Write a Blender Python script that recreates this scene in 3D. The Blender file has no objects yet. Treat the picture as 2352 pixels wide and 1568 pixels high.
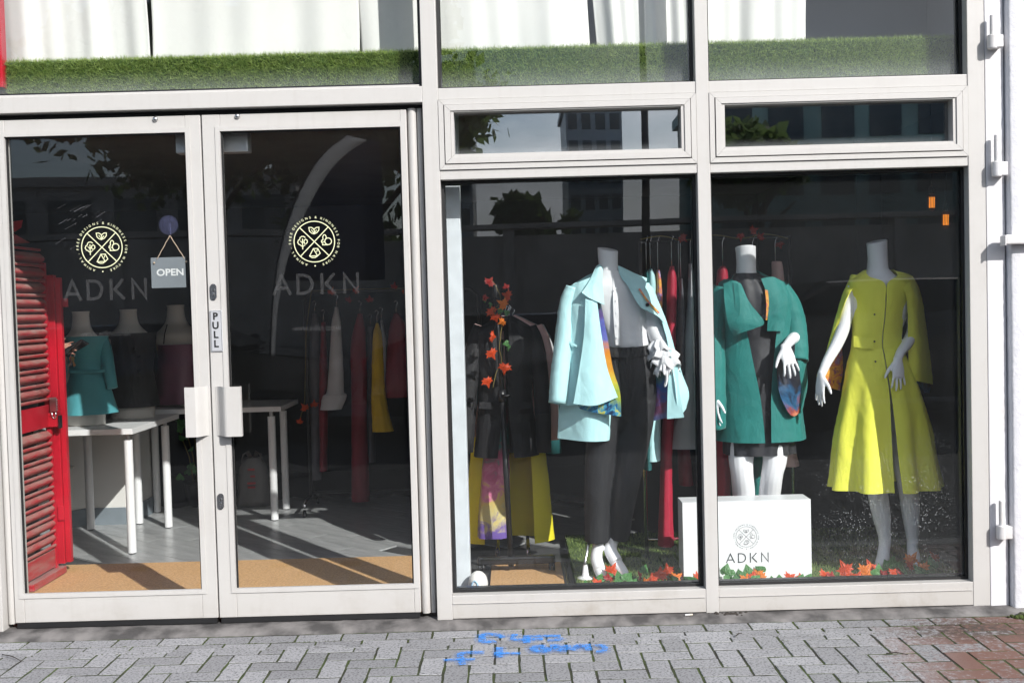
import bpy, bmesh, math, random
from mathutils import Vector, Matrix, noise as mnoise
random.seed(7)
R = math.radians
scene = bpy.context.scene
COL = scene.collection

# ------------------------------------------------------------------ camera
CAM_H, CAM_D = 1.44, 4.70
PITCH, ROLL = R(1.97), R(1.53)
FPX = 2400.0                                  # focal length for a 2352 px wide frame
cam_data = bpy.data.cameras.new('camera')
cam_data.sensor_width = 36.0
cam_data.lens = FPX / 2352.0 * 36.0
cam_data.clip_start = 0.05
cam_data.clip_end = 600.0
cam = bpy.data.objects.new('camera', cam_data)
COL.objects.link(cam)
_f = Vector((0, math.cos(PITCH), -math.sin(PITCH)))
_u = Vector((0, math.sin(PITCH), math.cos(PITCH)))
_r = Vector((1, 0, 0))
_cr = _r * math.cos(ROLL) - _u * math.sin(ROLL)
_cu = _r * math.sin(ROLL) + _u * math.cos(ROLL)
_m = Matrix((_cr, _cu, -_f)).transposed().to_4x4()
_m.translation = Vector((0, -CAM_D, CAM_H))
cam.matrix_world = _m
scene.camera = cam

# ------------------------------------------------------------------ sky and sun
SUN_TRAVEL = Vector((-0.745, 1.0, -0.81)).normalized()
to_sun = -SUN_TRAVEL
world = bpy.data.worlds.new('World')
scene.world = world
world.use_nodes = True
wt = world.node_tree
wt.nodes.clear()
w_out = wt.nodes.new('ShaderNodeOutputWorld')
w_bg = wt.nodes.new('ShaderNodeBackground')
w_bg.inputs['Strength'].default_value = 0.14
sky = wt.nodes.new('ShaderNodeTexSky')
sky.sky_type = 'NISHITA'
sky.sun_disc = False
sky.sun_elevation = math.asin(to_sun.z)
sky.sun_rotation = math.atan2(to_sun.x, to_sun.y)
sky.air_density = 1.0
sky.dust_density = 1.2
w_tc = wt.nodes.new('ShaderNodeTexCoord')
w_map = wt.nodes.new('ShaderNodeMapping')
w_map.inputs['Scale'].default_value = (1.0, 1.0, 2.2)
w_noise = wt.nodes.new('ShaderNodeTexNoise')
w_noise.inputs['Scale'].default_value = 3.2
w_noise.inputs['Detail'].default_value = 7.0
w_noise.inputs['Roughness'].default_value = 0.58
w_ramp = wt.nodes.new('ShaderNodeValToRGB')
w_ramp.color_ramp.elements[0].position = 0.47
w_ramp.color_ramp.elements[1].position = 0.68
w_mix = wt.nodes.new('ShaderNodeMix')
w_mix.data_type = 'RGBA'
w_mix.inputs[7].default_value = (11.5, 11.8, 12.4, 1)
wt.links.new(w_tc.outputs['Generated'], w_map.inputs['Vector'])
wt.links.new(w_map.outputs['Vector'], w_noise.inputs['Vector'])
wt.links.new(w_noise.outputs['Fac'], w_ramp.inputs['Fac'])
wt.links.new(w_ramp.outputs['Color'], w_mix.inputs[0])
wt.links.new(sky.outputs['Color'], w_mix.inputs[6])
wt.links.new(w_mix.outputs[2], w_bg.inputs['Color'])
wt.links.new(w_bg.outputs['Background'], w_out.inputs['Surface'])

sun_data = bpy.data.lights.new('sun', 'SUN')
sun_data.energy = 5.0
sun_data.angle = R(0.53)
sun_data.color = (1.0, 0.968, 0.93)
sun = bpy.data.objects.new('sun', sun_data)
COL.objects.link(sun)
sun.location = (6, -8, 9)
sun.rotation_euler = SUN_TRAVEL.to_track_quat('-Z', 'Y').to_euler()

# ------------------------------------------------------------------ exposure
scene.view_settings.view_transform = 'Standard'
scene.view_settings.look = 'None'
scene.view_settings.gamma = 1.0
scene.view_settings.use_curve_mapping = False
scene.view_settings.exposure = 0.22
scene.render.engine = 'CYCLES'
scene.cycles.max_bounces = 6
scene.cycles.diffuse_bounces = 3
scene.cycles.glossy_bounces = 2
scene.cycles.transparent_max_bounces = 16
scene.cycles.caustics_reflective = False
scene.cycles.caustics_refractive = False
scene.cycles.sample_clamp_indirect = 6.0
scene.cycles.use_denoising = True
scene.cycles.use_adaptive_sampling = True
scene.cycles.adaptive_threshold = 0.03

# ------------------------------------------------------------------ measuring helpers
def ray(px, py):
    u = (px - 1176.0) / FPX
    v = -(py - 784.0) / FPX
    c, s = math.cos(ROLL), math.sin(ROLL)
    uu, vv = c * u + s * v, -s * u + c * v
    cp, sp = math.cos(PITCH), math.sin(PITCH)
    return Vector((uu, cp + vv * sp, vv * cp - sp))

def at(px, py, Y=0.0):
    """world point seen at photo position (px, py) at the depth y = Y"""
    d = ray(px, py)
    t = (Y + CAM_D) / d.y
    return Vector((d.x * t, Y, CAM_H + d.z * t))

def ground(px, py, z=0.0):
    d = ray(px, py)
    t = (z - CAM_H) / d.z
    return Vector((d.x * t, d.y * t - CAM_D, z))

def mpp(Y):
    """metres per photo pixel at depth Y"""
    return (Y + CAM_D) / FPX

# ------------------------------------------------------------------ object helpers
def tag(o, label=None, cat=None, group=None, kind=None):
    if label: o['label'] = label
    if cat: o['category'] = cat
    if group: o['group'] = group
    if kind: o['kind'] = kind
    return o

def link(name, me, mat=None, parent=None, smooth=False, label=None, cat=None, group=None, kind=None):
    o = bpy.data.objects.new(name, me)
    COL.objects.link(o)
    if mat is not None and not me.materials:
        me.materials.append(mat)
    if smooth:
        for p in me.polygons: p.use_smooth = True
    if parent is not None:
        o.parent = parent
        o.matrix_parent_inverse = parent_inv(parent)
    tag(o, label, cat, group, kind)
    return o

def parent_inv(p):
    m = Matrix.Translation(p.location) @ p.rotation_euler.to_matrix().to_4x4()
    q = p
    while q.parent is not None:
        q = q.parent
        # every parent of a part keeps its world placement, so only its own placement counts
        break
    return (WORLD.get(p.name, m)).inverted()

WORLD = {}

def empty(name, loc, label, cat, group=None, kind=None):
    o = bpy.data.objects.new(name, None)
    o.empty_display_size = 0.1
    COL.objects.link(o)
    o.location = loc
    WORLD[o.name] = Matrix.Translation(Vector(loc))
    tag(o, label, cat, group, kind)
    return o

class MB:
    """collects faces for ONE mesh object, in world coordinates"""
    def __init__(s): s.v = []; s.f = []
    def add(s, vs, fs):
        n = len(s.v)
        s.v += [tuple(a) for a in vs]
        s.f += [tuple(i + n for i in f) for f in fs]
        return s
    def box(s, x0, x1, y0, y1, z0, z1):
        if x0 > x1: x0, x1 = x1, x0
        if y0 > y1: y0, y1 = y1, y0
        if z0 > z1: z0, z1 = z1, z0
        vs = [(x0,y0,z0),(x1,y0,z0),(x1,y1,z0),(x0,y1,z0),(x0,y0,z1),(x1,y0,z1),(x1,y1,z1),(x0,y1,z1)]
        return s.add(vs, [(0,3,2,1),(4,5,6,7),(0,1,5,4),(1,2,6,5),(2,3,7,6),(3,0,4,7)])
    def bevbox(s, x0, x1, y0, y1, z0, z1, b=0.004):
        bm = bmesh.new()
        t = MB().box(x0, x1, y0, y1, z0, z1)
        vs = [bm.verts.new(v) for v in t.v]
        for f in t.f: bm.faces.new([vs[i] for i in f])
        bmesh.ops.bevel(bm, geom=list(bm.edges), offset=b, segments=2, profile=0.6, affect='EDGES')
        bm.verts.index_update()
        s.add([v.co[:] for v in bm.verts], [[v.index for v in f.verts] for f in bm.faces])
        bm.free()
        return s
    def prism(s, pts, axis, a, b):
        """pts: 2-D outline; axis: which axis it is extruded along, from a to b"""
        def mk(p, t):
            return {'x': (t, p[0], p[1]), 'y': (p[0], t, p[1]), 'z': (p[0], p[1], t)}[axis]
        n = len(pts)
        vs = [mk(p, a) for p in pts] + [mk(p, b) for p in pts]
        fs = [tuple(range(n)), tuple(range(2*n-1, n-1, -1))]
        fs += [(i, (i+1) % n, n + (i+1) % n, n + i) for i in range(n)]
        return s.add(vs, fs)
    def tube(s, pts, rad, n=10, caps=True, flat=1.0, ref=None):
        """pts: world points; rad: number or list; flat: scale of the second axis"""
        pts = [Vector(p) for p in pts]
        m = len(pts)
        if not isinstance(rad, (list, tuple)): rad = [rad] * m
        rings = []
        prev = None
        for i, p in enumerate(pts):
            t = (pts[min(i+1, m-1)] - pts[max(i-1, 0)]).normalized()
            if prev is None:
                a = Vector(ref) if ref else (Vector((1,0,0)) if abs(t.x) < 0.8 else Vector((0,0,1)))
            else: a = prev
            a = (a - t * a.dot(t)).normalized()
            prev = a
            b = t.cross(a)
            r = rad[i]
            ra, rb = (r if isinstance(r, tuple) else (r, r * flat))
            rings.append([p + a * ra * math.cos(2*math.pi*k/n) + b * rb * math.sin(2*math.pi*k/n) for k in range(n)])
        return s.rings(rings, caps)
    def rings(s, rings, caps=True, closed=True):
        n = len(rings[0]); m = len(rings)
        vs = [q for r_ in rings for q in r_]
        fs = []
        for i in range(m-1):
            for k in range(n if closed else n-1):
                k2 = (k+1) % n
                fs.append((i*n+k, i*n+k2, (i+1)*n+k2, (i+1)*n+k))
        if caps:
            fs.append(tuple(range(n-1, -1, -1)))
            fs.append(tuple((m-1)*n + k for k in range(n)))
        return s.add(vs, fs)
    def lathe(s, c, prof, n=20, sx=1.0, sy=1.0):
        c = Vector(c)
        rings = [[(c.x + r*sx*math.cos(2*math.pi*k/n), c.y + r*sy*math.sin(2*math.pi*k/n), c.z + z) for k in range(n)] for r, z in prof]
        return s.rings(rings, True)
    def disc(s, c, r, nrm_y=-1, n=16, depth=0.002):
        c = Vector(c)
        rings = [[(c.x + r*math.cos(2*math.pi*k/n), c.y + dy, c.z + r*math.sin(2*math.pi*k/n)) for k in range(n)] for dy in (0, depth)]
        return s.rings(rings, True)
    def build(s, name, mat, parent=None, smooth=False, fix=True, **kw):
        me = bpy.data.meshes.new(name)
        me.from_pydata(s.v, [], s.f)
        me.update()
        if fix:
            bm = bmesh.new(); bm.from_mesh(me)
            bmesh.ops.recalc_face_normals(bm, faces=bm.faces)
            bm.to_mesh(me); bm.free()
        return link(name, me, mat, parent, smooth, **kw)

def catmull(P, n):
    """smooth curve through the list of vectors P, n steps per span"""
    P = [Vector(p) for p in P]
    if len(P) < 3:
        return [P[0].lerp(P[-1], k / n) for k in range(n + 1)]
    out = []
    Q = [P[0]*2 - P[1]] + P + [P[-1]*2 - P[-2]]
    for i in range(1, len(Q) - 2):
        p0, p1, p2, p3 = Q[i-1], Q[i], Q[i+1], Q[i+2]
        for k in range(n):
            t = k / n
            out.append(0.5 * ((2*p1) + (p2-p0)*t + (2*p0-5*p1+4*p2-p3)*t*t + (3*p1-p0-3*p2+p3)*t**3))
    out.append(P[-1])
    return out

def sheet(name, rows, Y0, mat, parent, su=9, sv=9, thick=0.003, fold=0.0, nf=6, ph=0.0, rum=0.0045, **kw):
    """a cloth panel: rows of (photo x, photo y, depth offset), smoothed both ways, with its own thickness"""
    W = [[at(px, py, Y0 + d) for px, py, d in r_] for r_ in rows]
    A = [catmull(r_, su) for r_ in W]
    cols = [catmull([a[k] for a in A], sv) for k in range(len(A[0]))]
    nu, nv = len(cols), len(cols[0])
    vs, fs = [], []
    for j in range(nv):
        t = j / (nv - 1)
        for i in range(nu):
            p = cols[i][j].copy()
            if fold: p.y += fold * (0.35 + 0.65*t) * math.sin(nf * 2*math.pi * i/(nu-1) + ph + 1.3*t)
            vs.append(p)
    for j in range(nv-1):
        for i in range(nu-1):
            fs.append((j*nu+i, j*nu+i+1, (j+1)*nu+i+1, (j+1)*nu+i))
    mb = MB().add(vs, fs)
    o = mb.build(name, mat, parent, smooth=True, **kw)
    if rum: rumple(o, rum)
    if thick:
        md = o.modifiers.new('thickness', 'SOLIDIFY'); md.thickness = min(thick, 0.0025); md.offset = 0
        o.modifiers.new('crisp_edge', 'EDGE_SPLIT').split_angle = R(50)
    return o

def rumple(o, amp, seed=None, fx=11.0, fz=4.0):
    """drape: long soft folds down the cloth, crossed by a few short creases"""
    s_ = Vector((seed if seed is not None else len(bpy.data.objects)*1.37, 3.1, 0.7))
    me = o.data
    nr = [v.normal.copy() for v in me.vertices]
    for v, n_ in zip(me.vertices, nr):
        p = v.co
        a = mnoise.noise(Vector((p.x*fx, p.y*fx, p.z*fz)) + s_)
        b = mnoise.noise(Vector((p.x*fx*1.2 + p.z*9, p.y*fx, p.z*fz*3.0 - p.x*6)) + s_*2.0)
        c = 1.0 - 2.0*abs(b)
        v.co = p + n_ * amp * (a*1.1 + 0.45*(c*c if c > 0 else 0.0) - 0.1)
    me.update()
    return o

def loft(name, rows, Y0, mat, parent, n=48, sv=8, thick=0.003, nf=9, fold=0.0, ph=0.0, caps=False, rum=0.005, **kw):
    """a garment hanging round the body: rows of (photo cx, photo y, half width px, depth half width m, depth offset, open half angle, fold)"""
    P = []
    for r_ in rows:
        r_ = list(r_) + [0.0] * (7 - len(r_))
        cx, cy, rx, ry, d, op, fo = r_
        c = at(cx, cy, Y0 + d)
        P.append(((c.x, c.y, c.z), (rx * mpp(Y0 + d), ry, op), (fo, 0, 0)))
    A = [catmull([p[k] for p in P], sv) for k in range(3)]
    rings = []
    closed = all((len(r_) < 6 or r_[5] == 0) for r_ in rows)
    m = len(A[0])
    for j in range(m):
        c, e, fo = A[0][j], A[1][j], A[2][j]
        ring = []
        for k in range(n if closed else n + 1):
            if closed: th = 2*math.pi*k/n
            else: th = -math.pi/2 + e.z + (2*math.pi - 2*e.z) * k/n
            w = 1 + fo.x * math.sin(nf*th + ph + 0.5*math.sin(2*th + ph) + 0.8*j/m)
            ring.append((c.x + e.x*w*math.cos(th), c.y + e.y*w*math.sin(th), c.z))
        rings.append(ring)
    mb = MB().rings(rings, caps, closed)
    o = mb.build(name, mat, parent, smooth=True, **kw)
    if rum: rumple(o, rum)
    if thick:
        md = o.modifiers.new('thickness', 'SOLIDIFY'); md.thickness = min(thick, 0.0025); md.offset = 0
        o.modifiers.new('crisp_edge', 'EDGE_SPLIT').split_angle = R(50)
    return o

def ptube(mb, pts, Y0, n=14, sm=4, flat=1.0, caps=True):
    """a limb or sleeve: pts of (photo x, photo y, depth offset, radius px)"""
    C = catmull([at(p[0], p[1], Y0 + p[2]) for p in pts], sm)
    Rr = catmull([(p[3] * mpp(Y0 + p[2]), 0, 0) for p in pts], sm)
    mb.tube(C, [max(0.001, r_.x) for r_ in Rr], n=n, flat=flat, caps=caps)
    return mb

def hand(mb, wrist, direction, side, palm_n, size=1.0, curl=0.5, spread=0.10):
    """palm, four fingers and a thumb; direction: along the fingers, side: towards the thumb, palm_n: out of the palm"""
    d = Vector(direction).normalized()
    s_ = Vector(side); s_ = (s_ - d * s_.dot(d)).normalized()
    n_ = d.cross(s_).normalized()
    if n_.dot(Vector(palm_n)) < 0: n_ = -n_
    w = Vector(wrist); k = size
    palm = [w - d*0.015*k, w + d*0.025*k, w + d*0.055*k, w + d*0.088*k]
    mb.tube(palm, [(0.022*k, 0.017*k), (0.032*k, 0.016*k), (0.038*k, 0.0145*k), (0.036*k, 0.011*k)], n=12, ref=s_)
    L = [0.068, 0.077, 0.072, 0.056]
    for i in range(4):
        off = (0.028 - 0.0190*i) * k
        b = w + d*(0.082 - 0.004*abs(i-1.2))*k + s_*off
        fd = (d + s_ * (spread + 0.03) * (1.2 - i)).normalized()
        pts = [b - fd*0.012*k]; dirv = fd; p = b
        pts.append(p)
        for j, fr in enumerate((0.46, 0.30, 0.24)):
            dirv = (dirv + n_ * curl * (0.25 + 0.35*j)).normalized()
            p = p + dirv * L[i]*fr*k
            pts.append(p)
        r_ = (0.0078 - 0.0006*abs(i-1))*k
        mb.tube(pts, [r_*1.02, r_, r_*0.95, r_*0.88, r_*0.62], n=10)
    b = w + d*0.022*k + s_*0.024*k + n_*0.004*k
    td = (d*0.75 + s_*0.62 + n_*0.25).normalized()
    p1 = b + td*0.036*k; td2 = (td + d*0.45).normalized(); p2 = p1 + td2*0.030*k
    p3 = p2 + (td2 + d*0.2).normalized()*0.020*k
    mb.tube([b - td*0.015*k, b, p1, p2, p3], [0.012*k, 0.0120*k, 0.0092*k, 0.008*k, 0.005*k], n=10)
    return mb

def voxel(o, size=0.005, smooth=4, fac=0.5):
    m = o.modifiers.new('one surface', 'REMESH'); m.mode = 'VOXEL'; m.voxel_size = size
    m.use_smooth_shade = True
    s_ = o.modifiers.new('soften', 'SMOOTH'); s_.iterations = smooth; s_.factor = fac
    return o

# ------------------------------------------------------------------ lettering
def text_polys(txt, size, bold=0.0, shear=0.0):
    cu = bpy.data.curves.new('t', 'FONT')
    cu.body = txt; cu.size = size; cu.align_x = 'CENTER'; cu.align_y = 'CENTER'
    cu.offset = bold; cu.shear = shear; cu.extrude = 0.0; cu.resolution_u = 3
    ob = bpy.data.objects.new('t', cu); COL.objects.link(ob)
    bpy.context.view_layer.update()
    dg = bpy.context.evaluated_depsgraph_get()
    me = bpy.data.meshes.new_from_object(ob.evaluated_get(dg))
    vs = [v.co.copy() for v in me.vertices]; fs = [tuple(p.vertices) for p in me.polygons]
    bpy.data.objects.remove(ob); bpy.data.curves.remove(cu); bpy.data.meshes.remove(me)
    return vs, fs

def lay_text(mb, txt, c, size, bold=0.0, rot=0.0, sx=1.0, shear=0.0):
    """flat print on a plane facing the street (normal -y); c = world centre"""
    vs, fs = text_polys(txt, size, bold, shear)
    ca, sa = math.cos(rot), math.sin(rot)
    mb.add([(c[0] + (v.x*sx*ca - v.y*sa), c[1], c[2] + (v.x*sx*sa + v.y*ca)) for v in vs], fs)

_so = [0]
def stroke(mb, pts, w, c, s, y, closed=False):
    """a painted line: pts in unit coordinates, centre c (x, z), scale s, width w metres"""
    P = [Vector((c[0] + p[0]*s, 0, c[1] + p[1]*s)) for p in pts]
    if closed: P = P + [P[0], P[1]]
    L, Rr = [], []
    m = len(P)
    for i in range(m):
        a = P[max(i-1, 0)]; b = P[min(i+1, m-1)]
        t1 = (P[i]-a).normalized() if i > 0 else (b-P[i]).normalized()
        t2 = (b-P[i]).normalized() if i < m-1 else t1
        t = (t1+t2)
        t = t.normalized() if t.length > 1e-4 else t1
        nn = Vector((-t.z, 0, t.x))
        k = 1.0 / max(0.45, nn.dot(Vector((-t1.z, 0, t1.x))))
        e = t * (-w/2 if i == 0 else (w/2 if i == m-1 else 0)) if not closed else Vector((0,0,0))
        L.append(P[i] + nn*w/2*k + e); Rr.append(P[i] - nn*w/2*k + e)
    if closed: L, Rr = L[:-1], Rr[:-1]
    _so[0] = (_so[0] + 1) % 12
    yy = y - 0.00008*_so[0]
    vs = [(p.x, yy, p.z) for p in L] + [(p.x, yy, p.z) for p in Rr]
    n = len(L)
    mb.add(vs, [(i, i+1, n+i+1, n+i) for i in range(n-1)])

def arc(cx, cy, rx, ry, a0, a1, n=12):
    return [(cx + rx*math.cos(R(a0 + (a1-a0)*k/n)), cy + ry*math.sin(R(a0 + (a1-a0)*k/n))) for k in range(n+1)]

def emblem(mb, c, rad, y, w, txt=True, tsize=None, bold=0.0016):
    """round emblem: ring, cross and four small line drawings, with the motto running round it"""
    x, z = c
    S = rad
    stroke(mb, arc(0, 0, 1, 1, 0, 352.5, 47), w, c, S, y, closed=True)
    d = 0.707*0.97
    stroke(mb, [(-d, d), (d, -d)], w, c, S, y)
    stroke(mb, [(-d, -d), (d, d)], w, c, S, y)
    w2 = w*0.95
    # two leaves (top)
    stroke(mb, [(0.0,0.38),(-0.12,0.42),(-0.22,0.52),(-0.25,0.70),(-0.12,0.70),(-0.03,0.64),(0.02,0.54),(0.0,0.38)], w2, c, S, y)
    stroke(mb, [(0.0,0.38),(0.14,0.44),(0.24,0.56),(0.25,0.70),(0.12,0.69),(0.02,0.62)], w2, c, S, y)
    stroke(mb, [(-0.12,0.58),(0.0,0.40),(0.12,0.56)], w2*0.8, c, S, y)
    # tree and leaf (left)
    stroke(mb, [(-0.45,0.22),(-0.52,0.27),(-0.62,0.27),(-0.70,0.21),(-0.71,0.13),(-0.79,0.08),(-0.82,-0.02),(-0.76,-0.12),(-0.68,-0.15),(-0.64,-0.20),(-0.56,-0.22)], w2, c, S, y)
    stroke(mb, [(-0.58,0.14),(-0.58,-0.34)], w2, c, S, y)
    stroke(mb, [(-0.68,0.04),(-0.58,-0.06),(-0.50,0.02)], w2*0.8, c, S, y)
    stroke(mb, [(-0.44,-0.12),(-0.34,-0.02),(-0.35,0.08),(-0.42,0.13),(-0.50,0.08),(-0.51,-0.02),(-0.44,-0.12)], w2, c, S, y)
    stroke(mb, [(-0.47,-0.16),(-0.56,-0.22)], w2*0.8, c, S, y)
    # rabbit (right)
    stroke(mb, arc(0.68, 0.0, 0.165, 0.165, 0, 345, 15), w2, c, S, y, closed=True)
    stroke(mb, [(0.66,-0.17),(0.40,-0.17),(0.42,-0.09),(0.35,-0.03),(0.36,0.05),(0.43,0.09),(0.42,0.22),(0.47,0.32),(0.54,0.32),(0.59,0.24),(0.58,0.14),(0.53,0.09)], w2, c, S, y)
    stroke(mb, [(0.41,0.0),(0.49,-0.03)], w2*0.8, c, S, y)
    # folded paper and drop (bottom)
    stroke(mb, [(0.14,-0.70),(0.02,-0.78),(-0.14,-0.78),(-0.26,-0.70),(-0.06,-0.34),(0.16,-0.34),(0.27,-0.58),(0.16,-0.68)], w2, c, S, y)
    stroke(mb, [(-0.06,-0.34),(0.14,-0.70)], w2, c, S, y)
    stroke(mb, [(-0.22,-0.70),(0.12,-0.70)], w2, c, S, y)
    stroke(mb, [(0.10,-0.50),(0.16,-0.34)], w2*0.8, c, S, y)
    if txt:
        s_ = '\u2022'
        motto = 'ANIMAL - FREE DESIGNS & KINDNESS FOR NATURE'
        n = len(motto)
        a0, a1 = 254.0, 254.0 - 328.0
        rr = rad*1.19
        ts = tsize or rad*0.165
        # widths so that narrow letters take less room
        wd = [0.55 if ch in 'I -' else (1.2 if ch in 'MNAG&' else 0.95) for ch in motto]
        tot = sum(wd); acc = 0
        for ch, ww in zip(motto, wd):
            a = R(a0 + (a1-a0) * (acc + ww/2)/tot); acc += ww
            if ch == ' ': continue
            lay_text(mb, ch, (x + rr*math.cos(a), y, z + rr*math.sin(a)), ts, bold=ts*0.004, rot=a - math.pi/2)
        a = R(270)
        mb.add([(x + rr*math.cos(a) + ts*0.22*math.cos(2*math.pi*k/10), y, z + rr*math.sin(a) + ts*0.22*math.sin(2*math.pi*k/10)) for k in range(10)], [tuple(range(10))])

def letters_adkn(mb, x0, x1, z0, h, y, w, lean=0.0):
    """the four capitals A D K N spread from x0 to x1 on the base line z0"""
    span = x1 - x0
    cell = span / 4.0 * 0.74
    step = (span - cell) / 3.0
    for i, ch in enumerate('ADKN'):
        ox = x0 + i*step
        g = {'A': [[(0,0),(0.5,1),(1,0)], [(0.2,0.3),(0.8,0.3)]],
             'D': [[(0.06,0),(0.06,1),(0.45,1),(0.75,0.92),(0.94,0.68),(0.97,0.5),(0.94,0.32),(0.75,0.08),(0.45,0),(0.03,0)]],
             'K': [[(0.12,0),(0.12,1)], [(0.86,1),(0.36,0.5),(0.92,0)]],
             'N': [[(0.08,0),(0.08,1),(0.92,0),(0.92,1)]]}[ch]
        for pl in g:
            pts = [(ox + px_*cell, z0 + pz*h + lean*(ox + px_*cell - x0)) for px_, pz in pl]
            stroke(mb, pts, w, (0, 0), 1.0, y)

# ------------------------------------------------------------------ materials
def mat(name, col, rough=0.6, noise=0.0, nscale=8.0, bump=0.0, bscale=60.0, metal=0.0, spec=0.5, col2=None, coords='Object', sheen=0.0, trans=0.0, stretch=None, coat=0.0, wrinkle=0.0):
    m = bpy.data.materials.new(name); m.use_nodes = True
    nt = m.node_tree; b = nt.nodes['Principled BSDF']
    b.inputs['Base Color'].default_value = (*col, 1)
    b.inputs['Roughness'].default_value = rough
    b.inputs['Metallic'].default_value = metal
    b.inputs['Specular IOR Level'].default_value = spec
    if sheen: b.inputs['Sheen Weight'].default_value = sheen
    if coat: b.inputs['Coat Weight'].default_value = coat
    tc = nt.nodes.new('ShaderNodeTexCoord')
    src = tc.outputs[coords]
    if stretch:
        mp = nt.nodes.new('ShaderNodeMapping'); mp.inputs['Scale'].default_value = stretch
        nt.links.new(src, mp.inputs['Vector']); src = mp.outputs['Vector']
    if noise or col2:
        n = nt.nodes.new('ShaderNodeTexNoise'); n.inputs['Scale'].default_value = nscale; n.inputs['Detail'].default_value = 6
        nt.links.new(src, n.inputs['Vector'])
        rp = nt.nodes.new('ShaderNodeValToRGB')
        c2 = col2 or tuple(c*(1-noise) for c in col)
        rp.color_ramp.elements[0].color = (*c2, 1); rp.color_ramp.elements[0].position = 0.36
        rp.color_ramp.elements[1].color = (*col, 1); rp.color_ramp.elements[1].position = 0.64
        nt.links.new(n.outputs['Fac'], rp.inputs['Fac'])
        nt.links.new(rp.outputs['Color'], b.inputs['Base Color'])
    if bump:
        n2 = nt.nodes.new('ShaderNodeTexNoise'); n2.inputs['Scale'].default_value = bscale; n2.inputs['Detail'].default_value = 4
        nt.links.new(src, n2.inputs['Vector'])
        bp = nt.nodes.new('ShaderNodeBump'); bp.inputs['Strength'].default_value = bump; bp.inputs['Distance'].default_value = 0.01
        nt.links.new(n2.outputs['Fac'], bp.inputs['Height'])
        nt.links.new(bp.outputs['Normal'], b.inputs['Normal'])
        if wrinkle:
            mw = nt.nodes.new('ShaderNodeMapping'); mw.inputs['Scale'].default_value = (1, 1, 0.38); mw.inputs['Rotation'].default_value = (0, R(12), 0)
            nw = nt.nodes.new('ShaderNodeTexNoise'); nw.inputs['Scale'].default_value = 13.0; nw.inputs['Detail'].default_value = 3.0; nw.inputs['Distortion'].default_value = 0.6
            nt.links.new(tc.outputs['Object'], mw.inputs['Vector']); nt.links.new(mw.outputs[0], nw.inputs['Vector'])
            bw = nt.nodes.new('ShaderNodeBump'); bw.inputs['Strength'].default_value = wrinkle; bw.inputs['Distance'].default_value = 0.03
            nt.links.new(nw.outputs['Fac'], bw.inputs['Height']); nt.links.new(bw.outputs['Normal'], bp.inputs['Normal'])
    if trans:
        tr = nt.nodes.new('ShaderNodeBsdfTranslucent'); tr.inputs['Color'].default_value = (*col, 1)
        mx = nt.nodes.new('ShaderNodeMixShader'); mx.inputs[0].default_value = trans
        out = nt.nodes['Material Output']
        nt.links.new(b.outputs[0], mx.inputs[1]); nt.links.new(tr.outputs[0], mx.inputs[2]); nt.links.new(mx.outputs[0], out.inputs['Surface'])
    return m

def N(nt, kind, **kw):
    n = nt.nodes.new(kind)
    for k, v in kw.items(): setattr(n, k, v)
    return n

def mth(nt, op, a, b=None, clamp=False):
    n = nt.nodes.new('ShaderNodeMath'); n.operation = op; n.use_clamp = clamp
    for i, v in enumerate((a, b)):
        if v is None: continue
        if isinstance(v, (int, float)): n.inputs[i].default_value = v
        else: nt.links.new(v, n.inputs[i])
    return n.outputs[0]

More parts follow.
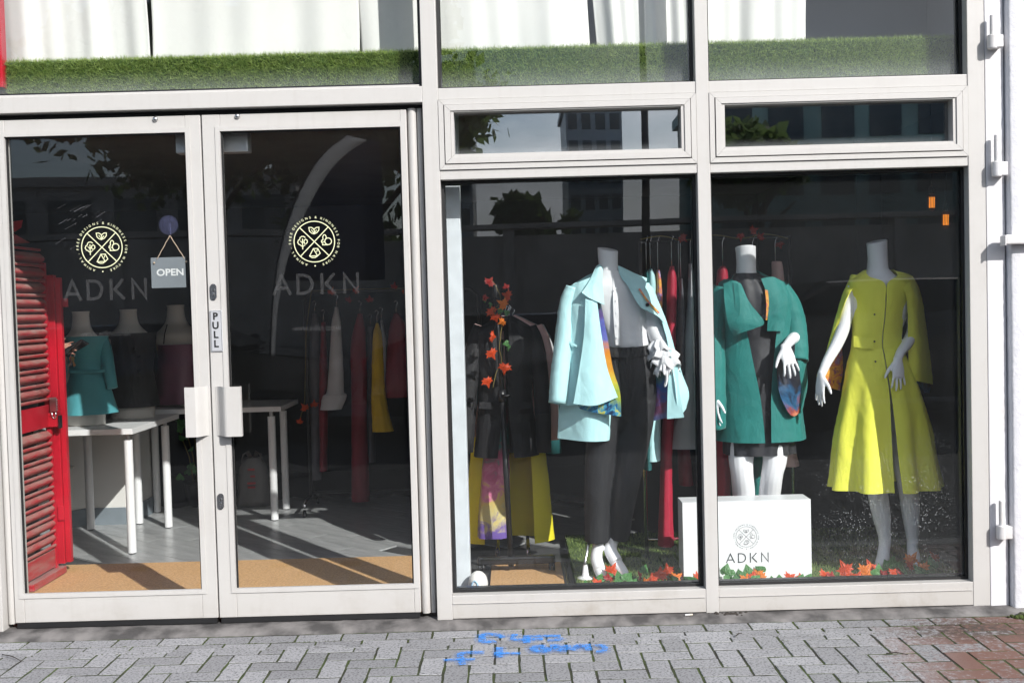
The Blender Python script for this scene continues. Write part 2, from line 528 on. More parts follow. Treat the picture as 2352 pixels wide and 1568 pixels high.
def glass_mat(name, refl=0.055, haze=0.0, haze_h=0.3, smear=0.02, speck=0.0, speck_box=None, streaks=0.0, tint=(0.975, 0.985, 0.982), wave=0.012, film=0.0):
    """window glass: mostly clear, mirrors the street a little, with the dust and smears that lie on it"""
    m = bpy.data.materials.new(name); m.use_nodes = True
    nt = m.node_tree; nt.nodes.clear()
    out = N(nt, 'ShaderNodeOutputMaterial')
    tc = N(nt, 'ShaderNodeTexCoord'); sep = N(nt, 'ShaderNodeSeparateXYZ')
    nt.links.new(tc.outputs['Generated'], sep.inputs[0])
    geo = N(nt, 'ShaderNodeSeparateXYZ'); gp = N(nt, 'ShaderNodeNewGeometry'); nt.links.new(gp.outputs['Position'], geo.inputs[0])
    # slight waviness of the panes
    nz = N(nt, 'ShaderNodeTexNoise'); nz.inputs['Scale'].default_value = 1.3; nz.inputs['Detail'].default_value = 1.0
    nt.links.new(tc.outputs['Object'], nz.inputs['Vector'])
    bp = N(nt, 'ShaderNodeBump'); bp.inputs['Strength'].default_value = wave; bp.inputs['Distance'].default_value = 0.1
    nt.links.new(nz.outputs['Fac'], bp.inputs['Height'])
    lw = N(nt, 'ShaderNodeLayerWeight'); lw.inputs['Blend'].default_value = 0.5
    f5 = mth(nt, 'POWER', lw.outputs['Facing'], 5.0)
    fr = mth(nt, 'ADD', mth(nt, 'MULTIPLY', f5, 0.9), refl, clamp=True)
    tr = N(nt, 'ShaderNodeBsdfTransparent'); tr.inputs['Color'].default_value = (*tint, 1)
    gl = N(nt, 'ShaderNodeBsdfGlossy'); gl.inputs['Roughness'].default_value = 0.0; gl.inputs['Color'].default_value = (0.95, 0.97, 1.0, 1)
    nt.links.new(bp.outputs['Normal'], gl.inputs['Normal'])
    mx = N(nt, 'ShaderNodeMixShader'); nt.links.new(fr, mx.inputs[0]); nt.links.new(tr.outputs[0], mx.inputs[1]); nt.links.new(gl.outputs[0], mx.inputs[2])
    # dust
    df = N(nt, 'ShaderNodeBsdfDiffuse'); df.inputs['Color'].default_value = (0.80, 0.84, 0.86, 1)
    n1 = N(nt, 'ShaderNodeTexNoise'); n1.inputs['Scale'].default_value = 2.2; n1.inputs['Detail'].default_value = 6; n1.inputs['Roughness'].default_value = 0.7
    mp = N(nt, 'ShaderNodeMapping'); mp.inputs['Scale'].default_value = (1.6, 1.0, 0.55); mp.inputs['Rotation'].default_value = (0, R(28), 0)
    nt.links.new(tc.outputs['Object'], mp.inputs['Vector']); nt.links.new(mp.outputs[0], n1.inputs['Vector'])
    sm = mth(nt, 'MULTIPLY', mth(nt, 'SUBTRACT', n1.outputs['Fac'], 0.50), smear*6, clamp=True)
    fac = mth(nt, 'ADD', sm, film)
    if haze:
        g = mth(nt, 'SUBTRACT', 1.0, mth(nt, 'DIVIDE', sep.outputs['Z'], haze_h), clamp=True)
        g = mth(nt, 'POWER', g, 1.6)
        nh = N(nt, 'ShaderNodeTexNoise'); nh.inputs['Scale'].default_value = 3.0; nh.inputs['Detail'].default_value = 3
        mh = N(nt, 'ShaderNodeMapping'); mh.inputs['Scale'].default_value = (1, 1, 0.2)
        nt.links.new(tc.outputs['Object'], mh.inputs['Vector']); nt.links.new(mh.outputs[0], nh.inputs['Vector'])
        g = mth(nt, 'MULTIPLY', g, mth(nt, 'MULTIPLY', mth(nt, 'ADD', nh.outputs['Fac'], 0.4), haze))
        fac = mth(nt, 'ADD', fac, g, clamp=True)
    if streaks:
        ns = N(nt, 'ShaderNodeTexNoise'); ns.inputs['Scale'].default_value = 14.0; ns.inputs['Detail'].default_value = 3
        ms = N(nt, 'ShaderNodeMapping'); ms.inputs['Scale'].default_value = (1, 1, 0.05)
        nt.links.new(tc.outputs['Object'], ms.inputs['Vector']); nt.links.new(ms.outputs[0], ns.inputs['Vector'])
        st = mth(nt, 'MULTIPLY', mth(nt, 'SUBTRACT', ns.outputs['Fac'], 0.68), streaks*12, clamp=True)
        low = mth(nt, 'SUBTRACT', 1.15, mth(nt, 'MULTIPLY', sep.outputs['Z'], 1.6), clamp=True)
        fac = mth(nt, 'ADD', fac, mth(nt, 'MULTIPLY', mth(nt, 'MULTIPLY', st, low), 0.35), clamp=True)
    if speck:
        vo = N(nt, 'ShaderNodeTexVoronoi'); vo.inputs['Scale'].default_value = 95.0
        nt.links.new(tc.outputs['Object'], vo.inputs['Vector'])
        sp_ = mth(nt, 'SUBTRACT', 1.0, mth(nt, 'MULTIPLY', vo.outputs['Distance'], 5.5), clamp=True)
        x0, z0, rr = speck_box
        dx = mth(nt, 'SUBTRACT', geo.outputs['X'], x0); dz = mth(nt, 'SUBTRACT', geo.outputs['Z'], z0)
        dd = mth(nt, 'SQRT', mth(nt, 'ADD', mth(nt, 'MULTIPLY', dx, dx), mth(nt, 'MULTIPLY', dz, dz)))
        near = mth(nt, 'SUBTRACT', 1.0, mth(nt, 'DIVIDE', dd, rr), clamp=True)
        nb = N(nt, 'ShaderNodeTexNoise'); nb.inputs['Scale'].default_value = 9.0; nb.inputs['Detail'].default_value = 4
        nt.links.new(tc.outputs['Object'], nb.inputs['Vector'])
        pick = mth(nt, 'MULTIPLY', mth(nt, 'SUBTRACT', nb.outputs['Fac'], 0.38), 3.0, clamp=True)
        sp_ = mth(nt, 'MULTIPLY', mth(nt, 'MULTIPLY', sp_, near), mth(nt, 'MULTIPLY', pick, speck))
        film2 = mth(nt, 'MULTIPLY', mth(nt, 'MULTIPLY', near, pick), 0.006)
        fac = mth(nt, 'ADD', fac, mth(nt, 'ADD', sp_, film2), clamp=True)
    fin = N(nt, 'ShaderNodeMixShader'); nt.links.new(fac, fin.inputs[0]); nt.links.new(mx.outputs[0], fin.inputs[1]); nt.links.new(df.outputs[0], fin.inputs[2])
    nt.links.new(fin.outputs[0], out.inputs['Surface'])
    return m

def print_mat(name, stops, scale=5.0, rough=0.35, distort=1.0, seed=0.0, zr=None, mixn=1.0):
    """printed silk: colours run into each other; zr = (top z, bottom z) when the print changes down the cloth"""
    m = bpy.data.materials.new(name); m.use_nodes = True
    nt = m.node_tree; b = nt.nodes['Principled BSDF']; b.inputs['Roughness'].default_value = rough
    tc = N(nt, 'ShaderNodeTexCoord'); mp = N(nt, 'ShaderNodeMapping'); mp.inputs['Location'].default_value = (seed, seed*0.7, seed*1.3)
    nt.links.new(tc.outputs['Object'], mp.inputs['Vector'])
    n = N(nt, 'ShaderNodeTexNoise'); n.inputs['Scale'].default_value = scale; n.inputs['Detail'].default_value = 7; n.inputs['Distortion'].default_value = distort; n.inputs['Roughness'].default_value = 0.6
    nt.links.new(mp.outputs[0], n.inputs['Vector'])
    f = mth(nt, 'DIVIDE', mth(nt, 'SUBTRACT', n.outputs['Fac'], 0.30), 0.40)
    if zr:
        se = N(nt, 'ShaderNodeSeparateXYZ'); nt.links.new(tc.outputs['Object'], se.inputs[0])
        g = mth(nt, 'DIVIDE', mth(nt, 'SUBTRACT', zr[0], se.outputs['Z']), zr[0] - zr[1])
        f = mth(nt, 'ADD', g, mth(nt, 'MULTIPLY', mth(nt, 'SUBTRACT', n.outputs['Fac'], 0.5), mixn), clamp=True)
    rp = N(nt, 'ShaderNodeValToRGB'); el = rp.color_ramp.elements
    k = len(stops)
    for i, c in enumerate(stops):
        pos = i/(k-1)
        if i == 0: e = el[0]; e.position = 0.0
        elif i == k-1: e = el[-1]; e.position = 1.0
        else: e = el.new(pos)
        e.color = (*c, 1)
    nt.links.new(f, rp.inputs['Fac']); nt.links.new(rp.outputs['Color'], b.inputs['Base Color'])
    return m

M = {}
def frame_mat(name, col, dirt):
    """powder coat with faint rain streaks, scuffs and grime that thickens towards the ground"""
    m = bpy.data.materials.new(name); m.use_nodes = True
    nt = m.node_tree; b = nt.nodes['Principled BSDF']; b.inputs['Roughness'].default_value = 0.4; b.inputs['Specular IOR Level'].default_value = 0.4
    ge = N(nt, 'ShaderNodeNewGeometry'); se = N(nt, 'ShaderNodeSeparateXYZ'); nt.links.new(ge.outputs['Position'], se.inputs[0])
    mp = N(nt, 'ShaderNodeMapping'); mp.inputs['Scale'].default_value = (26, 26, 0.9); nt.links.new(ge.outputs['Position'], mp.inputs['Vector'])
    n1 = N(nt, 'ShaderNodeTexNoise'); n1.inputs['Scale'].default_value = 1.0; n1.inputs['Detail'].default_value = 5; nt.links.new(mp.outputs[0], n1.inputs['Vector'])
    n2 = N(nt, 'ShaderNodeTexNoise'); n2.inputs['Scale'].default_value = 5.0; n2.inputs['Detail'].default_value = 6; n2.inputs['Roughness'].default_value = 0.7; nt.links.new(ge.outputs['Position'], n2.inputs['Vector'])
    n3 = N(nt, 'ShaderNodeTexNoise'); n3.inputs['Scale'].default_value = 60.0; n3.inputs['Detail'].default_value = 4; nt.links.new(ge.outputs['Position'], n3.inputs['Vector'])
    streak = mth(nt, 'MULTIPLY', mth(nt, 'SUBTRACT', n1.outputs['Fac'], 0.55), 2.2, clamp=True)
    patch = mth(nt, 'MULTIPLY', mth(nt, 'SUBTRACT', n2.outputs['Fac'], 0.50), 2.0, clamp=True)
    spot = mth(nt, 'MULTIPLY', mth(nt, 'SUBTRACT', n3.outputs['Fac'], 0.66), 6.0, clamp=True)
    low = mth(nt, 'SUBTRACT', 1.0, mth(nt, 'MULTIPLY', se.outputs['Z'], 6.0), clamp=True)
    f = mth(nt, 'ADD', mth(nt, 'MULTIPLY', streak, 0.25), mth(nt, 'MULTIPLY', patch, 0.28))
    f = mth(nt, 'ADD', f, mth(nt, 'MULTIPLY', spot, 0.25))
    f = mth(nt, 'ADD', f, mth(nt, 'MULTIPLY', mth(nt, 'MULTIPLY', low, mth(nt, 'ADD', patch, 0.35)), dirt), clamp=True)
    mx = N(nt, 'ShaderNodeMix', data_type='RGBA'); nt.links.new(f, mx.inputs[0]); mx.inputs[6].default_value = (*col, 1); mx.inputs[7].default_value = (0.30, 0.265, 0.225, 1)
    nt.links.new(mx.outputs[2], b.inputs['Base Color'])
    return m
M['frame'] = frame_mat('powder_coated_frame', (0.485, 0.474, 0.458), 0.5)
M['frame_low'] = frame_mat('powder_coated_sill', (0.48, 0.468, 0.45), 0.9)
M['gasket'] = mat('black_rubber', (0.012, 0.012, 0.013), 0.5)
M['groove'] = mat('shadow_gap_seal', (0.10, 0.10, 0.105), 0.6)
M['steel'] = mat('brushed_steel', (0.62, 0.62, 0.63), 0.28, metal=1.0)
M['white_wall'] = mat('white_masonry_paint', (0.66, 0.66, 0.69), 0.75, noise=0.05, nscale=5, bump=0.22, bscale=70)
M['white_steel'] = mat('white_gloss_paint_on_steel', (0.62, 0.615, 0.625), 0.45, col2=(0.56, 0.545, 0.53), nscale=14, bump=0.18, bscale=40)
M['post_paint'] = mat('white_post_paint', (0.64, 0.64, 0.665), 0.5, col2=(0.60, 0.59, 0.59), nscale=4, bump=0.15, bscale=30)
M['concrete_wet'] = mat('dark_threshold_concrete', (0.17, 0.16, 0.155), 0.75, col2=(0.05, 0.047, 0.046), nscale=9, bump=0.5, bscale=40)
M['red'] = mat('red_gloss_paint', (0.52, 0.012, 0.03), 0.32, col2=(0.40, 0.010, 0.022), nscale=5, bump=0.05, bscale=50)
M['cream_curtain'] = mat('cream_curtain_cloth', (0.88, 0.875, 0.85), 0.8, noise=0.03, nscale=4, bump=0.04, bscale=300, trans=0.25)
M['grey_wall'] = mat('grey_inner_wall', (0.30, 0.30, 0.325), 0.8, noise=0.08, nscale=2)
M['charcoal'] = mat('charcoal_wall', (0.030, 0.030, 0.034), 0.7, noise=0.3, nscale=2)
M['ceiling'] = mat('dark_ceiling', (0.10, 0.10, 0.105), 0.8, noise=0.2, nscale=3)
M['inner_white'] = mat('white_inner_paint', (0.72, 0.70, 0.67), 0.6, noise=0.05, nscale=4, bump=0.05, bscale=40)
M['skirting'] = mat('grey_skirting', (0.20, 0.235, 0.265), 0.6, noise=0.15, nscale=8)
M['floor'] = mat('grey_floor_tile', (0.42, 0.425, 0.43), 0.30, col2=(0.31, 0.315, 0.32), nscale=5, stretch=(1, 5, 1))
M['grout'] = mat('dark_grout', (0.04, 0.04, 0.042), 0.9)
M['coir'] = mat('coir_fibre', (0.74, 0.44, 0.20), 0.95, col2=(0.55, 0.31, 0.13), nscale=90, bump=0.6, bscale=300)
M['mat_edge'] = mat('mat_edge_strip', (0.05, 0.045, 0.04), 0.6, noise=0.4, nscale=20)
M['white_top'] = mat('white_laminate', (0.78, 0.78, 0.79), 0.35)
M['plinth'] = mat('white_lacquer', (0.82, 0.83, 0.85), 0.3)
M['mannequin'] = mat('white_mannequin_gloss', (0.82, 0.82, 0.85), 0.42)
M['cal_cloth'] = mat('calico_form_cover', (0.60, 0.57, 0.53), 0.85, bump=0.05, bscale=300)
M['aqua'] = mat('aqua_wool', (0.50, 0.82, 0.85), 0.75, noise=0.05, nscale=6, bump=0.06, bscale=500, sheen=0.15, wrinkle=0.28)
M['teal_coat'] = mat('emerald_wool', (0.007, 0.178, 0.162), 0.7, noise=0.1, nscale=5, bump=0.06, bscale=500, sheen=0.15, wrinkle=0.38)
M['yellow'] = mat('lime_yellow_crepe', (0.86, 0.86, 0.09), 0.7, noise=0.05, nscale=4, bump=0.05, bscale=500, sheen=0.1, wrinkle=0.25)
M['yellow2'] = mat('bright_yellow_crepe', (0.80, 0.70, 0.02), 0.7, noise=0.05, nscale=4, bump=0.05, bscale=500, wrinkle=0.25)
M['mustard'] = mat('mustard_yellow_cloth', (0.66, 0.44, 0.015), 0.7, noise=0.1, nscale=5)
M['black_cloth'] = mat('black_suiting', (0.014, 0.014, 0.017), 0.7, noise=0.2, nscale=7, bump=0.06, bscale=500, sheen=0.03, wrinkle=0.4)
M['black_silk'] = mat('black_silk', (0.018, 0.018, 0.024), 0.6, noise=0.2, nscale=9)
M['blouse'] = mat('white_blouse_silk', (0.87, 0.87, 0.89), 0.55, bump=0.10, bscale=14, trans=0.15)
M['pink'] = mat('pale_pink_cloth', (0.74, 0.49, 0.47), 0.75, noise=0.05, nscale=5)
M['mauve'] = mat('mauve_satin', (0.20, 0.075, 0.125), 0.45, noise=0.15, nscale=5)
M['teal_dress'] = mat('teal_crepe', (0.065, 0.30, 0.34), 0.7, noise=0.08, nscale=6, sheen=0.1)
M['crimson'] = mat('crimson_cloth', (0.44, 0.014, 0.045), 0.6, noise=0.15, nscale=6)
M['burgundy'] = mat('burgundy_cloth', (0.20, 0.010, 0.025), 0.65, noise=0.15, nscale=6)
M['grey_cloth'] = mat('soft_grey_cloth', (0.55, 0.55, 0.57), 0.75, noise=0.1, nscale=6)
M['dgrey_cloth'] = mat('dark_grey_cloth', (0.10, 0.10, 0.115), 0.75, noise=0.1, nscale=6)
M['dteal'] = mat('dark_teal_cloth', (0.01, 0.10, 0.105), 0.7, noise=0.1, nscale=6)
M['print_blue'] = print_mat('painted_silk_blue_orange', [(0.02,0.05,0.06),(0.10,0.05,0.22),(0.10,0.12,0.42),(0.16,0.18,0.52),(0.70,0.24,0.02),(0.78,0.36,0.04),(0.62,0.55,0.06),(0.35,0.45,0.06),(0.05,0.20,0.32),(0.50,0.45,0.10)], 9, seed=1.0, zr=(1.46, 0.86), mixn=0.45)
M['print_hem'] = print_mat('painted_silk_hem', [(0.01,0.015,0.03),(0.02,0.05,0.12),(0.03,0.16,0.34),(0.08,0.35,0.50),(0.55,0.55,0.08),(0.70,0.42,0.04)], 22, seed=9.0)
M['print_sleeve'] = print_mat('painted_silk_sleeve', [(0.42,0.22,0.03),(0.55,0.30,0.05),(0.10,0.22,0.05),(0.05,0.18,0.10),(0.03,0.10,0.35),(0.18,0.05,0.10),(0.10,0.12,0.25)], 9, seed=5.0, zr=(1.35, 0.84), mixn=0.8)
M['print_dark'] = print_mat('painted_silk_dark', [(0.008,0.008,0.014),(0.012,0.012,0.02),(0.012,0.014,0.03),(0.02,0.10,0.22),(0.30,0.05,0.04),(0.65,0.25,0.15),(0.35,0.45,0.60)], 10, seed=4.0, zr=(1.20, 0.66), mixn=1.0)
M['print_orange'] = print_mat('painted_silk_orange', [(0.20,0.05,0.20),(0.70,0.28,0.04),(0.85,0.45,0.08),(0.65,0.15,0.10),(0.30,0.20,0.50),(0.80,0.70,0.60)], 22, seed=7.0)
M['print_pink'] = print_mat('painted_silk_pink', [(0.05,0.10,0.02),(0.20,0.06,0.10),(0.05,0.16,0.18),(0.06,0.26,0.24),(0.50,0.10,0.22),(0.66,0.22,0.36),(0.68,0.50,0.16),(0.60,0.52,0.24),(0.16,0.10,0.36)], 13, seed=2.0, zr=(0.95, 0.20), mixn=0.75)
M['plastic_black'] = mat('black_plastic', (0.015, 0.015, 0.017), 0.35, noise=0.2, nscale=30)
M['chrome'] = mat('chrome', (0.75, 0.75, 0.77), 0.12, metal=1.0)
M['leaf_orange'] = mat('orange_silk_leaf', (0.72, 0.115, 0.012), 0.5, col2=(0.55, 0.02, 0.012), nscale=38, trans=0.3)
M['leaf_yellow'] = mat('amber_silk_leaf', (0.80, 0.30, 0.02), 0.5, col2=(0.70, 0.09, 0.012), nscale=38, trans=0.3)
M['leaf_red'] = mat('dark_red_silk_leaf', (0.45, 0.025, 0.015), 0.5, col2=(0.25, 0.012, 0.015), nscale=38, trans=0.3)
M['leaf_green'] = mat('ivy_silk_leaf', (0.045, 0.17, 0.035), 0.5, col2=(0.10, 0.26, 0.08), nscale=45, trans=0.25)
M['vine'] = mat('brown_vine_stem', (0.16, 0.12, 0.03), 0.8)
M['turf'] = mat('artificial_turf_blade', (0.36, 0.46, 0.14), 0.5, col2=(0.20, 0.29, 0.075), nscale=25, trans=0.3)
M['turf_base'] = mat('turf_backing', (0.05, 0.10, 0.02), 0.9, noise=0.4, nscale=40)
M['logo_cream'] = mat('cream_vinyl', (0.72, 0.74, 0.48), 0.6)
M['logo_dark'] = mat('dark_grey_vinyl', (0.06, 0.065, 0.075), 0.5)
M['black_print'] = mat('black_print', (0.012, 0.012, 0.013), 0.5)
M['slate'] = mat('grey_slate_board', (0.185, 0.205, 0.225), 0.6, noise=0.06, nscale=9, bump=0.03, bscale=60)
M['white_print'] = mat('off_white_print', (0.66, 0.66, 0.66), 0.6)
M['string'] = mat('jute_string', (0.50, 0.38, 0.28), 0.9)
M['alu'] = mat('silver_label_plate', (0.60, 0.61, 0.64), 0.4, metal=0.4)
M['galv'] = mat('painted_silver_column', (0.66, 0.70, 0.74), 0.5, noise=0.10, nscale=16, bump=0.15, bscale=120)
M['egg_white'] = mat('white_ceramic', (0.80, 0.78, 0.75), 0.4)
M['egg_blue'] = mat('pale_blue_ceramic', (0.36, 0.55, 0.70), 0.4)
M['skin'] = mat('skin', (0.56, 0.30, 0.22), 0.5)
M['jeans'] = mat('dark_navy_clothing', (0.018, 0.022, 0.035), 0.85)
M['hair'] = mat('dark_hair', (0.015, 0.010, 0.008), 0.6)
M['brass'] = mat('brass_key', (0.60, 0.45, 0.20), 0.3, metal=1.0)
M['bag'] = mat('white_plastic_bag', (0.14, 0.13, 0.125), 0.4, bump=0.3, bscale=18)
M['bag_red'] = mat('red_bag_print', (0.42, 0.03, 0.03), 0.5)
M['moss'] = mat('moss', (0.055, 0.085, 0.012), 0.95, col2=(0.03, 0.03, 0.012), nscale=30, bump=0.8, bscale=150)
M['butt'] = mat('cigarette_paper', (0.62, 0.56, 0.46), 0.8)
M['twig'] = mat('dry_twig', (0.03, 0.024, 0.02), 0.9)
M['asphalt'] = mat('asphalt', (0.05, 0.05, 0.052), 0.9, noise=0.25, nscale=20, bump=0.3, bscale=120)
M['paving_far'] = mat('grey_paving_far', (0.24, 0.235, 0.23), 0.9, noise=0.2, nscale=6)
M['conc_wall'] = mat('weathered_concrete_wall', (0.52, 0.49, 0.46), 0.9, col2=(0.34, 0.32, 0.30), nscale=1.5)
M['tower'] = mat('grey_glass_tower', (0.30, 0.35, 0.40), 0.4, noise=0.2, nscale=0.3)
M['teal_panel'] = mat('teal_grey_cladding', (0.22, 0.36, 0.36), 0.6, noise=0.3, nscale=0.5)
M['tower_win'] = mat('tower_window', (0.03, 0.045, 0.06), 0.15)
M['far_brick'] = mat('far_render', (0.42, 0.40, 0.39), 0.9, noise=0.15, nscale=0.6)
M['bark'] = mat('bark', (0.07, 0.05, 0.035), 0.95, noise=0.3, nscale=12)
M['tree_leaf'] = mat('tree_foliage', (0.10, 0.15, 0.045), 0.6, col2=(0.05, 0.09, 0.025), nscale=3, trans=0.45)
M['car_paint'] = mat('black_car_paint', (0.006, 0.007, 0.010), 0.12, coat=1.0)
M['car_glass'] = mat('car_glass', (0.01, 0.012, 0.014), 0.03)
M['tyre'] = mat('tyre_rubber', (0.012, 0.012, 0.012), 0.8)
M['rim'] = mat('alloy_rim', (0.45, 0.45, 0.46), 0.3, metal=1.0)
M['flag_white'] = mat('white_flag_cloth', (0.88, 0.88, 0.88), 0.8, trans=0.65)
M['flag_blue'] = mat('navy_flag_cloth', (0.02, 0.035, 0.10), 0.8, trans=0.4)

def louvre_mat():
    """red painted louvre under street dust: the dust lies where the slat faces up and in wiped streaks"""
    m = bpy.data.materials.new('dusty_red_louvre'); m.use_nodes = True
    nt = m.node_tree; b = nt.nodes['Principled BSDF']
    tc = N(nt, 'ShaderNodeTexCoord'); mp = N(nt, 'ShaderNodeMapping'); mp.inputs['Scale'].default_value = (6, 5, 22)
    nt.links.new(tc.outputs['Object'], mp.inputs['Vector'])
    n = N(nt, 'ShaderNodeTexNoise'); n.inputs['Scale'].default_value = 1.6; n.inputs['Detail'].default_value = 7; n.inputs['Roughness'].default_value = 0.65
    nt.links.new(mp.outputs[0], n.inputs['Vector'])
    ge = N(nt, 'ShaderNodeNewGeometry'); se = N(nt, 'ShaderNodeSeparateXYZ'); nt.links.new(ge.outputs['Normal'], se.inputs[0])
    up = mth(nt, 'MULTIPLY', se.outputs['Z'], 0.55, clamp=True)
    f = mth(nt, 'ADD', mth(nt, 'MULTIPLY', mth(nt, 'SUBTRACT', n.outputs['Fac'], 0.38), 2.2, clamp=True), up, clamp=True)
    mx = N(nt, 'ShaderNodeMix', data_type='RGBA'); nt.links.new(f, mx.inputs[0])
    mx.inputs[6].default_value = (0.40, 0.010, 0.022, 1); mx.inputs[7].default_value = (0.33, 0.21, 0.185, 1)
    nt.links.new(mx.outputs[2], b.inputs['Base Color'])
    rr = mth(nt, 'ADD', mth(nt, 'MULTIPLY', f, 0.5), 0.35); nt.links.new(rr, b.inputs['Roughness'])
    return m
M['louvre'] = louvre_mat()

def decal_mat(name, col, alpha):
    m = bpy.data.materials.new(name); m.use_nodes = True
    nt = m.node_tree; nt.nodes.clear(); out = N(nt, 'ShaderNodeOutputMaterial')
    d = N(nt, 'ShaderNodeBsdfDiffuse'); d.inputs['Color'].default_value = (*col, 1)
    t = N(nt, 'ShaderNodeBsdfTransparent'); mx = N(nt, 'ShaderNodeMixShader'); mx.inputs[0].default_value = alpha
    nt.links.new(t.outputs[0], mx.inputs[1]); nt.links.new(d.outputs[0], mx.inputs[2]); nt.links.new(mx.outputs[0], out.inputs['Surface'])
    return m
M['frosted'] = decal_mat('frosted_grey_lettering', (0.13, 0.13, 0.135), 0.22)
M['frosted2'] = decal_mat('faint_dark_lettering', (0.01, 0.01, 0.011), 0.7)
M['film'] = decal_mat('clear_vinyl_film', (0.30, 0.30, 0.34), 0.002)
M['scratch'] = decal_mat('scuffed_glass', (0.6, 0.6, 0.65), 0.11)
M['cup'] = decal_mat('clear_suction_cup', (0.30, 0.31, 0.60), 0.07)

def spray_mat():
    m = bpy.data.materials.new('blue_spray_paint'); m.use_nodes = True
    nt = m.node_tree; nt.nodes.clear(); out = N(nt, 'ShaderNodeOutputMaterial')
    d = N(nt, 'ShaderNodeBsdfDiffuse'); d.inputs['Color'].default_value = (0.06, 0.30, 0.85, 1)
    t = N(nt, 'ShaderNodeBsdfTransparent'); mx = N(nt, 'ShaderNodeMixShader')
    tc = N(nt, 'ShaderNodeTexCoord'); n = N(nt, 'ShaderNodeTexNoise'); n.inputs['Scale'].default_value = 55; n.inputs['Detail'].default_value = 6; n.inputs['Roughness'].default_value = 0.75
    nt.links.new(tc.outputs['Object'], n.inputs['Vector'])
    f = mth(nt, 'MULTIPLY', mth(nt, 'SUBTRACT', n.outputs['Fac'], 0.36), 4.5, clamp=True)
    f = mth(nt, 'MULTIPLY', f, 0.72)
    nt.links.new(f, mx.inputs[0]); nt.links.new(t.outputs[0], mx.inputs[1]); nt.links.new(d.outputs[0], mx.inputs[2]); nt.links.new(mx.outputs[0], out.inputs['Surface'])
    return m
M['spray'] = spray_mat()
M['overspray'] = decal_mat('blue_overspray', (0.06, 0.30, 0.85), 0.10)

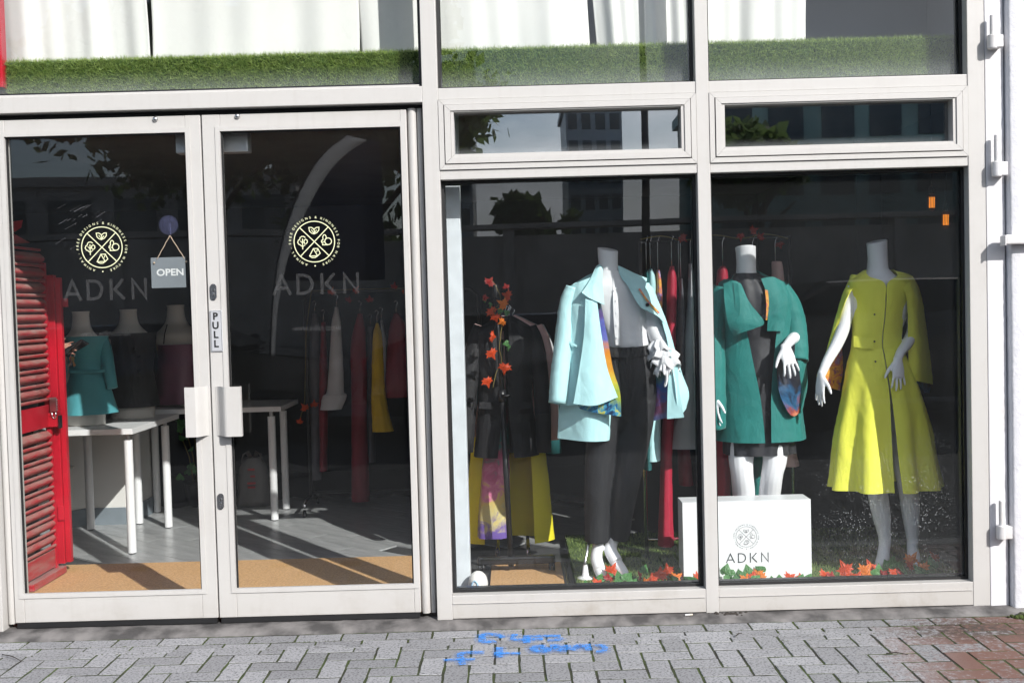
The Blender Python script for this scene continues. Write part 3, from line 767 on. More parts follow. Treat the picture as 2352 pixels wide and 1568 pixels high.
def paver_mat():
    """concrete block paver: pale grey speckled face, worn through to the red body towards the right-hand end of the shop"""
    m = bpy.data.materials.new('block_paver'); m.use_nodes = True
    nt = m.node_tree; b = nt.nodes['Principled BSDF']; b.inputs['Roughness'].default_value = 0.85
    ge = N(nt, 'ShaderNodeNewGeometry'); oi = N(nt, 'ShaderNodeObjectInfo'); se = N(nt, 'ShaderNodeSeparateXYZ'); nt.links.new(ge.outputs['Position'], se.inputs[0])
    n1 = N(nt, 'ShaderNodeTexNoise'); n1.inputs['Scale'].default_value = 95; n1.inputs['Detail'].default_value = 4; n1.inputs['Roughness'].default_value = 0.7
    n2 = N(nt, 'ShaderNodeTexNoise'); n2.inputs['Scale'].default_value = 1.6; n2.inputs['Detail'].default_value = 4
    n3 = N(nt, 'ShaderNodeTexNoise'); n3.inputs['Scale'].default_value = 38; n3.inputs['Detail'].default_value = 5; n3.inputs['Roughness'].default_value = 0.7
    for n in (n1, n2, n3): nt.links.new(ge.outputs['Position'], n.inputs['Vector'])
    r1 = N(nt, 'ShaderNodeValToRGB'); e = r1.color_ramp.elements
    e[0].position = 0.36; e[0].color = (0.085, 0.085, 0.092, 1); e[1].position = 0.50; e[1].color = (0.285, 0.285, 0.295, 1)
    nt.links.new(n1.outputs['Fac'], r1.inputs['Fac'])
    # each paver a little lighter or darker
    br = mth(nt, 'ADD', mth(nt, 'MULTIPLY', oi.outputs['Random'], 0.34), 0.80)
    bl = mth(nt, 'MULTIPLY', br, mth(nt, 'ADD', mth(nt, 'MULTIPLY', n2.outputs['Fac'], 0.5), 0.75))
    mu = N(nt, 'ShaderNodeMix', data_type='RGBA', blend_type='MULTIPLY'); mu.inputs[0].default_value = 1.0
    nt.links.new(r1.outputs['Color'], mu.inputs[6])
    cb = N(nt, 'ShaderNodeCombineColor'); nt.links.new(bl, cb.inputs[0]); nt.links.new(bl, cb.inputs[1]); nt.links.new(bl, cb.inputs[2]); nt.links.new(cb.outputs[0], mu.inputs[7])
    # wear: more towards +x and towards the kerb
    wx = mth(nt, 'MULTIPLY', mth(nt, 'SUBTRACT', mth(nt, 'SUBTRACT', se.outputs['X'], mth(nt, 'MULTIPLY', se.outputs['Y'], 0.3)), 1.25), 1.4, clamp=True)
    ww = mth(nt, 'ADD', mth(nt, 'MULTIPLY', oi.outputs['Random'], 0.5), 0.45)
    wv = mth(nt, 'ADD', mth(nt, 'MULTIPLY', wx, ww), mth(nt, 'MULTIPLY', mth(nt, 'SUBTRACT', n3.outputs['Fac'], 0.5), 1.4))
    wf = mth(nt, 'MULTIPLY', mth(nt, 'SUBTRACT', wv, 0.36), 3.2, clamp=True)
    wf = mth(nt, 'MULTIPLY', wf, wx, clamp=True)
    mx = N(nt, 'ShaderNodeMix', data_type='RGBA'); nt.links.new(wf, mx.inputs[0]); nt.links.new(mu.outputs[2], mx.inputs[6]); mx.inputs[7].default_value = (0.145, 0.075, 0.058, 1)
    # damp dirt patch near the wall at the right end
    dx = mth(nt, 'SUBTRACT', se.outputs['X'], 1.92); dy = mth(nt, 'MULTIPLY', mth(nt, 'ADD', se.outputs['Y'], 0.26), 2.2)
    dd = mth(nt, 'SQRT', mth(nt, 'ADD', mth(nt, 'MULTIPLY', dx, dx), mth(nt, 'MULTIPLY', dy, dy)))
    dp = mth(nt, 'MULTIPLY', mth(nt, 'SUBTRACT', 0.42, dd), 3.0, clamp=True)
    dp = mth(nt, 'MULTIPLY', dp, mth(nt, 'MULTIPLY', mth(nt, 'SUBTRACT', n3.outputs['Fac'], 0.38), 5.0, clamp=True))
    m3 = N(nt, 'ShaderNodeMix', data_type='RGBA'); nt.links.new(dp, m3.inputs[0]); nt.links.new(mx.outputs[2], m3.inputs[6]); m3.inputs[7].default_value = (0.035, 0.03, 0.025, 1)
    nt.links.new(m3.outputs[2], b.inputs['Base Color'])
    bp = N(nt, 'ShaderNodeBump'); bp.inputs['Strength'].default_value = 0.5; bp.inputs['Distance'].default_value = 0.004
    nt.links.new(n1.outputs['Fac'], bp.inputs['Height']); nt.links.new(bp.outputs['Normal'], b.inputs['Normal'])
    return m
M['paver'] = paver_mat()
M['joint'] = mat('mossy_joint_sand', (0.050, 0.075, 0.014), 0.95, col2=(0.022, 0.019, 0.016), nscale=5.0, bump=0.8, bscale=150)

M['glass_up'] = glass_mat('upper_shop_glass', refl=0.028, haze=0.085, haze_h=0.14, smear=0.002, streaks=0.12)
M['glass_vent'] = glass_mat('top_light_glass', refl=0.15, haze=0.10, haze_h=0.25, smear=0.004)
M['glass_win'] = glass_mat('shop_window_glass', refl=0.036, haze=0.012, haze_h=0.10, smear=0.0012, film=0.003)
M['glass_win2'] = glass_mat('dusty_shop_window_glass', refl=0.033, haze=0.02, haze_h=0.16, smear=0.0015, speck=2.2, speck_box=(1.72, 0.42, 0.50), film=0.004)
M['glass_door'] = glass_mat('door_glass', refl=0.036, haze=0.006, haze_h=0.1, smear=0.001, film=0.002)

# ================================================================== THE GROUND
g = MB().box(-90, 90, -160, -1.15, -0.6, -0.12).build('road', M['asphalt'], kind='structure')
pav = MB().box(-9, 9, -1.15, 0.06, -0.40, -0.0011).build('pavement', M['joint'], kind='structure')
tag(pav, 'grey block pavement in front of the shop')
MB().bevbox(-9, 9, -1.30, -1.1505, -0.30, 0.0, 0.012).build('kerb', M['paving_far'], kind='structure')
far_pav = MB().box(-90, 90, -11.0, -9.2, -0.13, 0.0).build('far_pavement', M['paving_far'], kind='structure')

def paver_mesh(L, W, seed):
    """one block: chipped outline, arrised top edge"""
    rnd = random.Random(seed)
    hx, hy = L/2 - 0.0042, W/2 - (0.0052 if L > W else 0.0045)
    out = []
    for (ax, ay), (bx, by) in (((-hx,-hy),(hx,-hy)), ((hx,-hy),(hx,hy)), ((hx,hy),(-hx,hy)), ((-hx,hy),(-hx,-hy))):
        k = 4 if abs(ax-bx) > 0.12 else 2
        for i in range(k):
            t = i/k
            j = 0.0018
            out.append((ax + (bx-ax)*t + rnd.uniform(-j, j), ay + (by-ay)*t + rnd.uniform(-j, j)))
    n = len(out)
    ring = lambda s_, z: [(x*(1 - s_/hx), y*(1 - s_/hy), z + rnd.uniform(-0.0005, 0.0005)) for x, y in out]
    vs = ring(0, -0.05) + ring(0, -0.0014) + ring(0.0012, 0.0)
    fs = []
    for r_ in range(2):
        for i in range(n):
            k = (i+1) % n
            fs.append((r_*n+i, r_*n+k, (r_+1)*n+k, (r_+1)*n+i))
    fs.append(tuple(2*n+i for i in range(n)))
    me = bpy.data.meshes.new('paver')
    me.from_pydata(vs, [], fs); me.update()
    me.materials.append(M['paver'])
    return me
LONG = [paver_mesh(0.2, 0.1, 10+i) for i in range(6)]
HALF = [paver_mesh(0.1, 0.1, 30+i) for i in range(3)]
spots = []            # (x, y, rot, long?)
X0 = -0.055
for row in range(2):
    yy = -0.142 - 0.1*row
    for i in range(-17, 18):
        spots.append((X0 + 0.2*i + (0.1 if row else 0.0) - 0.03, yy, 0, True))
ytop = -0.292
for j in range(0, 30):
    for i in range(-34, 36):
        t = (i - j) % 4        # j counts towards the street
        x = X0 + 0.1*i; y = ytop - 0.1*j
        if t == 0: spots.append((x + 0.05, y, 0, True))
        elif t == 2:
            # upright block: this cell and the one nearer the shop
            if j == 0: spots.append((x, y, 0, False))
            else: spots.append((x, y + 0.05, 90, True))
def paver_seen(x, y):
    return abs(x) < 2.42 and y > -1.08
rnd = random.Random(3)
rest = MB()
for (x, y, rot, lg) in spots:
    if y < -1.10: continue
    dz = rnd.uniform(0.0, 0.0020)
    ang = R(rot + rnd.uniform(-0.7, 0.7))
    me = rnd.choice(LONG if lg else HALF)
    if paver_seen(x, y):
        o = bpy.data.objects.new('paver', me); COL.objects.link(o)
        o.location = (x, y, dz); o.rotation_euler = (rnd.uniform(-0.004, 0.004), rnd.uniform(-0.004, 0.004), ang)
        o.parent = pav
    else:
        ca, sa = math.cos(ang), math.sin(ang)
        rest.add([(x + v.co.x*ca - v.co.y*sa, y + v.co.x*sa + v.co.y*ca, v.co.z + dz) for v in me.vertices], [tuple(p.vertices) for p in me.polygons])
rest.build('paver_field', M['paver'], pav, kind='stuff')

# moss that has grown out of the joints
mo = MB(); rnd = random.Random(5)
def tuft(x, y, s):
    h = s*rnd.uniform(0.5, 0.9)
    n = 7
    ring = [(x + s*rnd.uniform(0.6, 1.2)*math.cos(2*math.pi*k/n), y + 0.7*s*rnd.uniform(0.6, 1.2)*math.sin(2*math.pi*k/n), -0.0015) for k in range(n)]
    ring2 = [(x + (a-x)*0.55, y + (b-y)*0.55, -0.0015 + h) for a, b, c in ring]
    mo.rings([ring, ring2], True)
for row in range(2):
    for i in range(-12, 13):
        bx = X0 + 0.2*i + (0.1 if row else 0.0) - 0.03 + 0.1
        for k in range(9):
            if rnd.random() < 0.55: tuft(bx + rnd.uniform(-0.003, 0.003), -0.142 - 0.1*row + rnd.uniform(-0.05, 0.05), rnd.uniform(0.003, 0.0055))
for k in range(420):
    tuft(rnd.uniform(-2.3, 2.2), -0.192 + rnd.choice([0, -0.1]) + rnd.uniform(-0.003, 0.003), rnd.uniform(0.0028, 0.005))
mo.build('joint_moss', M['moss'], pav, smooth=True, kind='stuff')

# raised concrete strip under the shopfront
st = MB(); rnd = random.Random(8)
xs = [-2.9 + 0.05*i for i in range(112)]
ra = [(x, -0.088 + rnd.uniform(-0.006, 0.006), -0.02) for x in xs]
rb = [(x, -0.082 + rnd.uniform(-0.006, 0.006), 0.006 + rnd.uniform(-0.002, 0.002)) for x in xs]
rc = [(x, -0.03 + rnd.uniform(-0.01, 0.01), 0.020 + rnd.uniform(-0.002, 0.003)) for x in xs]
rd = [(x, 0.12, 0.024) for x in xs]
st.rings([ra, rb, rc, rd], False, False)
st.build('threshold_strip', M['concrete_wet'], smooth=True, kind='structure')

# ================================================================== THE SHOPFRONT
ZT = 3.30
shop = empty('shopfront', (0, 0, 0), 'off-white metal framed shopfront with large glass panes above block paving', 'shopfront')
F = M['frame']
def post(name, x0, x1, z0, z1, y0=0.0, y1=0.11, b=0.003, m=None):
    return MB().bevbox(x0, x1, y0, y1, z0, z1, b).build(name, m or F, shop)
# uprights
post('mullion', -0.372, -0.302, 0.022, ZT)
post('mullion', 0.850, 0.908, 0.022, ZT)
post('jamb', 2.064, 2.140, 0.022, ZT)
post('jamb', -2.420, -2.345, 0.022, ZT)
# cross bars (they stop at the uprights)
post('header', -2.345, -0.372, 2.356, 2.428, -0.002)
post('header_ledge', -2.345, -0.385, 2.4285, 2.440, 0.02, 0.10, 0.002)
for (xa, xb) in ((-0.302, 0.850), (0.908, 2.064)):
    post('transom', xa, xb, 2.366, 2.417, 0.004)
    post('transom', xa, xb, 2.010, 2.052, 0.004)
    MB().bevbox(xa, xb, 0.002, 0.11, 0.026, 0.132, 0.003).build('sill', M['frame_low'], shop)
    MB().bevbox(xa + 0.003, xb - 0.003, -0.003, 0.0018, 0.094, 0.0965, 0.0006).build('sill_bead', F, shop)
    post('head', xa, xb, 3.22, ZT, 0.004)
post('head', -2.345, -0.372, 3.22, ZT, 0.004)

def frame_ring(mb, x0, x1, z0, z1, w, y0, y1):
    mb.box(x0, x1, y0, y1, z1-w, z1); mb.box(x0, x1, y0, y1, z0, z0+w)
    mb.box(x0, x0+w, y0, y1, z0+w, z1-w); mb.box(x1-w, x1, y0, y1, z0+w, z1-w)
    return mb
def mitre_frame(name, x0, x1, z0, z1, w, y0, y1, parent, m):
    """four mitred lengths, each its own piece"""
    O = [(x0,z0),(x1,z0),(x1,z1),(x0,z1)]; I = [(x0+w,z0+w),(x1-w,z0+w),(x1-w,z1-w),(x0+w,z1-w)]
    for k in range(4):
        k2 = (k+1) % 4
        e = 0.0006
        a, b, c, d = [Vector((p[0], p[1])) for p in (O[k], O[k2], I[k2], I[k])]
        t = (b-a).normalized()*e
        MB().prism([tuple(a+t), tuple(b-t), tuple(c-t), tuple(d+t)], 'y', y0, y1).build(name, m, parent)
def pane(x0, x1, z0, z1, y, m, parent, label=None):
    o = MB().box(x0, x1, y, y+0.008, z0, z1).build('pane', m, parent)
    if label: o['label'] = label
    return o
def gasket(x0, x1, z0, z1, y0, y1, parent, w=0.011):
    frame_ring(MB(), x0, x1, z0, z1, w, y0, y1).build('gasket', M['gasket'], parent)

# fixed panes
e = 0.004
for (xa, xb, za, zb, mm, lab) in ((-2.345, -0.372, 2.440, 3.22, 'glass_up', 'upper pane over the doors'), (-0.302, 0.850, 2.417, 3.22, 'glass_up', 'upper pane in the middle'), (0.908, 2.064, 2.417, 3.22, 'glass_up', 'upper pane at the right'),
                         (-0.302, 0.850, 0.132, 2.010, 'glass_win', 'left display pane'), (0.908, 2.064, 0.132, 2.010, 'glass_win2', 'right display pane with splashed dust')):
    pane(xa+e, xb-e, za+e, zb-e, 0.062, M[mm], shop, lab)
    gasket(xa+0.001, xb-0.001, za+0.001, zb-0.001, 0.050, 0.060, shop, 0.012)
    gasket(xa+0.001, xb-0.001, za+0.001, zb-0.001, 0.072, 0.100, shop, 0.016)
# the two top-hung lights
for (xa, xb) in ((-0.302, 0.850), (0.908, 2.064)):
    w = empty('top_light', ((xa+xb)/2, 0, 2.05), None, None)
    w.parent = shop; w.matrix_parent_inverse = Matrix.Identity(4)
    WORLD[w.name] = Matrix.Translation(Vector(((xa+xb)/2, 0, 2.05)))
    frame_ring(MB(), xa+0.002, xb-0.002, 2.054, 2.364, 0.05, 0.035, 0.06).build('rebate', M['groove'], w)
    mitre_frame('outer_frame', xa+0.001, xb-0.001, 2.0535, 2.3645, 0.0225, -0.004, 0.05, w, F)
    mitre_frame('sash', xa+0.0275, xb-0.0275, 2.080, 2.340, 0.026, -0.010, 0.05, w, F)
    mitre_frame('glazing_bead', xa+0.0545, xb-0.0545, 2.107, 2.322, 0.014, -0.004, 0.05, w, F)
    pane(xa+0.06, xb-0.06, 2.113, 2.316, 0.040, M['glass_vent'], w)

# ------------------------------------------------------------------ doors
def door(name, x0, x1, g0, g1, label, side):
    d = empty(name, ((x0+x1)/2, 0.03, 0.04), label, 'door')
    y0, y1 = 0.030, 0.080
    z0, z1, gz0, gz1 = 0.052, 2.332, 0.166, 2.256
    wl, wr = g0 - x0, x1 - g1
    MB().bevbox(x0, g0, y0, y1, z0, z1, 0.003).build('stile', F, d)
    MB().bevbox(g1, x1, y0, y1, z0, z1, 0.003).build('stile', F, d)
    MB().bevbox(g0, g1, y0+0.001, y1, gz1, z1, 0.003).build('top_rail', F, d)
    MB().bevbox(g0, g1, y0+0.001, y1, z0, gz0, 0.003).build('bottom_rail', F, d)
    # glazing bead all round
    b = MB(); frame_ring(b, g0-0.022, g1+0.022, gz0-0.002, gz1+0.022, 0.0215, y0-0.004, y0+0.012)
    b.build('glazing_bead', F, d)
    p = pane(g0-0.003, g1+0.003, gz0-0.003, gz1+0.003, 0.050, M['glass_door'], d)
    gasket(g0-0.001, g1+0.001, gz0-0.001, gz1+0.001, 0.040, 0.0495, d, 0.008)
    MB().bevbox(x0+0.004, x1-0.004, y0-0.006, y0, z0-0.002, z0+0.020, 0.002).build('weather_bar', M['steel'], d)
    for k in range(5):
        sx = x0 + 0.05 + (x1-x0-0.1)*k/4
        MB().lathe((0, 0, 0), [(0.0045, 0.0), (0.0045, 0.002), (0.002, 0.003)], 10).build('screw', M['steel'], d)
        o = d.children[-1]; o.data.transform(Matrix.Translation((sx, y0-0.006, z0+0.009)) @ Matrix.Rotation(R(90), 4, 'X'))
    MB().box(x0+0.006, x1-0.006, y0+0.004, y1-0.01, 0.026, z0-0.002).build('rubber_sweep', M['gasket'], d)
    return d, p
d1, p1 = door('glass_door', -2.303, -1.3755, -2.258, -1.445, 'left glass shop door with hanging OPEN sign behind its pane', -1)
d2, p2 = door('glass_door', -1.3685, -0.4485, -1.288, -0.477, 'right glass shop door with PULL plate on its stile', 1)
MB().box(-1.3752, -1.3688, 0.045, 0.075, 0.06, 2.33).build('meeting_seal', M['groove'], d2)
# rounded pivot posts at either side of the pair
def pivot(x0, x1, par, name='pivot_post'):
    c = (x0+x1)/2; r_ = (x1-x0)/2
    pts = [(c + r_*math.cos(R(a)), 0.055 - 1.05*r_*math.sin(R(a))) for a in range(0, 181, 15)] + [(x0, 0.09), (x1, 0.09)]
    MB().prism(pts, 'z', 0.045, 2.338).build(name, F, par, smooth=False)
pivot(-0.4455, -0.405, shop); pivot(-0.4035, -0.380, shop); pivot(-2.343, -2.306, shop)
MB().box(-2.345, -0.372, 0.060, 0.105, 2.332, 2.356).build('head_gap', M['gasket'], shop)
MB().box(-0.380, -0.372, 0.055, 0.10, 0.03, 2.34).build('side_seal', M['gasket'], shop)
# stop buttons near the top of the doors
for par, (px, py) in ((d1, (356, 274)), (d2, (545, 267))):
    c = at(px, py, 0.026)
    b = MB().lathe((0,0,0), [(0.012, 0), (0.0115, 0.005), (0.008, 0.009), (0.003, 0.0105)], 16)
    o = b.build('stop_button', M['steel'], par, smooth=True)
    o.data.transform(Matrix.Translation((c.x, 0.030, c.z)) @ Matrix.Rotation(R(90), 4, 'X'))
# pull handles: folded plates
def handle(par, x_in, x_out, z0, z1):
    """x_in: edge fixed to the stile, x_out: free edge standing proud"""
    s_ = 1 if x_out > x_in else -1
    w = abs(x_out - x_in)
    pro = [(0.0, 0.028), (0.03, 0.028)]
    n = 8
    pts = []
    for k in range(n+1):
        t = k/n
        pts.append((t*w*0.48, 0.028 - 0.055*(0.5 - 0.5*math.cos(math.pi*t))))
    pts.append((w*0.75, -0.0275)); pts.append((w, -0.0275)); 
    th = 0.004
    outl = [(x_in + s_*a, b) for a, b in pts] + [(x_in + s_*a, b + th) for a, b in reversed(pts)]
    h = MB().prism(outl, 'z', z0, z1).build('handle', F, par)
    MB().bevbox(min(x_out, x_out - s_*0.006), max(x_out, x_out - s_*0.006), -0.0235, -0.006, z0, z1, 0.001).build('handle_lip', F, h)
    return h
handle(d1, -1.385, -1.474, 0.888, 1.112)
h2 = handle(d2, -1.350, -1.222, 0.886, 1.110)
# lock cylinders
for (px, py) in ((491, 670), (508, 1150)):
    c = at(px, py, 0.03)
    pts = [(c.x + 0.0145*math.cos(R(a)), c.z + (0.021 if a <= 180 else -0.021) + 0.0145*math.sin(R(a))) for a in range(0, 360, 15)]
    l = MB().prism(pts, 'y', 0.0225, 0.0295).build('lock_escutcheon', M['chrome'], d2)
    cyl = [(c.x + 0.0085*math.cos(R(a)), c.z + 0.006 + 0.0085*math.sin(R(a))) for a in range(0, 360, 20)]
    MB().prism(cyl, 'y', 0.0205, 0.0224).build('lock_cylinder', M['steel'], l)
    MB().box(c.x - 0.0012, c.x + 0.0012, 0.0196, 0.0204, c.z - 0.002, c.z + 0.011).build('keyhole', M['black_print'], l)
    MB().bevbox(c.x - 0.004, c.x + 0.004, 0.020, 0.0224, c.z - 0.018, c.z - 0.004, 0.001).build('lock_tongue', M['steel'], l)
# PULL plate
a, b = at(482, 713, 0.028), at(513, 807, 0.028)
pl = MB().bevbox(a.x, b.x, 0.0245, 0.0296, b.z, a.z, 0.0015).build('pull_plate', M['alu'], d2)
t = MB(); cx = (a.x+b.x)/2 - 0.003
for k, ch in enumerate('PULL'):
    lay_text(t, ch, (cx, 0.0240, a.z - 0.028 - 0.0415*k), 0.044, bold=0.0016)
t.build('pull_lettering', M['black_print'], pl)
t = MB()
frame_ring(t, a.x+0.003, b.x-0.003, b.z+0.003, a.z-0.003, 0.0012, 0.0240, 0.0244)
t.build('plate_border', M['black_print'], pl)
# vinyl on the door panes (outer face of the glass)
def door_vinyl(par, film, cpx, rpx, let, let_z, url):
    YV = 0.0485
    c = at(*cpx, YV); rad = rpx * mpp(YV)
    a, b = at(*film[0], YV), at(*film[1], YV)
    f = MB().box(a.x, b.x, 0.0492, 0.0497, b.z, a.z).build('vinyl_film', M['film'], par)
    t = MB(); emblem(t, (c.x, c.z), rad, YV, rad*0.044)
    t.build('emblem', M['logo_cream'], f, fix=False)
    a, b = at(*let[0], YV), at(*let[1], YV)
    t = MB(); letters_adkn(t, a.x, b.x, a.z, let_z*mpp(YV), YV, 0.0145)
    t.build('shop_name', M['frosted'], f, fix=False)
    c = at(*url, YV); t = MB()
    lay_text(t, 'www.adkn.co.uk', c, 0.0365, bold=0.0006, shear=0.22, sx=0.92)
    t.build('web_address', M['frosted'], f, fix=False)
door_vinyl(p1, ((118, 478), (352, 786)), (234, 568), 46.5, ((150, 688), (338, 683)), 41, (242, 766))
door_vinyl(p2, ((608, 478), (845, 782)), (722, 555), 46.5, ((630, 675), (825, 670)), 41, (727, 753))
sc = MB(); rnd = random.Random(19)
for k in range(22):
    x, y = rnd.uniform(120, 225), rnd.uniform(470, 610)
    l = rnd.uniform(6, 34)
    a, b = at(x, y, 0.0489), at(x + l, y - l*0.55 + rnd.uniform(-2, 2), 0.0489)
    w = rnd.uniform(0.0006, 0.0016)
    sc.add([(a.x, a.y, a.z - w), (b.x, b.y, b.z - w), (b.x, b.y, b.z + w), (a.x, a.y, a.z + w)], [(0, 1, 2, 3)])
sc.build('scratches', M['scratch'], p1, fix=False, kind='stuff')

# ------------------------------------------------------------------ OPEN sign hung behind the left door pane
os_ = empty('open_sign', at(388, 625, 0.075), 'small slate board reading OPEN hung on string from a suction cup', 'sign')
a, b = at(346, 592, 0.074), at(426, 660, 0.074)
bd = MB().bevbox(a.x, b.x + 0.004, 0.072, 0.078, b.z, a.z, 0.0015).build('board', M['slate'], os_)
t = MB(); c = at(391, 626, 0.0712); lay_text(t, 'OPEN', c, 0.043, bold=0.0011, sx=1.12)
t.build('lettering', M['white_print'], bd, fix=False)
cc = at(388, 517, 0.066); 
b = MB().lathe((0,0,0), [(0.044, 0.0), (0.0435, 0.003), (0.030, 0.010), (0.012, 0.015), (0.010, 0.022), (0.006, 0.026)], 28)
o = b.build('suction_cup', M['cup'], os_, smooth=True); o.data.transform(Matrix.Translation((cc.x, 0.0600, cc.z)) @ Matrix.Rotation(R(-90), 4, 'X'))
b = MB().tube([(cc.x, 0.078, cc.z + 0.012), (cc.x, 0.084, cc.z - 0.01), (cc.x + 0.001, 0.082, cc.z - 0.04), (cc.x + 0.002, 0.074, cc.z - 0.044)], 0.0035, 8)
b.build('hook', M['cup'], os_, smooth=True)
k0 = at(390, 541, 0.078); k1 = at(360, 596, 0.0715); k2 = at(424, 594, 0.0715)
for kk in (k1, k2):
    pts = [k0.lerp(kk, i/10) + Vector((0.0008*math.sin(i*1.7), 0, 0.0006*math.cos(i*2.3))) for i in range(11)]
    MB().tube(pts, 0.0019, 6).build('string', M['string'], os_, smooth=True)
for (px, py) in ((354, 604), (428, 601)):
    c = at(px, py, 0.069)
    MB().lathe((c.x, c.y, c.z - 0.004), [(0.001, 0), (0.0048, 0.002), (0.005, 0.006), (0.001, 0.009)], 8).build('knot', M['string'], os_, smooth=True)

# ================================================================== RIGHT-HAND MASONRY AND HINGE POST
hp = empty('hinge_post', (2.18, 0, 0), 'white painted steel post with three gate hinge pins beside the shopfront', 'post')
MB().bevbox(2.1415, 2.2235, -0.002, 0.20, 0.0, ZT, 0.004).build('post', M['post_paint'], hp)
for (px, py, h, pinh) in ((2278, 96, 0.060, 0.088), (2288, 388, 0.066, 0.118), (2299, 1222, 0.062, 0.112)):
    c = at(px, py, -0.04)
    r_ = 0.0225
    hg = MB().lathe((c.x + 0.006, -0.034, c.z - h/2), [(r_*0.94, 0), (r_, 0.004), (r_, h-0.004), (r_*0.9, h)], 20).build('hinge_barrel', M['white_steel'], hp, smooth=False)
    MB().bevbox(c.x + 0.006, c.x + 0.046, -0.055, -0.0025, c.z - h/2 + 0.003, c.z + h/2 - 0.003, 0.004).build('hinge_leaf', M['white_steel'], hg)
    MB().lathe((c.x + 0.006, -0.034, c.z + h/2), [(0.0115, 0), (0.0112, pinh-0.003), (0.0095, pinh)], 16).build('hinge_pin', M['white_steel'], hg, smooth=False)
wl = MB()
nx, nz = 2, 60
wl.box(2.2265, 6.5, 0.115, 0.9, -0.05, 5.6)
wall = empty('rendered_wall', (2.4, 0, 0), 'rough white rendered wall at the right edge', 'wall')
# corner of the render is a little ragged
rnd = random.Random(12)
zs = [-0.02 + 0.02*i for i in range(180)]
rn = lambda: rnd.uniform(-0.0010, 0.0010)
cols = []
for z in zs:
    cols.append([(2.2265 + 0.003 + rn(), 0.13, z), (2.229 + rn(), 0.02 + rn(), z), (2.231 + rn(), -0.012 + rn(), z), (2.234 + rn(), -0.031 + rn(), z), (2.242 + rn(), -0.036 + rn()*0.6, z), (2.30, -0.036 + rn()*0.6, z), (2.45, -0.036, z), (6.5, -0.036, z)])
MB().rings(cols, False, False).build('render_face', M['white_wall'], wall, smooth=True)
wl.build('wall_core', M['white_wall'], wall)
# white bracket arm on the wall
c = at(2330, 550, -0.08)
arm = empty('wall_bracket', (c.x, -0.12, c.z), 'short white bracket arm sticking out of the rendered wall', 'bracket')
MB().bevbox(c.x - 0.040, c.x + 0.6, -0.088, -0.037, c.z - 0.020, c.z + 0.022, 0.006).build('arm', M['white_steel'], arm)
MB().bevbox(c.x - 0.046, c.x - 0.0405, -0.092, -0.042, c.z - 0.026, c.z + 0.018, 0.002).build('end_cap', M['white_steel'], arm)
MB().bevbox(c.x + 0.10, c.x + 0.16, -0.0365, -0.030, c.z - 0.05, c.z + 0.05, 0.002).build('fixing_plate', M['white_steel'], arm)
# dirt heap with moss at the foot of the wall
mo = MB(); rnd = random.Random(77)
for k in range(46):
    x = 2.20 + rnd.gauss(0.035, 0.03); y = -0.105 + rnd.uniform(-0.03, 0.01)
    tuft_h = rnd.uniform(0.006, 0.02)
    mo.lathe((x, y, 0.0), [(tuft_h*0.9, 0), (tuft_h*0.8, tuft_h*0.6), (tuft_h*0.3, tuft_h)], 6)
mo.build('moss_clump', M['moss'], smooth=True, label='moss and dirt heaped at the foot of the white rendered wall', cat='moss', kind='stuff')

# ================================================================== THE ROOM BEHIND
def struct(name, m, *b):
    return MB().box(*b).build(name, m, kind='structure')
fl = struct('floor', M['grout'], -4.6, 2.24, 0.10, 4.9, -0.12, 0.004)
rnd = random.Random(21)
tile_me = {}
for j in range(0, 11):
    for i in range(-12, 13):
        w, h = 0.62, 0.155
        a = R(-38)
        u = i*w + (j % 3)*w/3; v = j*h*1.0
        for jj in (0, 11):
            vv = (j + jj)*h - 1.2
            x = -1.6 + u*math.cos(a) - vv*math.sin(a); y = 2.3 + u*math.sin(a) + vv*math.cos(a)
            if not (-3.3 < x < 0.5 and 1.32 < y < 3.2): continue
            if 'm' not in tile_me:
                q = MB().bevbox(-w/2+0.0015, w/2-0.0015, -h/2+0.0015, h/2-0.0015, -0.006, 0.006, 0.001)
                me = bpy.data.meshes.new('floor_plank'); me.from_pydata(q.v, [], q.f); me.materials.append(M['floor']); tile_me['m'] = me
            o = bpy.data.objects.new('floor_plank', tile_me['m']); COL.objects.link(o)
            o.location = (x, y, 0.006 + rnd.uniform(-0.0004, 0.0004)); o.rotation_euler = (0, 0, a); o.parent = fl
struct('back_wall', M['charcoal'], -4.6, 2.24, 4.6, 4.75, 0.0, 2.42)
struct('side_wall', M['charcoal'], -4.6, -4.5, 0.12, 4.6, 0.0, 2.42)
struct('party_wall', M['charcoal'], 2.212, 2.2262, 0.21, 4.6, 0.0, 2.369)
struct('ceiling', M['ceiling'], -4.6, 2.24, 0.115, 4.75, 2.37, 2.428)
struct('upper_floor', M['grey_wall'], -4.6, 2.24, 0.24, 4.75, 2.441, 2.50)
struct('upper_back_wall', M['grey_wall'], -4.6, 2.24, 0.78, 0.9, 2.50, ZT)
struct('upper_ceiling', M['ceiling'], -4.6, 2.24, 0.11, 0.9, ZT+0.001, ZT+0.06)
struct('upper_side_wall', M['grey_wall'], 2.20, 2.212, 0.12, 0.78, 2.501, ZT)
struct('front_wall', M['white_wall'], -4.6, -2.421, 0.02, 0.12, 0.0, ZT)
struct('parapet', M['white_wall'], -4.6, 2.2265, 0.01, 0.4, ZT+0.061, 5.6)

# painted steel column inside the window
c0 = at(1012, 800, 0.25); c1 = at(1064, 800, 0.25)
MB().bevbox(-0.332, -0.2265, 0.20, 0.30, 0.02, 2.369, 0.004).build('steel_column', M['galv'], label='silver grey painted steel column inside the left edge of the window', cat='column')
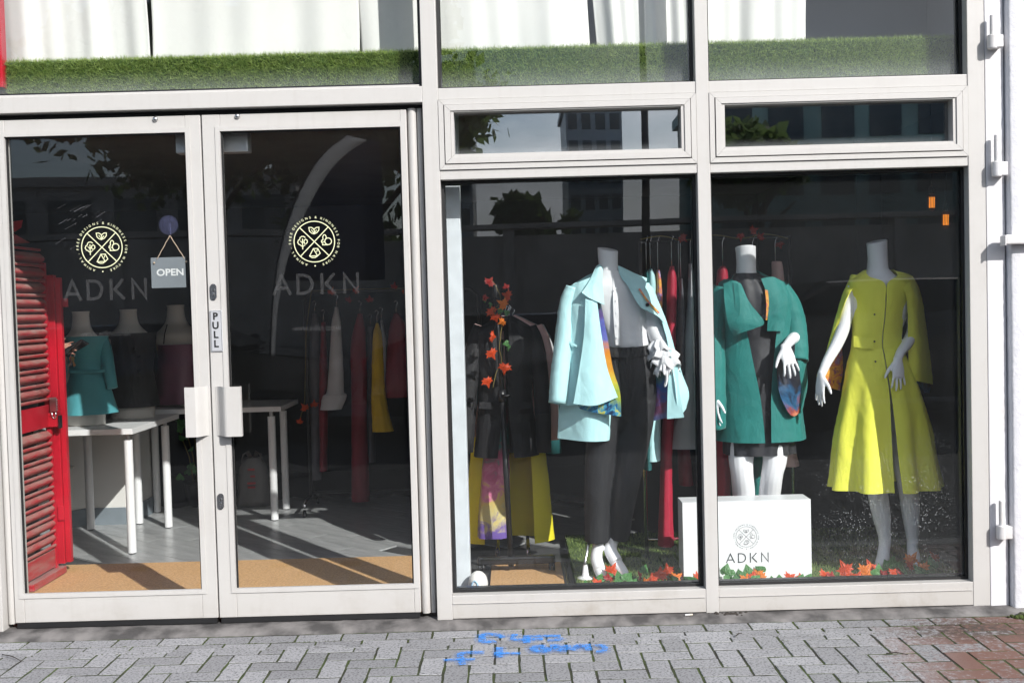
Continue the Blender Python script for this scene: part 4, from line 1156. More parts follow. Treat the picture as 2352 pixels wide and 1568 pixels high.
# red steel posts of the shutter frame
MB().bevbox(2.150, 2.200, 0.22, 0.30, 0.02, 2.36, 0.003).build('shutter_post', M['red'], label='dark red steel upright in the right corner of the window', cat='post')
MB().bevbox(-2.46, -2.302, 0.13, 0.18, 2.501, 3.29, 0.003).build('shutter_box', M['red'], label='bright red steel upright behind the upper left pane', cat='post')

# ------------------------------------------------------------------ mats and turf on the display floor
MB().bevbox(-3.0, -0.30, 0.13, 1.25, 0.005, 0.024, 0.003).build('door_mat', M['coir'], label='wide tan coir mat lying inside the doors', cat='mat')
m2 = empty('window_mat', (0.0, 0.6, 0.0), 'tan coir mat with dark edging under the wheeled clothes rail', 'mat')
MB().bevbox(-0.145, 0.235, 0.36, 1.02, 0.005, 0.022, 0.003).build('coir', M['coir'], m2)
for xa, xb in ((0.2365, 0.250), (0.262, 0.285)):
    MB().bevbox(xa, xb, 0.14, 1.02, 0.005, 0.024, 0.002).build('edge_strip', M['mat_edge'], m2)
MB().bevbox(0.250, 0.262, 0.14, 1.02, 0.005, 0.020, 0.002).build('edge_strip', M['steel'], m2)
MB().bevbox(-0.145, 0.2362, 0.125, 0.359, 0.005, 0.021, 0.003).build('coir', M['coir'], m2)

def blades(region, n, hmin, hmax, wid, lean, rnd, up=Vector((0, 0, 1)), out=None):
    mb = MB(); V = []; Fc = []
    for k in range(n):
        p, nr = region(rnd)
        d = (nr + Vector((rnd.gauss(0, lean), rnd.gauss(0, lean), rnd.gauss(0, lean)))).normalized()
        h = rnd.uniform(hmin, hmax)
        s_ = d.cross(Vector((rnd.uniform(-1,1), rnd.uniform(-1,1), rnd.uniform(-1,1)))).normalized() * wid
        mid = p + d*h*0.55
        tip = p + d*h + Vector((rnd.gauss(0,1), rnd.gauss(0,1), rnd.gauss(0,1))).normalized()*h*0.35
        i = len(V)
        V += [p - s_, p + s_, mid + s_*0.7, mid - s_*0.7, tip]
        Fc += [(i, i+1, i+2, i+3), (i+3, i+2, i+4)]
    mb.v = [tuple(v) for v in V]; mb.f = Fc
    return mb
TZ = 0.052       # turf lies on a thin platform
rnd = random.Random(31)
wt_ = MB().box(0.288, 2.20, 0.125, 1.55, 0.005, TZ).build('window_turf', M['turf_base'], label='artificial grass carpet covering the window floor', cat='artificial grass')
blades(lambda r_: (Vector((r_.uniform(0.29, 2.19), 0.13 + 1.40*r_.random()**1.35, TZ - 0.001)), Vector((0, 0, 1))), 26000, 0.014, 0.028, 0.0011, 0.4, rnd).build('grass_blades', M['turf'], wt_, fix=False, kind='stuff')
# turf covered ledge behind the upper panes
tl = MB().bevbox(-2.300, 2.19, 0.165, 0.235, 2.430, 2.622, 0.008).build('turf_ledge', M['turf_base'], label='long ledge covered in artificial grass below the curtains', cat='artificial grass')
def ledge(r_):
    x = r_.uniform(-2.30, 2.19)
    if r_.random() < 0.74:
        return Vector((x, 0.165, r_.uniform(2.432, 2.618))), Vector((0, -1, 0.35)).normalized()
    return Vector((x, r_.uniform(0.165, 0.235), 2.618)), Vector((0, -0.35, 1)).normalized()
blades(ledge, 75000, 0.014, 0.030, 0.00105, 0.45, rnd).build('grass_blades', M['turf'], tl, fix=False, kind='stuff')

# ------------------------------------------------------------------ curtains above the ledge
def curtain(label, xpx0, xpx1, amp, nfold, seed, yb=0.285, gather=0.0, group='cream curtains behind the upper panes'):
    rnd = random.Random(seed)
    xa, xb = at(xpx0, 60, yb).x, at(xpx1, 60, yb).x
    nu, nv = 90, 16
    ph = [rnd.uniform(0, 6.28) for _ in range(4)]
    vs = []
    for j in range(nv):
        t = j/(nv-1)
        z = 2.535 + (3.28 - 2.535)*t
        for i in range(nu):
            u = i/(nu-1)
            w = 0.0
            for q, (f, a) in enumerate(((1.0, 1.0), (1.7, 0.5), (2.9, 0.28), (0.5, 0.6))):
                w += a*math.sin(nfold*f*2*math.pi*u + ph[q] + 0.5*t*(q-1))
            vs.append((xa + (xb-xa)*u + gather*(1-t)*(0.5-u) + 0.01*math.sin(5*t + ph[0])*0.6, yb + amp*(0.75 + 0.35*(1-t))*w*0.5, z))
    fs = [(j*nu+i, j*nu+i+1, (j+1)*nu+i+1, (j+1)*nu+i) for j in range(nv-1) for i in range(nu-1)]
    o = MB().add(vs, fs).build('curtain', M['cream_curtain'], smooth=True, label=label, cat='curtain', group=group)
    md = o.modifiers.new('thickness', 'SOLIDIFY'); md.thickness = 0.002
    return o
curtain('cream curtain at the far left above the left door', -30, 341, 0.026, 2.6, 1)
curtain('widest flat cream curtain above the right door', 347, 823, 0.018, 2.0, 2, yb=0.290)
curtain('cream curtain running behind the upright left of the middle pane', 826, 1352, 0.022, 3.0, 3, yb=0.300)
curtain('narrow parted cream curtain right of the dark gap in the middle pane', 1359, 1604, 0.034, 2.6, 4, yb=0.285, gather=0.05)
curtain('last cream curtain ending beside the bare grey wall', 1610, 1852, 0.020, 2.2, 5, yb=0.290)
# dark gap: a doorway leaf behind the parted curtains

# ================================================================== BEHIND THE LEFT DOOR
# ------------------------------------------------------------------ folded red security shutter
SX = -2.535
sh = empty('security_shutter', (SX, 0.85, 0.02), 'folded red louvred steel security shutter inside the left door', 'shutter')
MB().bevbox(SX-0.045, SX+0.012, 0.600, 0.634, 0.030, 2.262, 0.003).build('front_post', M['red'], sh)
MB().bevbox(SX-0.030, SX-0.002, 1.004, 1.030, 0.06, 1.74, 0.002).build('rear_post', M['red'], sh)
# folded-back leaf behind: box section and channel
MB().bevbox(SX-0.034, SX+0.020, 1.060, 1.100, 0.075, 1.675, 0.003).build('folded_post', M['red'], sh)
MB().bevbox(SX+0.022, SX+0.050, 1.075, 1.104, 0.080, 1.660, 0.002).build('folded_post', M['red'], sh)
MB().bevbox(SX-0.003, SX+0.075, 1.108, 1.116, 1.498, 1.545, 0.002).build('hasp', M['red'], sh)
b = MB().bevbox(SX-0.004, SX+0.030, 1.050, 1.0595, 0.32, 0.40, 0.002).build('hinge_plate', M['red'], sh)
# top brackets
MB().prism([(0.634, 1.930), (0.80, 1.955), (0.78, 1.915), (0.70, 1.885), (0.634, 1.890)], 'x', SX-0.020, SX-0.012).build('bracket', M['red'], sh)
MB().prism([(0.634, 1.885), (0.86, 1.84), (0.634, 1.820)], 'x', SX-0.014, SX-0.006).build('bracket', M['louvre'], sh)
MB().bevbox(SX-0.012, SX+0.008, 0.634, 0.95, 1.800, 1.812, 0.002).build('bracket', M['louvre'], sh)
# louvres
def slat(z, ya, yb, h):
    pro = []
    for k in range(9):
        t = k/8
        pro.append((SX - 0.022 + 0.026*math.sin(math.pi*min(1, t*1.05)), z + h*t))
    pro += [(SX - 0.028, z + h), (SX - 0.028, z)]
    pts3 = MB()
    pts3.prism([(p[0], p[1]) for p in pro], 'y', ya, yb)
    # rib below the slat
    rib = [(SX - 0.004 + 0.009*math.cos(R(a)), z - 0.013 + 0.009*math.sin(R(a))) for a in range(0, 360, 40)]
    pts3.prism(rib, 'y', ya, yb)
    o = pts3.build('louvre_slat', M['louvre'], sh)
    return o
z = 1.735
k = 0
while z > 0.20:
    if not (0.835 < z < 1.00):
        slat(z, 0.636, 1.002, 0.056)
    z -= 0.0805
MB().bevbox(SX-0.026, SX-0.004, 0.636, 1.002, 0.845, 0.965, 0.003).build('lock_plate', M['red'], sh)
MB().bevbox(SX-0.020, SX-0.004, 0.636, 1.002, 0.075, 0.175, 0.003).build('bottom_rail', M['louvre'], sh)
MB().bevbox(SX-0.050, SX+0.030, 0.66, 1.06, 0.028, 0.066, 0.004).build('bottom_channel', M['louvre'], sh)
MB().bevbox(SX-0.012, SX+0.040, 0.985, 1.045, 0.845, 0.925, 0.003).build('lock_box', M['red'], sh)
MB().bevbox(SX+0.0405, SX+0.052, 1.000, 1.030, 0.835, 0.905, 0.002).build('latch', M['plastic_black'], sh)
# combination padlock
pk = empty('padlock', (SX+0.02, 0.99, 0.93), 'silver combination padlock hanging on the red shutter', 'padlock')
MB().bevbox(SX+0.010, SX+0.046, 0.972, 0.984, 0.928, 1.008, 0.004).build('body', M['steel'], pk)
for q in range(5):
    MB().lathe((0,0,0), [(0.007, -0.004), (0.008, -0.003), (0.008, 0.003), (0.007, 0.004)], 14).build('dial', M['steel'], pk)
    pk.children[-1].data.transform(Matrix.Translation((SX+0.046, 0.978, 0.940 + 0.0135*q)))
MB().tube([(SX+0.018, 0.978, 0.929), (SX+0.018, 0.980, 0.905), (SX+0.024, 0.983, 0.893), (SX+0.034, 0.983, 0.893), (SX+0.040, 0.980, 0.905), (SX+0.040, 0.978, 0.929)], 0.004, 8).build('shackle', M['chrome'], pk, smooth=True)

# ------------------------------------------------------------------ person standing beyond the shutter, phone and keys in hand
PY = 1.16
hx = at(162, 800, PY)
pe = empty('person', (-3.02, 1.5, 0.024), 'person in dark clothes behind the red shutter, hand reaching out with phone and keys', 'person')
bd = MB()
B = lambda x, y, z: Vector((-3.02 + x, 1.50 + y, 0.02 + z))
bd.tube([B(0,0,1.40), B(0,0.0,1.45), B(0,-0.01,1.52)], [0.052, 0.048, 0.052], n=12)
bd.tube([B(0,0.0,1.44), B(0,-0.01,1.52), B(0,-0.02,1.60), B(0,-0.01,1.67), B(0,0,1.715)], [0.05, 0.068, 0.080, 0.072, 0.03], n=16)
bd.tube([B(0.02,-0.095,1.60), B(0.02,-0.105,1.575), B(0.018,-0.095,1.565)], [0.008, 0.014, 0.008], n=8)
bd.tube([B(0,0,0.86), B(0,0,0.98), B(0,0,1.10), B(0,0,1.28), B(0,0,1.38), B(0,0,1.43)], [(0.165,0.12), (0.16,0.11), (0.145,0.10), (0.175,0.115), (0.17,0.095), (0.07,0.06)], n=18, ref=(1,0,0))
for s_ in (-1, 1):
    bd.tube([B(0.085*s_,0,0.92), B(0.09*s_,-0.01,0.60), B(0.092*s_,0.01,0.47), B(0.094*s_,0.015,0.28), B(0.095*s_,0.02,0.07)], [0.085, 0.062, 0.052, 0.052, 0.036], n=12)
    bd.tube([B(0.095*s_,0.05,0.04), B(0.097*s_,-0.05,0.035), B(0.10*s_,-0.16,0.025)], [(0.035,0.035),(0.042,0.03),(0.035,0.02)], n=10)
# far arm hangs, near arm reaches out
bd.tube([B(-0.17,0,1.38), B(-0.22,0.0,1.20), B(-0.24,0.02,1.08), B(-0.23,-0.06,0.86)], [0.052, 0.045, 0.04, 0.028], n=10)
hand(bd, B(-0.23,-0.065,0.85), (0,-0.2,-1), (0,-1,0), (1,0,0), 0.95, 0.35)
wr = hx + Vector((-0.085, 0.010, -0.008))
el = B(0.27,-0.02,1.10)
bd.tube([B(0.16,0,1.38), B(0.22,0.0,1.24), el, el.lerp(wr, 0.5), wr], [0.052, 0.045, 0.041, 0.035, 0.025], n=12)
hand(bd, wr, (1.0, -0.15, 0.12), (0.1, -0.25, 1.0), (0.25, -1, 0.1), 0.92, 0.42, 0.12)
body = bd.build('body', M['skin'], pe, smooth=True)
voxel(body, 0.006, 3)
# jacket, trousers, hair over it
jk = MB()
jk.tube([B(0,0,0.80), B(0,0,0.95), B(0,0,1.10), B(0,0,1.29), B(0,0,1.39), B(0,0,1.45)], [(0.19,0.145), (0.182,0.135), (0.168,0.125), (0.196,0.138), (0.19,0.115), (0.075,0.07)], n=20, ref=(1,0,0))
jk.tube([B(-0.16,0,1.39), B(-0.22,0.0,1.20), B(-0.24,0.02,1.08), B(-0.23,-0.055,0.90)], [0.068, 0.058, 0.053, 0.043], n=12)
jk.tube([B(0.15,0,1.39), B(0.22,0.0,1.24), el, el.lerp(wr, 0.5), el.lerp(wr, 0.93)], [0.068, 0.058, 0.055, 0.047, 0.038], n=12)
voxel(jk.build('jacket', M['jeans'], pe, smooth=True), 0.010, 4)
tr = MB()
for s_ in (-1, 1):
    tr.tube([B(0.08*s_,0,0.95), B(0.09*s_,-0.01,0.60), B(0.092*s_,0.01,0.47), B(0.094*s_,0.015,0.28), B(0.095*s_,0.02,0.06)], [0.108, 0.08, 0.07, 0.066, 0.062], n=14)
voxel(tr.build('trousers', M['black_cloth'], pe, smooth=True), 0.010, 4)
ha = MB().tube([B(0,0.045,1.44), B(0,0.040,1.56), B(0,0.022,1.66), B(0,0.01,1.735)], [0.07, 0.086, 0.086, 0.03], n=16)
ha.build('hair', M['hair'], pe, smooth=True)
# phone and keys
pc = wr + Vector((0.115, -0.035, 0.010))
ph = MB().bevbox(-0.037, 0.037, -0.004, 0.004, -0.075, 0.075, 0.003).build('phone', M['car_glass'], label='dark phone held in the hand beside the red shutter', cat='phone')
ph.matrix_world = Matrix.Translation(pc) @ Matrix.Rotation(R(62), 4, 'Y') @ Matrix.Rotation(R(68), 4, 'Z')
ky = empty('keys', hx + Vector((0.03, -0.03, -0.06)), 'bunch of keys dangling from the hand with the phone', 'keys')
kc = hx + Vector((0.025, -0.035, -0.035))
MB().tube([kc + Vector((0.012*math.cos(R(a)), 0, 0.012*math.sin(R(a)))) for a in range(0, 361, 30)], 0.0012, 6).build('ring', M['chrome'], ky)
for q, (ang, mm) in enumerate(((-24, 'brass'), (6, 'chrome'), (26, 'chrome'), (-6, 'brass'))):
    k_ = MB()
    k_.lathe((0,0,0), [(0.011, -0.0012), (0.011, 0.0012)], 14)
    k_.v = [(x, zz, y) for x, y, zz in k_.v]
    k_.box(-0.0035, 0.0035, -0.0011, 0.0011, -0.046, -0.009)
    for t in range(3): k_.box(0.0035, 0.0058, -0.0010, 0.0010, -0.044 + 0.011*t, -0.039 + 0.011*t)
    o = k_.build('key', M[mm], ky)
    o.data.transform(Matrix.Translation(kc + Vector((0.004*q - 0.008, -0.003*q, -0.020))) @ Matrix.Rotation(R(ang), 4, 'Y') @ Matrix.Rotation(R(20*q), 4, 'Z'))

# ------------------------------------------------------------------ white tables
def table(label, x0, x1, y0, y1, ztop, legs):
    t = empty('table', ((x0+x1)/2, (y0+y1)/2, 0.012), label, 'table', 'white round-legged tables behind the doors')
    MB().bevbox(x0, x1, y0, y1, ztop-0.034, ztop, 0.002).build('table_top', M['white_top'], t)
    for (x, y) in legs:
        l = MB().lathe((x, y, 0.018), [(0.0255, 0), (0.0255, ztop-0.034-0.060), (0.025, ztop-0.034-0.058)], 20).build('leg', M['white_top'], t, smooth=False)
        MB().lathe((x, y, 0.012), [(0.019, 0), (0.022, 0.0055)], 16).build('foot', M['plastic_black'], l)
        MB().lathe((x, y, ztop-0.0735), [(0.013, 0), (0.013, 0.0385)], 14).build('leg_bolt', M['alu'], l)
    return t
ZT1 = 0.772
table('white table carrying the teal and black dress forms', -3.16, -2.262, 1.47, 2.34, ZT1, [(-2.318, 1.545), (-2.338, 2.275), (-2.86, 2.275), (-3.10, 1.545)])
table('second white table under the mauve top, right of the other', -2.660, -1.575, 2.355, 2.92, 0.80, [(-1.660, 2.43), (-1.665, 2.82), (-2.590, 2.43), (-2.600, 2.83)])
# low white pier with a grey skirting under the table
pr = empty('low_pier', (-2.85, 2.6, 0.012), 'low white painted pier with chipped grey skirting under the table', 'pier')
outl = [(-3.30, 2.30), (-3.04, 2.335), (-2.96, 2.44), (-2.685, 2.44), (-2.640, 2.50), (-2.640, 2.90), (-3.30, 2.90)]
grow = [(-3.31, 2.288), (-3.036, 2.324), (-2.955, 2.428), (-2.680, 2.428), (-2.628, 2.496), (-2.628, 2.91), (-3.31, 2.91)]
MB().prism(outl, 'z', 0.012, 0.735).build('pier', M['inner_white'], pr)
MB().prism(grow, 'z', 0.012, 0.128).build('skirting', M['skirting'], pr)
MB().bevbox(-3.02, -2.99, 2.33, 2.372, 0.42, 0.432, 0.002).build('batten', M['inner_white'], pr)

# ------------------------------------------------------------------ dress forms on the tables
def form(name, label, Y, cx, neck_y, sh_y, waist_y, hip_y, base_y, rsh, rwa, rhi, ztab):
    o = empty(name, (at(cx, base_y, Y).x, Y, ztab), label, 'dress form', 'headless dress forms on the white tables')
    P = lambda py: at(cx, py, Y)
    k = mpp(Y)
    zb = ztab + 0.001
    pr = [((rhi*0.98)*k, zb - 0), ((rhi)*k, P(base_y-20).z), (rhi*k, P(hip_y).z), (rwa*k, P(waist_y).z), (rsh*0.92*k, P((sh_y+waist_y)/2).z), (rsh*k, P(sh_y+14).z), (rsh*0.62*k, P(sh_y-8).z), (22*k, P(sh_y-24).z), (19*k, P(neck_y+10).z), (20*k, P(neck_y).z)]
    C = catmull([(r_, 0, z_) for r_, z_ in pr], 4)
    c = P(base_y)
    MB().rings([[(c.x + q.x*math.cos(2*math.pi*i/28), c.y + 0.66*q.x*math.sin(2*math.pi*i/28), q.z) for i in range(28)] for q in C], True).build('torso', M['cal_cloth'], o, smooth=True)
    return o
f1 = form('dress_form', 'dress form in a teal belted peplum dress nearest the red shutter', 1.74, 196, 715, 775, 850, 905, 976, 50, 38, 46, ZT1)
Y = 1.74
loft('dress', [(196,772,52,0.105,0,0), (198,800,47,0.105,0,0), (200,830,42,0.095,0,0), (202,858,41,0.092,0,0), (203,890,48,0.115,0,0,0.012), (205,925,56,0.145,0,0,0.03), (206,948,61,0.165,0,0,0.045)], Y, M['teal_dress'], f1, nf=7)
MB().tube([at(158+ i*8.2, 852 - i*0.2 + 3*math.sin(i*0.3), Y-0.094 - 0.001*i*(11-i)*0.15) for i in range(11)], 0.012, 8, flat=0.3).build('belt', M['teal_dress'], f1, smooth=True)
s_ = MB(); ptube(s_, [(236,776,0,12), (243,810,-0.01,15), (250,850,-0.03,14), (258,891,-0.05,12)], Y); s_.build('sleeve', M['teal_dress'], f1, smooth=True)
s_ = MB(); ptube(s_, [(158,776,0,12), (150,810,-0.01,15), (144,850,-0.03,14), (140,891,-0.05,12)], Y); s_.build('sleeve', M['teal_dress'], f1, smooth=True)
f2 = form('dress_form', 'dress form in a black buttoned jacket between the other two forms', 2.12, 304, 710, 765, 850, 900, 955, 54, 42, 52, ZT1)
loft('jacket', [(304,764,54,0.12,0,0), (303,800,52,0.12,0,0), (304,850,46,0.105,0,0), (306,890,52,0.13,0,0,0.01), (307,932,57,0.15,0,0,0.02)], 2.12, M['black_cloth'], f2, nf=8)
for (px, py) in ((318, 818), (318, 852), (306, 800)):
    MB().disc(at(px, py, 1.985), 0.011, n=14, depth=0.012).build('button', M['plastic_black'], f2)
f3 = form('dress_form', 'dress form in a mauve strappy satin top behind the door handle', 2.62, 412, 700, 757, 850, 900, 946, 50, 42, 50, 0.80)
loft('top', [(412,790,48,0.125,0,0), (412,830,46,0.12,0,0), (412,880,52,0.14,0,0,0.015), (412,925,58,0.16,0,0,0.03)], 2.62, M['mauve'], f3, nf=9)
for a_, b_ in (((384, 745), (376, 790)), ((440, 745), (446, 790))):
    MB().tube([at(*a_, 2.56), at((a_[0]+b_[0])/2-2, (a_[1]+b_[1])/2, 2.525), at(*b_, 2.50)], 0.004, 6).build('strap', M['black_cloth'], f3, smooth=True)

# ------------------------------------------------------------------ carrier bag and dark plant under the second table
c = ground(585, 1160, 0.012)
bag = empty('carrier_bag', c, 'white plastic carrier bag with red print on the floor under the table', 'bag')
rn = random.Random(4)
rings = []
for j in range(9):
    t = j/8
    w = 0.125*(1 - 0.10*t - 0.45*t**4); dd = 0.08*(1 - 0.6*t)
    rings.append([(c.x + w*math.cos(2*math.pi*i/22)*(1 + rn.uniform(-0.10, 0.10)), c.y + dd*math.sin(2*math.pi*i/22)*(1 + rn.uniform(-0.1, 0.1)), c.z + 0.36*t) for i in range(22)])
MB().rings(rings, True).build('bag_body', M['bag'], bag, smooth=True)
for s_ in (-1, 1):
    MB().tube([(c.x + 0.01*s_, c.y, c.z + 0.34), (c.x + 0.035*s_, c.y - 0.02, c.z + 0.40), (c.x + 0.065*s_, c.y - 0.03, c.z + 0.385), (c.x + 0.075*s_, c.y - 0.05, c.z + 0.33)], [0.014, 0.018, 0.014, 0.005], 8, flat=0.35).build('handle', M['bag'], bag, smooth=True)
for q, (dx, dz, w) in enumerate(((0, 0.27, 0.05), (0.01, 0.22, 0.035), (0.0, 0.17, 0.06), (0.0, 0.14, 0.055))):
    MB().box(c.x + dx - w/2, c.x + dx + w/2, c.y - 0.081 + 0.05*dz, c.y - 0.079 + 0.05*dz, c.z + dz, c.z + dz + 0.014).build('print', M['bag_red'], bag)

def leaf_points(kind):
    if kind == 'maple':
        o = [(0,-0.15),(0.14,-0.22),(0.34,-0.34),(0.30,-0.12),(0.62,-0.10),(0.48,0.08),(0.74,0.36),(0.42,0.32),(0.36,0.46),(0.22,0.40),(0.16,0.62),(0.0,1.0),(-0.16,0.62),(-0.22,0.40),(-0.36,0.46),(-0.42,0.32),(-0.74,0.36),(-0.48,0.08),(-0.62,-0.10),(-0.30,-0.12),(-0.34,-0.34),(-0.14,-0.22)]
    else:
        o = [(0,-0.10),(0.22,-0.28),(0.46,-0.18),(0.58,0.08),(0.42,0.38),(0.20,0.66),(0.0,0.95),(-0.20,0.66),(-0.42,0.38),(-0.58,0.08),(-0.46,-0.18),(-0.22,-0.28)]
    return o
def leaf_mesh(kind, m, seed):
    rn = random.Random(seed)
    o = leaf_points(kind); n = len(o)
    cup = rn.uniform(0.15, 0.5); tw = rn.uniform(-0.3, 0.3)
    f = lambda x, y: -cup*abs(x)**1.3 * 0.7 - 0.25*y*y + tw*x*y
    vs = [(x, y, f(x, y)) for x, y in o] + [(x*0.5, y*0.5 + 0.03, f(x*0.5, y*0.5) + 0.03*(1 if i % 2 else -1)) for i, (x, y) in enumerate(o)] + [(0, 0.05, 0.05)]
    fs = []
    for i in range(n):
        k = (i+1) % n
        fs += [(i, k, n+k, n+i), (n+i, n+k, 2*n)]
    me = bpy.data.meshes.new(kind + '_leaf'); me.from_pydata(vs, [], fs); me.materials.append(m)
    for p in me.polygons: p.use_smooth = False
    return me
LEAF = {('maple', k): [leaf_mesh('maple', M['leaf_' + k], s_) for s_ in range(3)] for k in ('orange', 'yellow', 'red')}
LEAF[('ivy', 'green')] = [leaf_mesh('ivy', M['leaf_green'], 50 + s_) for s_ in range(3)]
def put_leaf(p, size, kind, colr, par, rot):
    me = random.Random(int(abs(p[0]*1000) + abs(p[2]*777))).choice(LEAF[(kind, colr)])
    o = bpy.data.objects.new('maple_leaf' if kind == 'maple' else 'ivy_leaf', me); COL.objects.link(o)
    o.parent = par; o.matrix_parent_inverse = WORLD[par.name].inverted()
    o.location = p; o.rotation_euler = rot; o.scale = (size, size, size)
    return o

pc = ground(425, 1185, 0.012)
pl = empty('potted_plant', (pc.x, 3.05, 0.012), 'dark trailing foliage plant in the gloom under the second table', 'plant')
MB().lathe((pc.x, 3.05, 0.012), [(0.07, 0), (0.10, 0.02), (0.115, 0.16), (0.12, 0.18), (0.10, 0.18)], 18).build('pot', M['plastic_black'], pl, smooth=True)
rn = random.Random(9)
for k in range(26):
    x = pc.x + rn.gauss(0, 0.11); y = 3.02 + rn.uniform(-0.12, 0.12); z_ = 0.22 + rn.random()*0.42
    put_leaf((x, y, z_), rn.uniform(0.04, 0.075), 'ivy', 'green', pl, (R(rn.uniform(40, 110)), R(rn.uniform(-30, 30)), R(rn.uniform(0, 360))))
for k in range(6):
    MB().tube([(pc.x + 0.02*(k-2.5), 3.05, 0.17), (pc.x + 0.03*(k-2.5), 3.04, 0.38), (pc.x + 0.055*(k-2.5), 3.0, 0.60)], 0.004, 6).build('stem', M['vine'], pl, smooth=True)

# ------------------------------------------------------------------ closer box seen over the doors
c0, c1 = at(402, 312, 0.12), at(570, 348, 0.12)
db = empty('door_closer', ((c0.x+c1.x)/2, 0.16, (c0.z+c1.z)/2), 'grey box of the door closer behind the top of the doors', 'door closer')
MB().bevbox(c0.x, c1.x, 0.12, 0.19, c1.z, c0.z + 0.05, 0.006).build('housing', M['alu'], db)
MB().tube([(c0.x + 0.05, 0.14, c0.z + 0.052), (c0.x - 0.10, 0.12, c0.z + 0.056), (c0.x - 0.22, 0.10, c0.z + 0.050)], 0.006, 8).build('arm', M['alu'], db)

# ------------------------------------------------------------------ clothes rail behind the right door
def hanger(par, top, wid=0.40, axis=(1,0,0), drop=0.11, m='chrome'):
    t = Vector(top); a = Vector(axis).normalized()
    hk = [t + Vector((0,0,0.0)) + a*0.022*math.sin(R(q)) + Vector((0,0,0.022*math.cos(R(q)) - 0.022)) for q in range(-90, 100, 20)]
    pts = hk + [t + Vector((0,0,-0.055))]
    h = MB().tube(pts, 0.0022, 6).build('hanger_hook', M[m], par, smooth=True)
    MB().tube([t + a*(-wid/2) + Vector((0,0,-drop)), t + a*(-wid/5) + Vector((0,0,-0.066)), t + Vector((0,0,-0.052)), t + a*(wid/5) + Vector((0,0,-0.066)), t + a*(wid/2) + Vector((0,0,-drop))], [0.006, 0.007, 0.008, 0.007, 0.006], 8).build('hanger_bar', M['plastic_black'], par, smooth=True)

YR = 2.75
rl = empty('clothes_rail', (-0.9, YR, 0.012), 'black wheeled clothes rail in the dark behind the right door', 'clothes rail')
xa, xb = at(700, 700, YR).x, at(1100, 700, YR).x
ztop = at(800, 668, YR).z
MB().tube([(xa, YR, 0.10), (xa, YR, ztop - 0.06), (xa + 0.06, YR, ztop), (xb - 0.06, YR, ztop), (xb, YR, ztop - 0.06), (xb, YR, 0.10)], 0.013, 12).build('rail', M['plastic_black'], rl, smooth=True)
MB().tube([(xa, YR, 0.14), (xb, YR, 0.14)], 0.011, 10).build('lower_bar', M['plastic_black'], rl, smooth=True)
for x in (xa, xb):
    MB().tube([(x, YR - 0.25, 0.085), (x, YR - 0.20, 0.115), (x, YR, 0.12), (x, YR + 0.20, 0.115), (x, YR + 0.25, 0.085)], 0.012, 10).build('foot', M['chrome'], rl, smooth=True)
    for s_ in (-1, 1):
        w = MB().lathe((0,0,0), [(0.018, -0.010), (0.026, -0.007), (0.026, 0.007), (0.018, 0.010)], 16)
        o = w.build('caster', M['plastic_black'], rl, smooth=True)
        o.data.transform(Matrix.Translation((x, YR + 0.25*s_, 0.038)) @ Matrix.Rotation(R(90), 4, 'Y'))
def hung(label, rows, Y, m, cat='garment', group='garments hanging on the rail behind the right door', fold=0.02, nf=3, hang=True, name='hanging_garment', extra=None, depth=0.05, ph=0.0, cross=False):
    """a garment hanging folded on a rail: rows of (left px, right px, py)"""
    top = rows[0]
    c = at((top[0]+top[1])/2, top[2], Y)
    o = empty(name, (c.x, Y, at((rows[-1][0]+rows[-1][1])/2, rows[-1][2], Y).z), label, cat, group)
    rings_rows = []
    for k, (l, r_, py) in enumerate(rows):
        t = k/(len(rows)-1)
        rings_rows.append(((l+r_)/2, py, (r_-l)/2, depth*(0.5 + 0.6*t), 0.0, 0.0, fold*8*(0.3 + 0.7*t)*0.12))
    loft('cloth', rings_rows, Y, m, o, n=40, nf=nf*2+1, ph=ph)
    if hang:
        MB().tube([c + Vector((0,0,-0.01)), c + Vector((0,0,0.05)), c + Vector((0.012,0,0.075)), c + Vector((0.0,0,0.092)), c + Vector((-0.014,0,0.08))], 0.0025, 6).build('hanger_hook', M['chrome'], o, smooth=True)
    return o
g1 = hung('pale grey bell-cuffed sleeve dress hanging behind the right door', [(770,776,705), (762,782,745), (758,786,800), (753,788,880), (750,789,902), (742,795,910), (737,784,940)], 2.66, M['grey_cloth'], ph=1)
g2 = hung('mustard yellow ruffle-hemmed garment hanging behind the right door', [(864,868,742), (858,876,770), (854,880,830), (853,884,895), (852,886,910), (854,893,950), (856,903,990)], 2.62, M['mustard'], fold=0.05, nf=4)
hung('long crimson dress hanging to the floor behind the right door', [(822,832,720), (806,840,790), (808,842,950), (808,846,1080), (808,848,1150)], 2.72, M['burgundy'])
hung('short crimson jacket at the right end of the rail', [(905,915,720), (893,935,760), (886,938,860), (884,938,912)], 2.66, M['burgundy'], ph=2)
hung('narrow dark red trousers left of the grey sleeve', [(738,748,740), (734,752,860), (736,752,1080)], 2.74, M['burgundy'], ph=3)
hung('dark grey trousers between the crimson and the yellow garment', [(846,856,750), (843,862,900), (845,862,1060)], 2.78, M['dgrey_cloth'], ph=1)
hung('sheer grey scarf right of the yellow garment', [(874,878,735), (876,888,800), (878,890,900)], 2.70, M['grey_cloth'], ph=5)
hung('plum dress hanging furthest left on the rail', [(718,728,720), (712,736,800), (712,738,960), (712,738,1100)], 2.80, M['dgrey_cloth'], ph=4)

